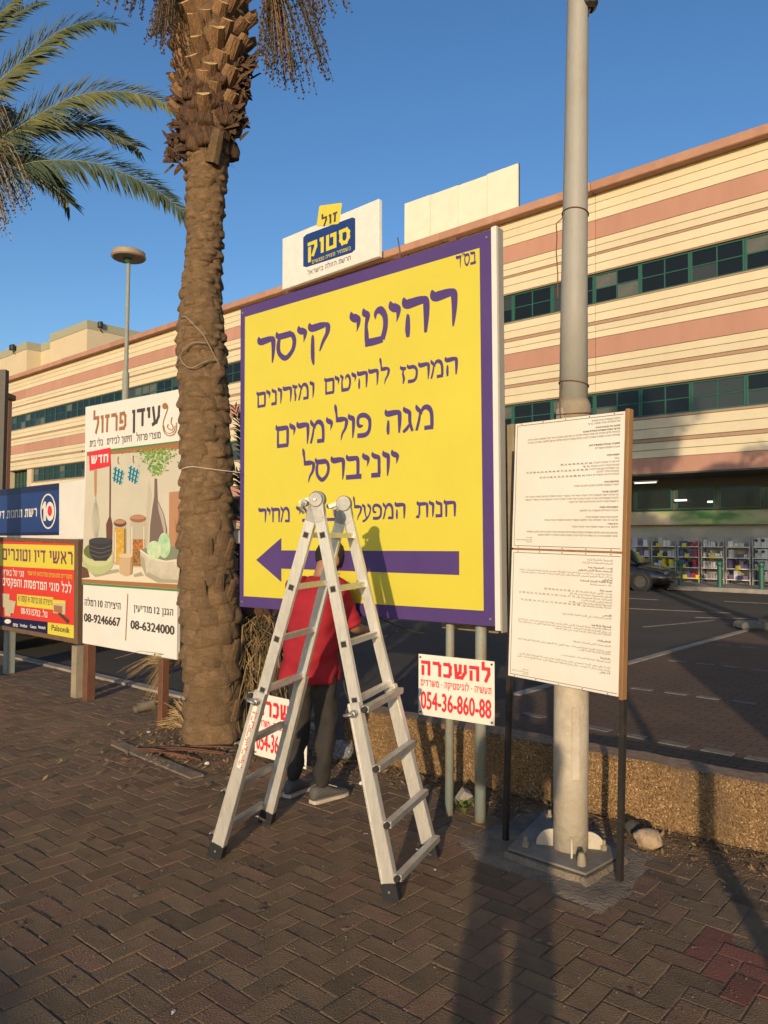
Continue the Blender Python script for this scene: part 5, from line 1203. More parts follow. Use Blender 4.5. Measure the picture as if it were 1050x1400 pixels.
mb = MB(); mb.bbox(-.7, -.06, 8.9, .08, .06, 9.05, .02); mb.obj('luminaire', M['galv'], t)
# base plate, fins, bolts
PL = [G(694.3, 1158.9, .05), G(800.6, 1193.6, .05), G(851, 1165.7, .05), G(744.6, 1108, .05)]
mb = MB(); q = [(p.x-pc.x, p.y-pc.y) for p in PL]; ctr = (sum(a for a, b in q)/4, sum(b for a, b in q)/4)
mb.add([(x, y, .038) for x, y in q]+[(x, y, .05) for x, y in q], [(3, 2, 1, 0), (4, 5, 6, 7)]+[(i, (i+1) % 4, 4+(i+1) % 4, 4+i) for i in range(4)]); mb.obj('base_plate', M['plate'], t)
for ang, dx in ((0, 1), (math.pi, 1), (-math.pi/2, .7), (math.pi/2, .7)):
    mb = MB(); n = 10; vs = []
    for yy in (-.005, .005):
        vs += [(.07, yy, .051)]+[(.088+.085*math.cos(math.pi/2*k/n)*dx, yy, .051+.085*math.sin(math.pi/2*k/n)) for k in range(n+1)]+[(.07, yy, .051+.085)]
    m_ = len(vs)//2; mb.add(vs, [tuple(range(m_)), tuple(range(2*m_-1, m_-1, -1))]+[(i, i+m_, (i+1) % m_+m_, (i+1) % m_) for i in range(m_)])
    mb.obj('fin', M['polepaint'], t, rot=(0, 0, ang-.2))
for i, k in enumerate((.80, .82, .80, .84)):
    x, y = q[i]; x = ctr[0]+(x-ctr[0])*k*.86; y = ctr[1]+(y-ctr[1])*k*.86
    if i == 1: v = G(795, 1183, .05); x, y = v.x-pc.x, v.y-pc.y
    mb = MB(); mb.tube([(x, y, .05), (x, y, .075)], .018, 6); mb.tube([(x, y, .075), (x, y, .10)], .010, 10); 
    if i == 1: mb.tube([(x, y, .05), (x, y, .066), (x, y, .09), (x, y, .11)], [.022, .022, .019, .012], 12)
    mb.obj('anchor_bolt', M['creampost'], t)
# concrete plinth and patch
mb = MB(); o5 = [(ctr[0]+(x-ctr[0])*1.06, ctr[1]+(y-ctr[1])*1.06) for x, y in q]; o6 = [(ctr[0]+(x-ctr[0])*1.16, ctr[1]+(y-ctr[1])*1.16) for x, y in q]
n = 10; top = []; bot = []
for i in range(4):
    for k in range(n):
        f = k/n; f2 = noise.noise(Vector((i*3+f*4, 2.2, 1)))*.022; a, b = o5[i], o5[(i+1) % 4]; c, d = o6[i], o6[(i+1) % 4]
        top.append((a[0]+(b[0]-a[0])*f+f2, a[1]+(b[1]-a[1])*f+f2*.6, .034-abs(f2)*.4)); bot.append((c[0]+(d[0]-c[0])*f+f2*2, c[1]+(d[1]-c[1])*f+f2, -.02))
N4 = 4*n; mb.add(top+bot, [tuple(range(N4))]+[(i, i+N4, (i+1) % N4+N4, (i+1) % N4) for i in range(N4)]); mb.obj('plinth', M['conc'], t)
bm = bmesh.new(); vs = [bm.verts.new((p.x, p.y, .0)) for p in (G(612, 1150), G(655, 1188), G(740, 1215), G(826, 1262), G(870, 1225), G(910, 1165), G(850, 1130), G(760, 1090), G(680, 1120))]; bm.faces.new(vs); bmesh.ops.triangulate(bm, faces=bm.faces[:]); bmesh.ops.subdivide_edges(bm, edges=bm.edges[:], cuts=5, use_grid_fill=True)
for v in bm.verts:
    e = v.is_boundary; v.co.z = -.014 if e else .006+.006*noise.noise(v.co*7)+.004*noise.noise(v.co*25)
    if e: v.co.x += .02*noise.noise(v.co*11); v.co.y += .02*noise.noise(v.co*11+Vector((3, 3, 3)))
bmesh.ops.recalc_face_normals(bm, faces=bm.faces[:]); tag(MB().bm(bm).obj('concrete_patch', M['conc'], smooth=True), kind='structure')
# ================================================================ PALMS
YT = 6.22
prof = [(1030, 291, 47), (1012, 291.5, 44), (960, 291.5, 41), (900, 290, 43), (850, 287, 43), (800, 284, 42), (700, 282, 40), (647, 281.5, 39), (583, 279.5, 37), (514, 277, 36.5), (468, 275, 35.5), (423, 276, 31.5), (377, 278, 26), (331, 280.5, 26), (286, 281.5, 28), (240, 282, 32), (200, 284, 34), (147, 286, 42), (115, 288, 46), (80, 290, 54), (40, 288, 57), (0, 289, 56), (-60, 290, 55), (-130, 291, 48)]
axis = [(D(x, y, YT), hw/1050*YT) for y, x, hw in prof]
base = Vector((axis[1][0].x, YT, 0))
pt = thing('palm_tree', 'date palm trunk with stubby leaf bases between the kitchen poster and the yellow billboard', 'tree', tuple(base))
def at_z(z):
    for (a, ra), (b, rb) in zip(axis[:-1], axis[1:]):
        if a.z <= z <= b.z: t = (z-a.z)/(b.z-a.z); return (a.lerp(b, t)-base), ra+(rb-ra)*t
    return ((axis[0][0] if z < axis[0][0].z else axis[-1][0])-base), (axis[0][1] if z < axis[0][0].z else axis[-1][1])
zs = []; z = -.08
while z < 6.75: zs.append(z); z += .022
mb = MB(); n = 48; vs = []
for z in zs:
    c, r_ = at_z(max(z, .02)); 
    for k in range(n):
        a = 6.2832*k/n; p = Vector((math.cos(a), math.sin(a), z*1.0)); q = noise.noise(Vector((p.x*1.6, p.y*1.6, z*4)))*.05+noise.noise(Vector((p.x*5, p.y*5, z*14)))*.022+noise.noise(Vector((p.x*11, p.y*11, z*30)))*.012
        ph_ = (z/.115+.45*noise.noise(Vector((p.x*2, p.y*2, z*1.5)))) % 1.0; ringw = .026*(1-ph_)
        rr2 = r_*.82+q*.6+ringw; vs.append((c.x+math.cos(a)*rr2, c.y+math.sin(a)*rr2, z))
mb.add(vs, [(i*n+k, i*n+(k+1) % n, (i+1)*n+(k+1) % n, (i+1)*n+k) for i in range(len(zs)-1) for k in range(n)]+[tuple((len(zs)-1)*n+k for k in range(n))])
mb.obj('trunk', M['bark'], pt, smooth=True)
def pad_mesh(seed, w_=1.0, h=1.0, prot=1.0, ragged=.0, nm='leaf_base', mats=None):
    """lump of an old leaf base; local x = around the trunk, z up, -y outwards"""
    nx, nz = 9, 8; vs = []; 
    for j in range(nz+1):
        v = j/nz
        for i in range(nx+1):
            u = 2*i/nx-1; edge = max(0, 1-abs(u)**2.6); pr = ((v/.16)**.5 if v < .16 else max(0, math.cos((v-.16)/.84*math.pi*.5))**.75)
            top = 1+.28*noise.noise(Vector((u*2.1, seed*7.7, 0)))+ragged*noise.noise(Vector((u*5, seed*3.3, 2)))
            nn = noise.noise(Vector((u*2.5, v*2.5, seed*5.1)))*.22+noise.noise(Vector((u*7, v*7, seed*5.1)))*.16
            y = -(prot*pr*edge*(1+nn))+.012
            vs.append((u*w_*.5*(1-.15*v+.06*nn), y + (w_*.5*abs(u))**2*2.2, v*h*top-.0))
    mb = MB(); mb.add(vs, [(j*(nx+1)+i, j*(nx+1)+i+1, (j+1)*(nx+1)+i+1, (j+1)*(nx+1)+i) for j in range(nz) for i in range(nx)])
    return mb.mesh(nm, mats or [M['bark']], True)
pads = [pad_mesh(s, .17, .125, .048, .08) for s in range(8)]; padb = [pad_mesh(s+20, .19, .21, .052, .16) for s in range(6)]
rt = random.Random(12); cnt = 0; z = .02; row = 0
while z < 4.75:
    c, r_ = at_z(z); big = z < 1.55
    step = .15 if big else (.12 if z < 3.1 else .088); wd = .21 if big else (.21 if z < 3.1 else .165)
    nn = max(5, int(2*math.pi*r_/(wd*.80)))
    for k in range(nn):
        a = 6.2832*(k+.5*(row % 2)+rt.uniform(-.13, .13))/nn
        if math.sin(a) > .35 and cnt > 0 and (row % 2): continue
        zz = z+rt.uniform(-.012, .012)+.022*math.sin(a*2+z*3)
        m_ = rt.choice(padb if big else pads); rr2 = r_*(.84 if big else .80)
        o = link('leaf_base', m_, pt, (c.x+math.cos(a)*rr2, c.y+math.sin(a)*rr2, zz), (R(rt.uniform(-7, 4)), R(rt.uniform(-9, 9)), a+math.pi/2))
        s_ = wd/.17*rt.uniform(.9, 1.15); o.scale = (s_, rt.uniform(.7, 1.3), (step/.115)*rt.uniform(.95, 1.25)*(.62 if big else 1)); cnt += 1
    z += step; row += 1
# loose pointed boots low on the trunk
def boot_mesh(seed, L_=.26, w0=.10, w1=.06, th=.03, mats=None, cut=True):
    bm = bmesh.new(); n = 6; mb = MB(); vs = []; fs = []
    for i in range(n+1):
        t = i/n; ww = (w0+(w1-w0)*t)*(1+.12*noise.noise(Vector((t*3, seed, 0)))); tt = th*(1-.25*t); y = -.10*L_*math.sin(t*1.4)
        arc = [(-ww/2, .35*tt), (-ww/2*.72, -.45*tt), (0, -.95*tt), (ww/2*.72, -.45*tt), (ww/2, .35*tt), (0, .25*tt)]
        for (x, yy) in arc: vs.append((x, y+yy, t*L_+(.012*noise.noise(Vector((x*40, seed, t))) if i == n else 0)))
    for i in range(n):
        for k in range(6): fs.append((i*6+k, i*6+(k+1) % 6, (i+1)*6+(k+1) % 6, (i+1)*6+k))
    mb.add(vs, fs, 0); mb.add([vs[n*6+k] for k in range(6)], [(0, 1, 2, 3, 4, 5)], 1 if cut else 0)
    return mb.mesh('leaf_stub', mats or [M['stub'], M['cut']])
loose = [boot_mesh(s, .22, .08, .05, .018, [M['bark'], M['bark']]) for s in range(4)]
for (px, py, lean, side) in ((326, 745, 20, 1), (322, 800, 16, 1), (330, 880, 10, 1), (331, 960, 6, 1), (270, 760, -6, 0), (292, 745, 4, 0), (306, 790, 3, 0), (285, 800, -2, 0)):
    v = D(px, py, YT)-base; c, r_ = at_z(v.z); dx = v.x-c.x; dx = max(-r_*.8, min(r_*.8, dx)); y = -math.sqrt(max(0, r_*r_-dx*dx))*.88
    o = link('leaf_stub', rt.choice(loose), pt, (c.x+dx, c.y+y, v.z-.12), (R(7), R(lean*.35), math.atan2(y, dx)+math.pi/2)); o.scale = (1.25, .9, .8)
# ragged fibrous belt and thick green-cut boots below the crown
fib = [pad_mesh(s+50, .17, .17, .075, .5, mats=[M['barkdark']]) for s in range(5)]
stubs = [boot_mesh(s, .17+.012*s, .155, .12, .05) for s in range(5)]
z = 4.72; row = 0
while z < 5.25:
    c, r_ = at_z(z); nn = 9
    for k in range(nn):
        a = 6.2832*(k+.5*(row % 2)+rt.uniform(-.2, .2))/nn
        if math.sin(a) > .5: continue
        o = link('fibre_lump', rt.choice(fib), pt, (c.x+math.cos(a)*r_*.86, c.y+math.sin(a)*r_*.86, z+rt.uniform(-.04, .04)), (R(rt.uniform(-5, 25)), R(rt.uniform(-20, 20)), a+math.pi/2)); o.scale = (1, rt.uniform(.6, 1.3), 1)
    z += .10; row += 1
ga = 0; z = 5.08; k = 0
while z < 6.75:
    c, r_ = at_z(z); ga += 2.39996; a = ga+rt.uniform(-.1, .1)
    t_ = (z-5.1)/1.6; o = link('leaf_stub', rt.choice(stubs), pt, (c.x+math.cos(a)*r_*.60, c.y+math.sin(a)*r_*.60, z-.06), (R(47+rt.uniform(-10, 8)), R(rt.uniform(-10, 10)), a+math.pi/2)); s_ = rt.uniform(.85, 1.1); o.scale = (s_, s_, s_); z += .0115; k += 1
# big peeled boot and the dark shaggy lumps that stand out of the belt
v = D(297, 212, YT)-base; c, r_ = at_z(v.z); bm_ = boot_mesh(296, .26, .12, .10, .045, [M['bark'], M['bark']]); dx = v.x-c.x; y = -math.sqrt(r_*r_-dx*dx)*.95
link('leaf_stub', bm_, pt, (c.x+dx, c.y+y, v.z-.16), (R(8), R(8), math.atan2(y, dx)+math.pi/2))
def shag(cx, cy, sx, sz, n, seed):
    r = random.Random(seed); v = D(cx, cy, YT)-base; c, r_ = at_z(v.z); mb = MB()
    for k in range(n):
        px, py = cx+max(-1.5, min(1.5, r.gauss(0, 1)))*sx*.8+(3 if cx < 280 else -3), cy+max(-1.6, min(1.6, r.gauss(0, 1)))*sz; q = D(px, py, YT+r.uniform(-.16, .02))-base; L0 = r.uniform(.05, .12); out = 1 if q.x > c.x else -1
        d = Vector((out*r.uniform(.2, 1), -r.uniform(.1, .8), r.uniform(-.9, .5))).normalized(); s_ = d.cross(Vector((0, -1, .3))).normalized()*r.uniform(.012, .035); u = d.cross(s_).normalized()*.012
        a0, a1 = q-d*L0*.5, q+d*L0*.6; mb.add([a0-s_, a0+s_, a0+u, a1-s_*.6, a1+s_*.5, a1+u*.8+d*.02], [(0, 1, 4, 3), (1, 2, 5, 4), (2, 0, 3, 5), (0, 2, 1), (3, 4, 5)])
    tag(mb.obj('fibre_tuft', M['barkdark'], pt), kind='stuff')
shag(240, 186, 11, 12, 60, 1); shag(238, 218, 7, 8, 16, 2); shag(338, 92, 10, 10, 50, 3); shag(322, 150, 8, 16, 40, 4); shag(328, 172, 8, 9, 24, 5); shag(242, 120, 7, 12, 26, 6); shag(285, 150, 28, 22, 90, 7); shag(330, 120, 8, 8, 24, 8)
# hair-like fibres around the belt
fb = MB()
for k in range(420):
    z = rt.uniform(4.7, 5.3); c, r_ = at_z(z); a = rt.uniform(math.pi*.9, math.pi*2.1); p = Vector((c.x+math.cos(a)*r_, c.y+math.sin(a)*r_, z)); d = Vector((math.cos(a), math.sin(a), rt.uniform(-1.6, .2)))*rt.uniform(.03, .11)
    s_ = Vector((-math.sin(a), math.cos(a), 0))*.0015; fb.add([p-s_, p+s_, p+d], [(0, 1, 2)])
tag(fb.obj('fibres', M['barkdark'], pt), kind='stuff')

# fronds
def frond(name, P, parent, mats, npair=62, ll=.34, w_=.013, face=None, spread=48, droop=.25, seed=0, stem=.011, start=.12, yellow=None):
    """P: rachis points; face: direction the leaf blade looks at"""
    r = random.Random(seed); P = [Vector(p) for p in P]; S_ = [Vector(q) for q in smooth_path([tuple(p) for p in P], 10)]
    acc = [0]
    for a, b in zip(S_[:-1], S_[1:]): acc.append(acc[-1]+(b-a).length)
    T = acc[-1]
    def pos(s):
        s *= T
        for i in range(len(S_)-1):
            if acc[i] <= s <= acc[i+1]+1e-6:
                t = (s-acc[i])/max(1e-6, acc[i+1]-acc[i]); return S_[i].lerp(S_[i+1], t), (S_[i+1]-S_[i]).normalized()
        return S_[-1], (S_[-1]-S_[-2]).normalized()
    face = (face or Vector((0, -1, .3))).normalized(); mb = MB()
    rac = MB(); rac.tube(S_, [stem*(1-.85*i/(len(S_)-1)) for i in range(len(S_))], 6); o = rac.obj(name, M['rachis'], parent, smooth=True)
    for i in range(npair):
        s = start+(1-start)*i/(npair-1); p, t = pos(min(s, .999)); side = t.cross(face).normalized(); fc = side.cross(t)
        env = math.sin(math.pi*min(1, (.12+.88*(s-start)/(1-start))**.8))**.55 if s < .97 else .5
        env = max(env, .42)
        for sg in (1, -1):
            an = R(spread*(1-.35*s)+r.uniform(-7, 7)); L_ = ll*env*r.uniform(.85, 1.1); d = (t*math.cos(an)+side*sg*math.sin(an)+fc*r.uniform(-.12, .30)).normalized()
            q1 = p+d*L_*.5; q2 = p+d*L_+Vector((0, 0, -droop*L_*r.uniform(.5, 1.3))); q1 += Vector((0, 0, -droop*L_*.18)); ww = d.cross(fc+side*sg*.5).normalized()*w_*.5
            mi = 0 if (yellow is None or not (yellow[0] <= s <= yellow[1]) or r.random() < .35) else 1
            mb.add([p-ww*.4, p+ww*.4, q1+ww, q1-ww, q2], [(0, 1, 2, 3), (3, 2, 4)], mi)
    tag(mb.obj('leaflets', mats, o), kind='stuff'); return o
# the left palm, its crown just outside the picture
lc = D(-150, 245, 7.6); lp_t = thing('palm_tree', 'date palm at the left edge whose green fronds hang into the sky', 'tree', (lc.x, 7.6, 0))
mb = MB(); mb.tube([(.0, 0, -.05), (.03, 0, 1.5), (0, 0, 3.2), (0, 0, lc.z-.3), (0, 0, lc.z)], [.26, .21, .2, .27, .2], 20); mb.obj('trunk', M['bark'], lp_t, smooth=True)
lo = Vector((lc.x, 7.6, 0))
FR = [([(-110, 200), (-50, 150), (0, 110), (50, 67), (87, 40), (133, 27), (158, 33)], (7.5, 7.0), (.35, .8)), ([(-110, 240), (-50, 215), (0, 190), (53, 157), (100, 133), (150, 125), (200, 131), (243, 149)], (7.6, 7.2), (.3, 1)), ([(-110, 240), (-60, 205), (0, 180), (40, 172), (90, 167), (133, 171), (185, 199)], (7.6, 8.3), None),
      ([(-110, 255), (-50, 247), (0, 237), (50, 221), (117, 221), (167, 236), (217, 262), (253, 292)], (7.6, 7.0), None), ([(-110, 225), (-50, 195), (0, 200), (40, 219), (73, 247), (93, 275)], (7.6, 8.2), None), ([(-130, 180), (-80, 110), (-40, 60), (0, 18), (40, -18)], (7.5, 7.0), (0, 1)),
      ([(-140, 170), (-90, 80), (-30, -10), (30, -50)], (7.8, 8.4), (.2, .7)), ([(-150, 200), (-120, 60), (-60, -60)], (7.6, 7.9), None), ([(-100, 170), (-50, 75), (10, 25), (52, 5)], (7.6, 8.6), None), ([(-120, 215), (-60, 190), (-10, 150), (20, 160)], (7.6, 8.8), None)]
for i, (pp_, (y0, y1), yel) in enumerate(FR):
    n = len(pp_); pts = [D(x, y, y0+(y1-y0)*k/(n-1))-lo for k, (x, y) in enumerate(pp_)]
    frond('frond', [(0, 0, lc.z-.05)]+pts, lp_t, [M['leaf'], M['leafy']], 150, .38, .024, face=Vector((.15*math.sin(i*2.1), -1, .25)), seed=i, start=.22, yellow=yel, droop=.22)
for i in range(12):
    a = i*.5236+.2
    if math.cos(a) > -.25: continue
    d = Vector((math.cos(a), math.sin(a), 0)); pts = [Vector((0, 0, lc.z))+d*s_*2.6+Vector((0, 0, 1.5*s_-1.9*s_*s_)) for s_ in (0, .25, .5, .75, 1)]
    frond('frond', pts, lp_t, [M['leaf'], M['leafy']], 50, .36, .016, face=Vector((0, 0, 1)), seed=40+i)
# main palm crown (above the picture, throws shade)
ctop, _r = at_z(6.7)
for i in range(22):
    a = i*2.39996; el = R(52+24*((i*7) % 11)/10+(16 if math.sin(a) > .1 else 0)); el = min(el, R(84)); Lf = 2.5; d = Vector((math.cos(a), math.sin(a), 0))
    pts = []
    for s_ in (0, .2, .4, .6, .8, 1):
        e2 = el-s_*R(38 if math.sin(a) > .1 else 62); pts.append((pts[-1] if pts else Vector((ctop.x, ctop.y, 6.65)))+(d*math.cos(e2)+Vector((0, 0, math.sin(e2))))*(Lf/5 if pts else .0))
    frond('frond', pts, pt, [M['leaf'], M['leafy']], 40, .38, .02, face=Vector((0, 0, 1))-d*.2, seed=80+i, stem=.022)
# hanging fruit stalks
def fruit(parent, o0, root, tips, n, seed, depth=.35, col=None, sag=.5, by=0.35):
    r = random.Random(seed); A = MB(); 
    for k in range(n):
        f = r.random(); i = f*(len(tips)-1); j = int(min(i, len(tips)-2)); tt = i-j
        tx2 = tips[j][0]+(tips[j+1][0]-tips[j][0])*tt; ty2 = tips[j][1]+(tips[j+1][1]-tips[j][1])*tt; sh = r.uniform(.55, 1.0)**.6
        Y0 = YT if o0 is base else 7.6; a = D(root[0]+r.uniform(-6, 6), root[1]+r.uniform(-5, 5), Y0-by)-o0; b = D(root[0]+(tx2-root[0])*sh+r.uniform(-9, 9), root[1]+(ty2-root[1])*sh+r.uniform(-12, 8), Y0-by+r.uniform(-depth, depth))-o0
        m_ = a.lerp(b, .5); m_.z += (Vector((b.x-a.x, b.y-a.y, 0)).length)*sag; P = [Vector(q) for q in smooth_path([tuple(a), tuple(m_), tuple(b)], 7)]
        A.tube(P, [.0024]*len(P), 3, 2 if r.random() < .22 else 0, cap=False)
        for q in range(4, len(P)):
            for _ in range(2 if q < len(P)-1 else 1):
                c = P[q]+Vector((r.uniform(-.012, .012), r.uniform(-.012, .012), r.uniform(-.02, .02))); s_ = r.uniform(.006, .0095)
                A.add([c+Vector(v)*s_ for v in ((1, 0, 0), (-1, 0, 0), (0, 1, 0), (0, -1, 0), (0, 0, 1.3), (0, 0, -1.3))], [(0, 2, 4), (2, 1, 4), (1, 3, 4), (3, 0, 4), (2, 0, 5), (1, 2, 5), (3, 1, 5), (0, 3, 5)], 1)
    S0 = MB(); c = D(root[0], root[1], (YT if o0 is base else 7.6)-by)-o0; 
    o = tag(A.obj('fruit_stalk', [col or M['strand'], M['fruit'], col or M['strand2']], parent), kind='stuff')
    return o
fruit(pt, base, (368, -28), [(352, 85), (372, 112), (395, 128), (420, 132), (448, 120), (466, 92)], 120, 1)
fruit(pt, base, (392, -50), [(425, 35), (452, 30), (478, 12)], 34, 2)
fruit(pt, base, (236, -35), [(198, 55), (208, 62), (222, 72), (236, 62)], 46, 3)
fruit(pt, base, (205, -60), [(128, 8), (150, 14), (172, 28), (192, 30)], 26, 4)
fruit(lp_t, lo, (-30, 225), [(-10, 330), (12, 330), (24, 300), (45, 280), (54, 262)], 70, 5, col=M['creampost'])
fruit(lp_t, lo, (-40, 150), [(0, 190), (14, 180), (24, 150)], 22, 6, col=M['creampost'])
# rope round the trunk
def on_trunk(px, py, k=.90):
    v = D(px, py, YT)-base; c, r_ = at_z(v.z); dx = max(-r_*.99, min(r_*.99, v.x-c.x)); return (c.x+dx*k+base.x, c.y-math.sqrt(max(0, r_*r_-dx*dx)*.88)+base.y-.035, v.z)
def tc4(x, y): return (220+.2287*x, 240+.2286*y)
for ps, rad, lab in (([(105, 890), (165, 883), (205, 910), (260, 960), (300, 1000), (345, 1080), (400, 1190)], .0045, 'thin rope running diagonally across the upper palm trunk'), ([(100, 1150), (150, 1095), (230, 1045), (310, 1040)], .0045, 'short rope loop rising across the palm trunk'), ([(105, 1135), (135, 1115), (165, 1160), (220, 1190), (290, 1160), (340, 1138), (400, 1130)], .0045, 'sagging rope loop around the palm trunk beside the billboard top')):
    mb = MB(); mb.tube([Vector(q) for q in smooth_path([on_trunk(*tc4(*p)) for p in ps], 5)], rad, 6); tag(mb.obj('rope', M['creampost']), lab, 'rope')
mb = MB(); a = Vector(on_trunk(248, 645)); P = [a, Vector(on_trunk(270, 642)), Vector(on_trunk(300, 645)), D(328, 646, 5.6)]; mb.tube([Vector(q) for q in smooth_path([tuple(p) for p in P], 5)], .0022, 5); tag(mb.obj('string', M['paper']), 'thin white string tied from the palm trunk to the yellow billboard', 'string')

# dry offshoot with green spikes between trunk and billboard
p0 = G(352, 985); of = thing('palm_offshoot', 'shaggy dry palm offshoot with dark green spikes behind the trunk and billboard', 'plant', (p0.x, 6.55, 0))
o0 = Vector((p0.x, 6.55, 0)); r = random.Random(21); A = MB(); Bk = MB()
for k in range(900):
    a = D(r.uniform(325, 372), r.uniform(840, 900), 6.55+r.uniform(-.3, .3))-o0; an = r.gauss(0, .5); L_ = r.uniform(.25, .75); b = a+Vector((math.sin(an)*.6*L_, r.uniform(-.2, .2), -L_*math.cos(an))); b.z = max(b.z, .02); m_ = a.lerp(b, .5)+Vector((r.uniform(-.1, .1), 0, .06)); s_ = Vector((.004, .002, 0))
    for (c, d) in ((a, m_), (m_, b)): A.add([c-s_, c+s_, d+s_, d-s_], [(0, 1, 2, 3)], 1 if k % 3 else 0)
for k in range(420):
    c = Vector((r.gauss(0, .18), r.gauss(.1, .12), r.uniform(.05, 1.6))); d = Vector((r.uniform(-.5, .5), r.uniform(-.3, .3), r.uniform(-.6, .6)))*.35; s_ = Vector((.02, .01, .01)); Bk.add([c-s_, c+s_, c+d], [(0, 1, 2)])
mb = MB(); mb.tube([(0, .1, 0), (.02, .12, .8), (0, .1, 1.6)], [.17, .15, .08], 14); mb.obj('stem', M['barkdark'], of, smooth=True)
tag(A.obj('dry_leaves', [M['drygrass'], M['darkdry']], of), kind='stuff'); tag(Bk.obj('dark_sheaths', M['barkdark'], of), kind='stuff')
for k, (tx2, ty2) in enumerate(((322, 560), (330, 600), (318, 640), (326, 575), (345, 560), (380, 600), (312, 690), (410, 640))):
    a = Vector((0, .1, 1.5)); b = D(tx2, ty2, 6.5+.1*(k % 3))-o0; m_ = a.lerp(b, .55)+Vector((.05, 0, .08)); frond('frond', [a, m_, b], of, [M['leaf'], M['leafy']], 26, .22, .014, seed=200+k, start=.25, stem=.008, spread=38)
# dry frond lying behind the poster legs
def dry(name, lab, root, tips, n, Y, seed):
    q = D(root[0], root[1], Y); t = thing(name, lab, 'palm frond', tuple(q)); r = random.Random(seed); A = MB()
    for k in range(n):
        f = r.random()*(len(tips)-1); j = min(int(f), len(tips)-2); tx2 = tips[j][0]+(tips[j+1][0]-tips[j][0])*(f-j)+r.uniform(-9, 9); ty2 = tips[j][1]+(tips[j+1][1]-tips[j][1])*(f-j)+r.uniform(-9, 9)
        s0 = r.uniform(0, .3); a = Vector((0, 0, 0)); b = D(tx2, ty2, Y+r.uniform(-.15, .15))-q; a = b*s0; b = b*r.uniform(.75, 1); m_ = a.lerp(b, .5)+Vector((0, 0, .05)); s_ = Vector((.003, 0, .003))
        for (c, d) in ((a, m_), (m_, b)): A.add([c-s_, c+s_, d+s_*.6, d-s_*.6], [(0, 1, 2, 3)])
    mb = MB(); e = D(tips[1][0], tips[1][1], Y)-q; mb.tube([(0, 0, 0), tuple(e*.4)], .008, 6); mb.obj('stalk', M['creampost'], t); tag(A.obj('dry_leaflets', M['drygrass'], t), kind='stuff')
dry('dry_frond', 'dry straw coloured palm frond hanging below the kitchen poster', (246, 893), [(158, 905), (164, 930), (176, 938), (192, 945), (205, 965), (222, 940)], 130, 6.9, 1)
dry('dry_frond', 'small dry frond on the ground beside the right leg of the kitchen poster', (240, 965), [(200, 968), (202, 980), (212, 982), (228, 975)], 60, 6.9, 2)
dry('dry_frond', 'dry frond stuck low against the left foot of the palm trunk', (262, 1000), [(196, 1000), (215, 985), (232, 965), (246, 950)], 60, 6.6, 3)
for k in range(7):
    r = random.Random(k+60); a = Vector((tree_c.x-.35+r.uniform(-.2, .2), tree_c.y-.25-r.uniform(0, .25), .02)); b = a+Vector((r.uniform(.3, .6), -r.uniform(.0, .25), 0)); m_ = a.lerp(b, .5)+Vector((0, -.05, .03)); mb = MB(); mb.tube([Vector(q) for q in smooth_path([tuple(a), tuple(m_), tuple(b)], 4)], .006, 5)
    o = mb.obj('dry_stalk', M['rustpost']); tag(o, 'curved brown dry stalk among the tangle lying at the foot of the palm trunk', 'stalk', 'dry stalks at the foot of the palm')

# broad trees standing outside the right edge: their crowns shade the shop front and the far car park
def broad_tree(x, y, zc, rx, rz_, n, lab, seed):
    t = thing('street_tree', lab, 'tree', (x, y, 0)); r = random.Random(seed); mb = MB(); mb.tube([(0, 0, -.05), (.06, .03, zc*.35), (-.04, 0, zc*.7), (0, 0, zc)], [.24, .17, .13, .08], 14)
    for k in range(7):
        a = k*.9; mb.tube([(0, 0, zc*.55+k*.12), (math.cos(a)*rx*.4, math.sin(a)*rx*.4, zc), (math.cos(a)*rx*.7, math.sin(a)*rx*.7, zc+rz_*.3)], [.08, .05, .02], 7)
    mb.obj('trunk', M['bark'], t, smooth=True); A = MB()
    cl = [(r.gauss(0, .45), r.gauss(0, .45), r.gauss(0, .42), r.uniform(.28, .5)) for _ in range(26)]
    for k in range(n):
        c = r.choice(cl); d = Vector((r.gauss(0, 1), r.gauss(0, 1), r.gauss(0, 1))).normalized()*c[3]*r.uniform(.5, 1); p = Vector(((c[0]+d.x)*rx*.75, (c[1]+d.y)*rx*.75, zc+(c[2]+d.z)*rz_*.8))
        u = Vector((r.gauss(0, 1), r.gauss(0, 1), r.gauss(0, 1))).normalized(); w_ = u.cross(Vector((r.gauss(0, 1), r.gauss(0, 1), r.gauss(0, 1)))).normalized(); l_ = r.uniform(.07, .13)
        A.add([p-u*l_, p+w_*l_*.45, p+u*l_, p-w_*l_*.45], [(0, 1, 2, 3)])
    tag(A.obj('crown', mat('tree_leaf', (.05, .085, .03), .6, rand=.3), t), kind='stuff')
broad_tree(5.7, 5.4, 6.5, 2.5, 2.1, 9000, 'leafy street tree in the car park just outside the right edge', 1)
broad_tree(9.6, 7.4, 6.9, 3.0, 2.2, 9000, 'leafy street tree further into the car park outside the right edge', 2)
broad_tree(4.5, 2.2, 11.2, 2.1, 2.3, 6000, 'tall slim street tree outside the right edge beside the low wall', 3)
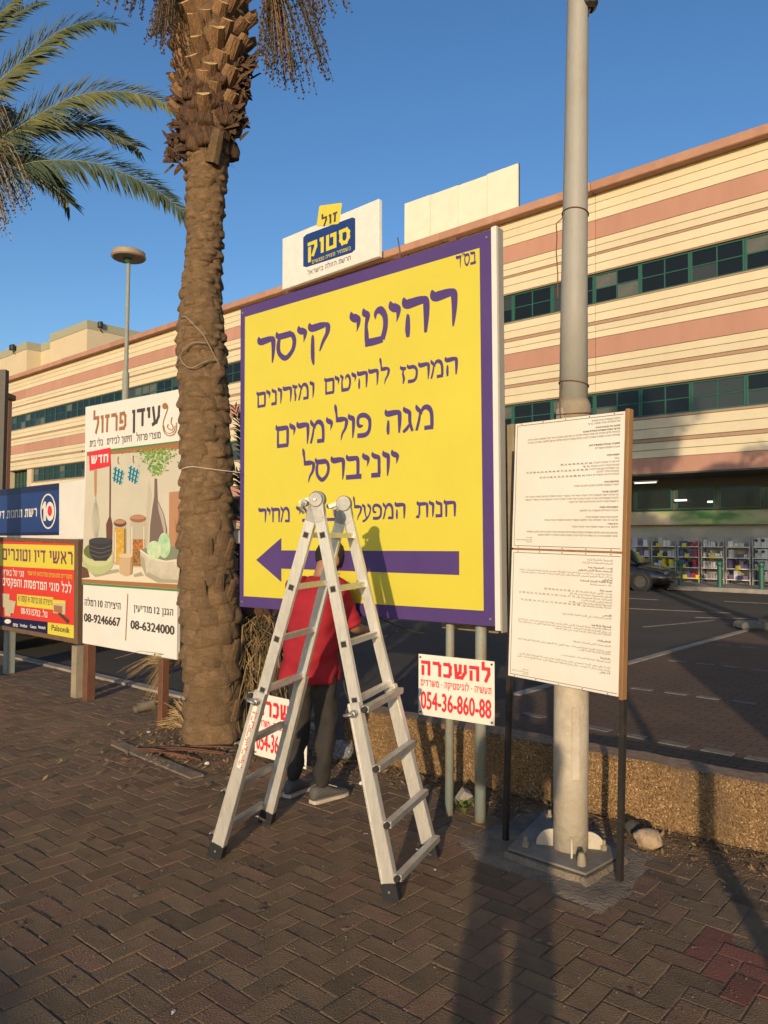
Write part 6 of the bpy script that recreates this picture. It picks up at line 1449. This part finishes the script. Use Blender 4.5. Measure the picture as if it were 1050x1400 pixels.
# ================================================================ LADDER
H1 = D(433.3, 683, 3.70); H2 = D(471.2, 688.5, 4.11)
FL, FR_, BL, BR = G(297, 1170), G(539, 1228), G(362, 1126), G(590, 1174)
ld = thing('step_ladder', 'open aluminium folding ladder standing in front of the worker and yellow billboard', 'ladder', tuple((FL+FR_+BL+BR)/4))
lo_ = (FL+FR_+BL+BR)/4
rdir = (H2-H1).normalized()
def L_(v): return v-lo_
def rd_out(h, f, f2, side):
    t = (f-h).normalized(); d = t.cross((f2-f).normalized()).normalized(); return d if d.x*side > 0 else -d
def sect(hn, hf, fn, ff, side):
    """one ladder section: near rail hn-fn, far rail hf-ff"""
    for (h, f, near) in ((hn, fn, True), (hf, ff, False)):
        rd = (ff-fn).normalized(); out = -rd if near else rd
        t = (f-h).normalized(); a = L_(h+t*.035); mid = L_(h.lerp(f, .56)); ft = L_(f)
        mb = MB(); mb.bar(a, L_(h.lerp(f, .62)), .054, .024, up=rd)
        # shallow flutes on the faces
        wide = t.cross(rd).normalized()
        mb.obj('rail', M['alu'], ld)
        mb = MB(); mb.bar(L_(h.lerp(f, .525))+out*.013, ft-t*.05+out*.013, .060, .034, up=rd, wx2=.070); so_ = mb.obj('outer_rail', M['alu'], ld)
        mb = MB()
        for s_ in (-1, 1): mb.bar(L_(h.lerp(f, .527))+out*.032+wide*s_*.027, ft-t*.055+out*.032+wide*s_*.031, .006, .006, up=rd)
        mb.obj('rail_lip', M['alu'], ld)
        mb = MB(); mb.bar(ft-t*.075+out*.013, ft+out*.013, .078, .044, up=rd); mb.obj('rubber_foot', M['rubber'], ld)
        mb = MB(); mb.disc(tuple(ft-t*.04+out*.038), out, .006, .004, 8); mb.obj('rivet', M['zinc'], ld)
        for k in range(4):
            tt = .095+.142*k; c = L_(h.lerp(f, tt))
            if near:
                mb = MB(); mb.bar(c+out*.0115, c+out*.0145, .026, .026, up=t, mi=0); mb.obj('rung_socket', M['rubber'], ld)
                mb = MB(); mb.bar(c+out*.0112, c+out*.0132, .034, .034, up=t); mb.obj('socket_rim', M['alu2'], ld)
            for s_ in (-1, 1):
                mb = MB(); mb.disc(tuple(L_(h.lerp(f, tt-.045))+out*.013+wide*s_*.02), out, .0035, .003, 8); mb.obj('rivet', M['zinc'], ld) if near and k == 0 else None
    # upper rungs
    for k in range(4):
        tt = .095+.142*k; a, b = L_(hn.lerp(fn, tt)), L_(hf.lerp(ff, tt)); d = (b-a).normalized()
        mb = MB(); mb.bar(a+d*.0125, b-d*.0125, .030, .026, up=Vector((0, 0, 1))); mb.obj('rung', M['alu'], ld)
    # outer rungs
    for k, tt in enumerate((.545, .69, .825, .95)):
        a, b = L_(hn.lerp(fn, tt)), L_(hf.lerp(ff, tt)); d = (b-a).normalized(); n_ = ((fn-hn).normalized()).cross(d).normalized()
        if n_.y*1 < 0: n_ = -n_
        o_ = rd_out(hn, fn, ff, side)*.048; mb = MB(); mb.bar(a-d*.02+o_, b+d*.02+o_, .034, .028, up=Vector((0, 0, 1))); mb.obj('outer_rung', M['alu2'], ld)
        for e, q in ((a, -d), (b, d)):
            mb = MB(); mb.disc(tuple(e+o_+q*.03), q, .014, .024, 12); mb.obj('rung_plug', M['rubber'], ld)
    # brace near the foot
    a, b = L_(hf.lerp(ff, .93)), L_(hf.lerp(ff, .99)); c = L_(hn.lerp(fn, .95)).lerp(L_(hf.lerp(ff, .95)), .72); mb = MB(); mb.bar(c, b, .018, .006); mb.obj('foot_brace', M['alu2'], ld)
    # spring latch
    c = L_(hn.lerp(fn, .55)); out = -(ff-fn).normalized(); w2 = (fn-hn).normalized().cross(out).normalized(); w2 = w2 if w2.x < 0 else -w2
    mb = MB(); mb.tube([c+out*.035-w2*.01, c+out*.045+w2*.03, c+out*.06+w2*.045, c+out*.075+w2*.03, c+out*.075-w2*.01], .007, 8); mb.disc(tuple(c+out*.05), out, .017, .03, 14); mb.obj('latch', M['zinc'], ld, smooth=True)
    c = L_(hf.lerp(ff, .55)); mb = MB(); mb.disc(tuple(c-out*.05), out, .017, .03, 14); mb.obj('latch', M['zinc'], ld, smooth=True)
sect(H1, H2, FL, BL, -1); sect(H1, H2, FR_, BR, 1)
for h, out in ((H1, -rdir), (H2, rdir)):
    h_ = L_(h)
    for dd, rr3 in ((.0, .044), (.017, .038), (-.017, .044)):
        mb = MB(); mb.disc(tuple(h_+out*dd), out, rr3*.95, .014, 28, bev=.08); mb.obj('hinge_plate', M['zinc'], ld, smooth=False)
    mb = MB(); mb.disc(tuple(h_+out*.028), out, .008, .012, 12); mb.obj('hinge_pin', M['alu'], ld)
    lx = Vector((-.055, 0, -.018)); mb = MB(); mb.disc(tuple(h_+lx+out*.012), out, .018, .02, 14); mb.tube([h_+lx+out*.02, h_+lx+out*.03+Vector((-.012, 0, -.03)), h_+lx+out*.02+Vector((.0, 0, -.05))], .007, 8); mb.bar(h_+lx+Vector((.02, 0, .02)), h_+lx+Vector((-.03, 0, .0)), .02, .02); mb.obj('hinge_lever', M['zinc'], ld, smooth=False)
    for f in ((FL, FR_) if h is H1 else (BL, BR)):
        t = (f-h).normalized(); mb = MB(); mb.bar(h_+t*.0, h_+t*.11, .066, .030, up=rdir, wx2=.05); mb.obj('hinge_arm', M['zinc'], ld)
# printed stickers on the rails
def sticker(h, f, t0, t1, lab, txt, w_=.034):
    t = (f-h).normalized(); out = -rdir; x = t.cross(out).normalized(); a = L_(h.lerp(f, t0)); Ln = (f-h).length*(t1-t0)
    offv = out*(.0305 if t0 > .5 else .0135); out2 = offv
    mb = MB(); mb.add([a+x*w_/2+offv, a-x*w_/2+offv, a-x*w_/2+t*Ln+offv, a+x*w_/2+t*Ln+offv], [(0, 1, 2, 3)]); o = mb.obj('sticker', M['paper'], ld); o['label'] = lab
    m3 = MB(); r = random.Random(int(t0*100))
    for k in range(int(Ln/.012)):
        for j in range(3):
            if r.random() < .45:
                c = a+t*(.006+k*.012)+x*(j-1)*.009+offv+out*.0012; m3.add([c+x*.003, c-x*.003, c-x*.003+t*.008, c+x*.003+t*.008], [(0, 1, 2, 3)])
    m3.obj('sticker_marks', M['redorange'], o)
sticker(H1, FL, .565, .74, 'long white sticker with small reddish warning marks', '')
t_ = (BL-H2).normalized(); a = L_(H2.lerp(BL, .13)); 
m3 = MB(); x = t_.cross(-rdir).normalized(); m3.add([a+x*.016-rdir*.0135, a-x*.016-rdir*.0135, a-x*.016+t_*.085-rdir*.0135, a+x*.016+t_*.085-rdir*.0135], [(0, 1, 2, 3)]); m3.obj('sticker', M['paper'], ld)

# ================================================================ PEOPLE
def skin(name, verts, edges, parent, m_, root=0, sub=2, disp=0.0, dsc=10, seed=0):
    me = bpy.data.meshes.new(name); me.from_pydata([v[:3] for v in verts], edges, []); o = bpy.data.objects.new(name, me); COL.objects.link(o)
    md = o.modifiers.new('skin', 'SKIN'); md.use_smooth_shade = True
    for i, v in enumerate(verts):
        sv = me.skin_vertices[0].data[i]; r_ = v[3]; sv.radius = r_ if isinstance(r_, tuple) else (r_, r_); sv.use_root = (i == root)
    s2 = o.modifiers.new('sub', 'SUBSURF'); s2.levels = sub; s2.render_levels = sub
    dg = bpy.context.evaluated_depsgraph_get(); new = bpy.data.meshes.new_from_object(o.evaluated_get(dg)); bpy.data.objects.remove(o)
    if disp:
        for v in new.vertices: v.co += v.normal*disp*noise.noise(v.co*dsc+Vector((seed, 0, 0)))
    new.materials.clear(); new.materials.append(m_); new.polygons.foreach_set('use_smooth', [True]*len(new.polygons)); return link(name, new, parent)
def shoe(parent, ankle, yaw, m_, sole):
    mt = Matrix.Translation((ankle[0], ankle[1], 0)) @ Matrix.Rotation(yaw, 4, 'Z'); secs = [(-.078, .022, .075), (-.07, .032, .098), (-.045, .036, .102), (.0, .037, .098), (.035, .038, .094), (.07, .041, .076), (.11, .046, .060), (.15, .047, .052), (.18, .041, .046), (.20, .028, .040), (.208, .012, .034)]
    mb = MB(); n = 12; vs = []
    for (y, w_, h) in secs:
        for k in range(n):
            a = 6.2832*k/n; c, s_ = math.cos(a), math.sin(a); vs.append(mt @ Vector((w_*(abs(c)**.7)*(1 if c > 0 else -1), y, .024+(h-.024)/2*(1+(abs(s_)**.8)*(1 if s_ > 0 else -1)))))
    mb.add(vs, [(i*n+k, (i+1)*n+k, (i+1)*n+(k+1) % n, i*n+(k+1) % n) for i in range(len(secs)-1) for k in range(n)]+[tuple(range(n)), tuple(reversed(range((len(secs)-1)*n, len(secs)*n)))])
    so_ = mb.obj('shoe', m_, parent, smooth=True); mb = MB(); vs = []
    for (y, w_, h) in secs:
        for z in (.001, .010, .022):
            for s_ in (-1, 1): vs.append(mt @ Vector((s_*w_*(1.04 if z < .02 else 1.0), y*1.01, z)))
    m_2 = 6; fs = []
    for i in range(len(secs)-1):
        a = i*m_2; b = a+m_2; fs += [(a, a+1, b+1, b), (a, b, b+2, a+2), (a+2, b+2, b+4, a+4), (a+1, a+3, b+3, b+1), (a+3, a+5, b+5, b+3), (a+4, b+4, b+5, a+5)]
    fs += [(0, 2, 3, 1), (2, 4, 5, 3)]; e = (len(secs)-1)*m_2; fs += [(e, e+1, e+3, e+2), (e+2, e+3, e+5, e+4)]
    mb.add(vs, fs); mb.obj('sole', sole, so_)
    mb = MB()
    for k in range(4): mb.tube([mt @ Vector((-.02, .035+k*.022, .098-k*.009)), mt @ Vector((.02, .04+k*.022, .098-k*.009))], .003, 5)
    mb.obj('laces', sole, so_)
def hand(parent, w_, d, palmn, m_, curl=.9, side=1):
    """palm and five bent fingers from wrist w_ along d, palm normal palmn"""
    d = Vector(d).normalized(); n = Vector(palmn).normalized(); s_ = d.cross(n).normalized(); w_ = Vector(w_); V = []; E = []
    def chain(pts):
        i0 = len(V)
        for k, (p, r_) in enumerate(pts): V.append((*p, r_)); 
        E.extend((i0+k, i0+k+1) for k in range(len(pts)-1))
    for k, (off_, ln) in enumerate(((-.026, .068), (-.009, .078), (.009, .073), (.025, .058))):
        a = w_+d*.085+s_*off_; b = a+(d*math.cos(curl*.5)+n*math.sin(curl*.5))*ln*.45; c = b+(d*math.cos(curl*1.3)+n*math.sin(curl*1.3))*ln*.32; e = c+(d*math.cos(curl*1.9)+n*math.sin(curl*1.9))*ln*.25
        o = skin('finger', [(*(w_+d*.06+s_*off_), .010), (*a, .0095), (*b, .0085), (*c, .0078), (*e, .0065)], [(0, 1), (1, 2), (2, 3), (3, 4)], parent, m_, sub=1)
    t0 = w_+d*.03+s_*(-.028)*side; t1 = t0+(d*.6-s_*side*.8+n*.3).normalized()*.038; t2 = t1+(d*.8-s_*side*.1+n*.5).normalized()*.032; t3 = t2+(d*.7+s_*side*.2+n*.6).normalized()*.022
    skin('thumb', [(*(w_+d*.025), .012), (*t0, .012), (*t1, .0105), (*t2, .0095), (*t3, .0075)], [(0, 1), (1, 2), (2, 3), (3, 4)], parent, m_, sub=1)
def person(label, loc, yaw, J, cols, group=None, hat=False):
    """J: dict of joints in local space (x right, y forward)"""
    t = thing('person', label, 'person', loc, yaw, group); shirt, pants, skinm, hair, shoe_, sole = cols
    g_ = lambda k: J[k]
    # continuous body: pelvis-spine-neck-head, arms, legs
    names = ['pelvis', 'waist', 'chest', 'neckb', 'neck', 'head', 'crown', 'shl', 'ell', 'wrl', 'pal', 'shr', 'elr', 'wrr', 'par', 'hipl', 'knl', 'anl', 'hipr', 'knr', 'anr']
    rad = dict(pelvis=(.12, .09), waist=(.11, .085), chest=(.105, .075), neckb=.045, neck=.052, head=(.074, .088), crown=(.060, .070), shl=.048, ell=.040, wrl=.027, pal=(.034, .016), shr=.048, elr=.040, wrr=.027, par=(.034, .016), hipl=.062, knl=.046, anl=.034, hipr=.062, knr=.046, anr=.034)
    V = [(*J[k], rad[k]) for k in names]; ix = {k: i for i, k in enumerate(names)}
    E = [('pelvis', 'waist'), ('waist', 'chest'), ('chest', 'neckb'), ('neckb', 'neck'), ('neck', 'head'), ('head', 'crown'), ('chest', 'shl'), ('shl', 'ell'), ('ell', 'wrl'), ('wrl', 'pal'), ('chest', 'shr'), ('shr', 'elr'), ('elr', 'wrr'), ('wrr', 'par'), ('pelvis', 'hipl'), ('hipl', 'knl'), ('knl', 'anl'), ('pelvis', 'hipr'), ('hipr', 'knr'), ('knr', 'anr')]
    body = skin('body', V, [(ix[a], ix[b]) for a, b in E], t, skinm)
    # shirt (torso with short sleeves), loose
    v = lambda k: Vector(J[k])
    sl_l = v('shl').lerp(v('ell'), .85); sl_r = v('shr').lerp(v('elr'), .85); hem = v('pelvis')+Vector((0, -.01, -.17))
    sx_ = (v('shr')-v('shl')).normalized(); up0 = (v('chest')-v('pelvis')).normalized()
    rings_ = [(hem, .192, .165), (hem.lerp(v('pelvis'), .6), .190, .162), (v('pelvis')+up0*.04, .184, .152), (v('waist'), .172, .138), (v('waist').lerp(v('chest'), .6), .180, .132), (v('chest')+up0*.01, .190, .132), (v('chest')+up0*.06, .188, .122), (v('chest').lerp(v('neckb'), .72), .150, .100), (v('neckb'), .085, .080), (v('neckb')+Vector((0, .012, .022)), .064, .066), (v('neckb')+Vector((0, .012, .028)), .058, .060)]
    P0 = [q[0] for q in rings_]; n = 40; vs = []
    for i, (c, rx, ry) in enumerate(rings_): pass
    fine = smooth_path([(*c, rx, ry) for c, rx, ry in rings_], 5)
    for (cx, cy, cz, rx, ry) in fine:
        for k in range(n):
            a = 6.2832*k/n; ca, sa = math.cos(a), math.sin(a); fy = (abs(sa)**.85)*(1 if sa > 0 else -1); fx_ = (abs(ca)**.8)*(1 if ca > 0 else -1)
            p = Vector((cx, cy, cz))+sx_*fx_*rx*.92+Vector((0, 1, 0))*fy*ry*1.05; fold = .020*noise.noise(Vector((p.x*6, p.y*6, p.z*13)))+.008*noise.noise(Vector((p.x*18, p.y*18, p.z*30)))+.010*math.sin(p.z*38+p.x*22+3*noise.noise(p*5))*max(0, 1-abs(p.z-1.0)*2.2)
            low = max(0, (rings_[1][0].z+.08-p.z))*.10*math.sin(a*7+2)
            vs.append(p+(p-Vector((cx, cy, cz))).normalized()*(fold+low))
    mb = MB(); nr = len(fine); mb.add(vs, [(i*n+k, i*n+(k+1) % n, (i+1)*n+(k+1) % n, (i+1)*n+k) for i in range(nr-1) for k in range(n)]+[tuple(reversed(range(n)))])
    so_ = mb.obj('shirt', shirt, t, smooth=True)
    for sh_, el_, sgn_ in (('shl', 'ell', -1), ('shr', 'elr', 1)):
        a0 = v(sh_)-sx_*sgn_*.055+Vector((0, 0, .0)); S3 = smooth_path([(*a0, .072), (*v(sh_), .078), (*v(sh_).lerp(v(el_), .35), .070), (*v(sh_).lerp(v(el_), .70), .064), (*v(sh_).lerp(v(el_), .93), .062), (*v(sh_).lerp(v(el_), .95), .05)], 5)
        mb = MB(); mb.tube([Vector(q[:3]) for q in S3], [q[3]*(1+.06*math.sin(j*1.7)) for j, q in enumerate(S3)], 20); mb.obj('sleeve', shirt, so_, smooth=True)
    PV = [(*(v('pelvis')+Vector((0, 0, -.02))), (.115, .085)), (*v('hipl'), .082), (*v('knl'), .072), (*v('hipl').lerp(v('knl'), .5), .086), (*(v('anl')+Vector((0, -.01, -.01))), .046), (*v('hipr'), .082), (*v('knr'), .072), (*v('hipr').lerp(v('knr'), .5), .086), (*(v('anr')+Vector((0, -.01, -.01))), .046), (*v('knl').lerp(v('anl'), .5), .058), (*v('knr').lerp(v('anr'), .5), .058)]
    skin('trousers', PV, [(0, 1), (1, 3), (3, 2), (2, 9), (9, 4), (0, 5), (5, 7), (7, 6), (6, 10), (10, 8)], t, pants, sub=3, disp=.018, dsc=13, seed=4)
    # hair cap over the back and top of the skull, ears, nose
    hd, cr = v('head'), v('crown'); ax = (cr-hd).normalized(); fwd_ = Vector(J['look']).normalized(); sd_ = fwd_.cross(ax).normalized(); fwd_ = ax.cross(sd_)
    bm = bmesh.new(); bmesh.ops.create_icosphere(bm, subdivisions=4, radius=1); c0 = hd.lerp(cr, .55)
    dele = []
    for q in bm.verts:
        u = q.co.copy()
        if u.y > .55 and u.z < .45 or u.z < -.62: dele.append(q)
        k = 1+.05*noise.noise(u*6)+.03*noise.noise(u*14); q.co = c0+(sd_*u.x*.088+fwd_*u.y*.104+ax*u.z*.112)*k
    bmesh.ops.delete(bm, geom=dele, context='VERTS'); MB().bm(bm).obj('hair', hair, t, smooth=True)
    for s_ in (-1, 1):
        mb = MB(); e = hd+sd_*s_*.086+ax*(-.0)+fwd_*(-.005); mb.ball(tuple(e), .014, .022, .034); mb.obj('ear', skinm, t, smooth=True)
        mb = MB(); mb.ball(tuple(hd+sd_*s_*.03+fwd_*.088+ax*.02), .011, .008, .008); mb.obj('eye', M['white'], t, smooth=True)
    mb = MB(); n0 = hd+fwd_*.095; mb.tube([n0+ax*.02, n0+fwd_*.018-ax*.02, n0-ax*.03], [.008, .015, .008], 8); mb.obj('nose', skinm, t, smooth=True)
    mb = MB(); mb.tube([n0-ax*.052-sd_*.022, n0-ax*.054+fwd_*.004, n0-ax*.052+sd_*.022], [.003, .006, .003], 6); mb.obj('mouth', M['redprint'] if False else skinm, t, smooth=True)
    for s_, w_, p_, e_ in ((1, 'wrl', 'pal', 'ell'), (-1, 'wrr', 'par', 'elr')):
        d = v(p_)-v(w_); hand(t, v(w_), d, Vector(J.get('palm', (0, 0, -1))), skinm, J.get('curl', 1.0), s_)
    shoe(t, J['anl'], J.get('fyl', 0), shoe_, sole); shoe(t, J['anr'], J.get('fyr', 0), shoe_, sole)
    return t
base_w = G(422, 1092); wy = R(-38)
J = dict(pelvis=(0, 0, .90), waist=(0, .02, 1.04), chest=(-.01, .05, 1.22), neckb=(-.01, .08, 1.35), neck=(-.01, .11, 1.40), head=(-.01, .17, 1.47), crown=(-.01, .195, 1.54), look=(.15, .9, -.45),
    shl=(-.175, .05, 1.30), ell=(-.235, .16, 1.07), wrl=(-.10, .38, 1.10), pal=(-.07, .45, 1.13), shr=(.155, .06, 1.30), elr=(.235, .14, 1.06), wrr=(.16, .37, 1.02), par=(.13, .44, 1.05),
    hipl=(-.09, 0, .86), knl=(-.105, .03, .47), anl=(-.115, -.02, .09), hipr=(.09, 0, .86), knr=(.10, .05, .47), anr=(.105, .0, .09), palm=(.2, .2, -1), curl=1.1, fyl=.12, fyr=-.15)
wk = person('man in a red shirt and dark trousers bending at the billboard post behind the ladder', (base_w.x+.0, base_w.y+.02, 0), wy, J, (M['shirt'], M['pants'], M['skin'], M['hair'], M['shoe'], M['sole']))
# cables in the worker's hands
mcab = M['blackmetal']
for k, P in enumerate(([(478, 842), (500, 838), (530, 850), (560, 862), (580, 866)], [(478, 846), (496, 868), (520, 872), (545, 862)], [(470, 850), (480, 880), (470, 930), (478, 960)])):
    mb = MB(); mb.tube([Vector(q) for q in smooth_path([tuple(D(x, y, 4.98)) for x, y in P], 6)], .004, 6); tag(mb.obj('cable', mcab), ('black cable running from the worker hand under the billboard to the right', 'sagging black cable loop just below the worker hand', 'black cable hanging down from the worker hand')[k], 'cable')

# photographer standing behind the camera: his shadow falls on the pavement and wall
J2 = dict(pelvis=(0, 0, .94), waist=(0, .01, 1.08), chest=(0, .01, 1.30), neckb=(0, .01, 1.43), neck=(0, .015, 1.48), head=(0, .03, 1.565), crown=(0, .02, 1.64), look=(0, 1, -.05),
    shl=(-.165, 0, 1.385), ell=(-.18, .12, 1.17), wrl=(-.11, .25, 1.34), pal=(-.08, .28, 1.41), shr=(.165, 0, 1.385), elr=(.18, .12, 1.17), wrr=(.11, .25, 1.34), par=(.08, .28, 1.41),
    hipl=(-.10, 0, .89), knl=(-.10, .03, .49), anl=(-.11, 0, .09), hipr=(.10, 0, .89), knr=(.10, .03, .49), anr=(.11, 0, .09), palm=(0, .3, 1), curl=.6)
pg = person('photographer in a grey shirt standing behind the viewpoint', (-.20, -.42, 0), 0, J2, (mat('grey_cotton', (.2, .2, .22), .9), M['pants'], M['skin'], M['hair'], M['shoe'], M['sole']))
# street-sign post just outside the picture on the right
t = post('street_post', 'grey street post outside the right edge whose thin shadow crosses the wall', 'post', 525, 1300, .046, 3.2, M['galv']); t.location = (.985, .35, 0)
# second thin post
t.rotation_euler = (0, 0, 0)
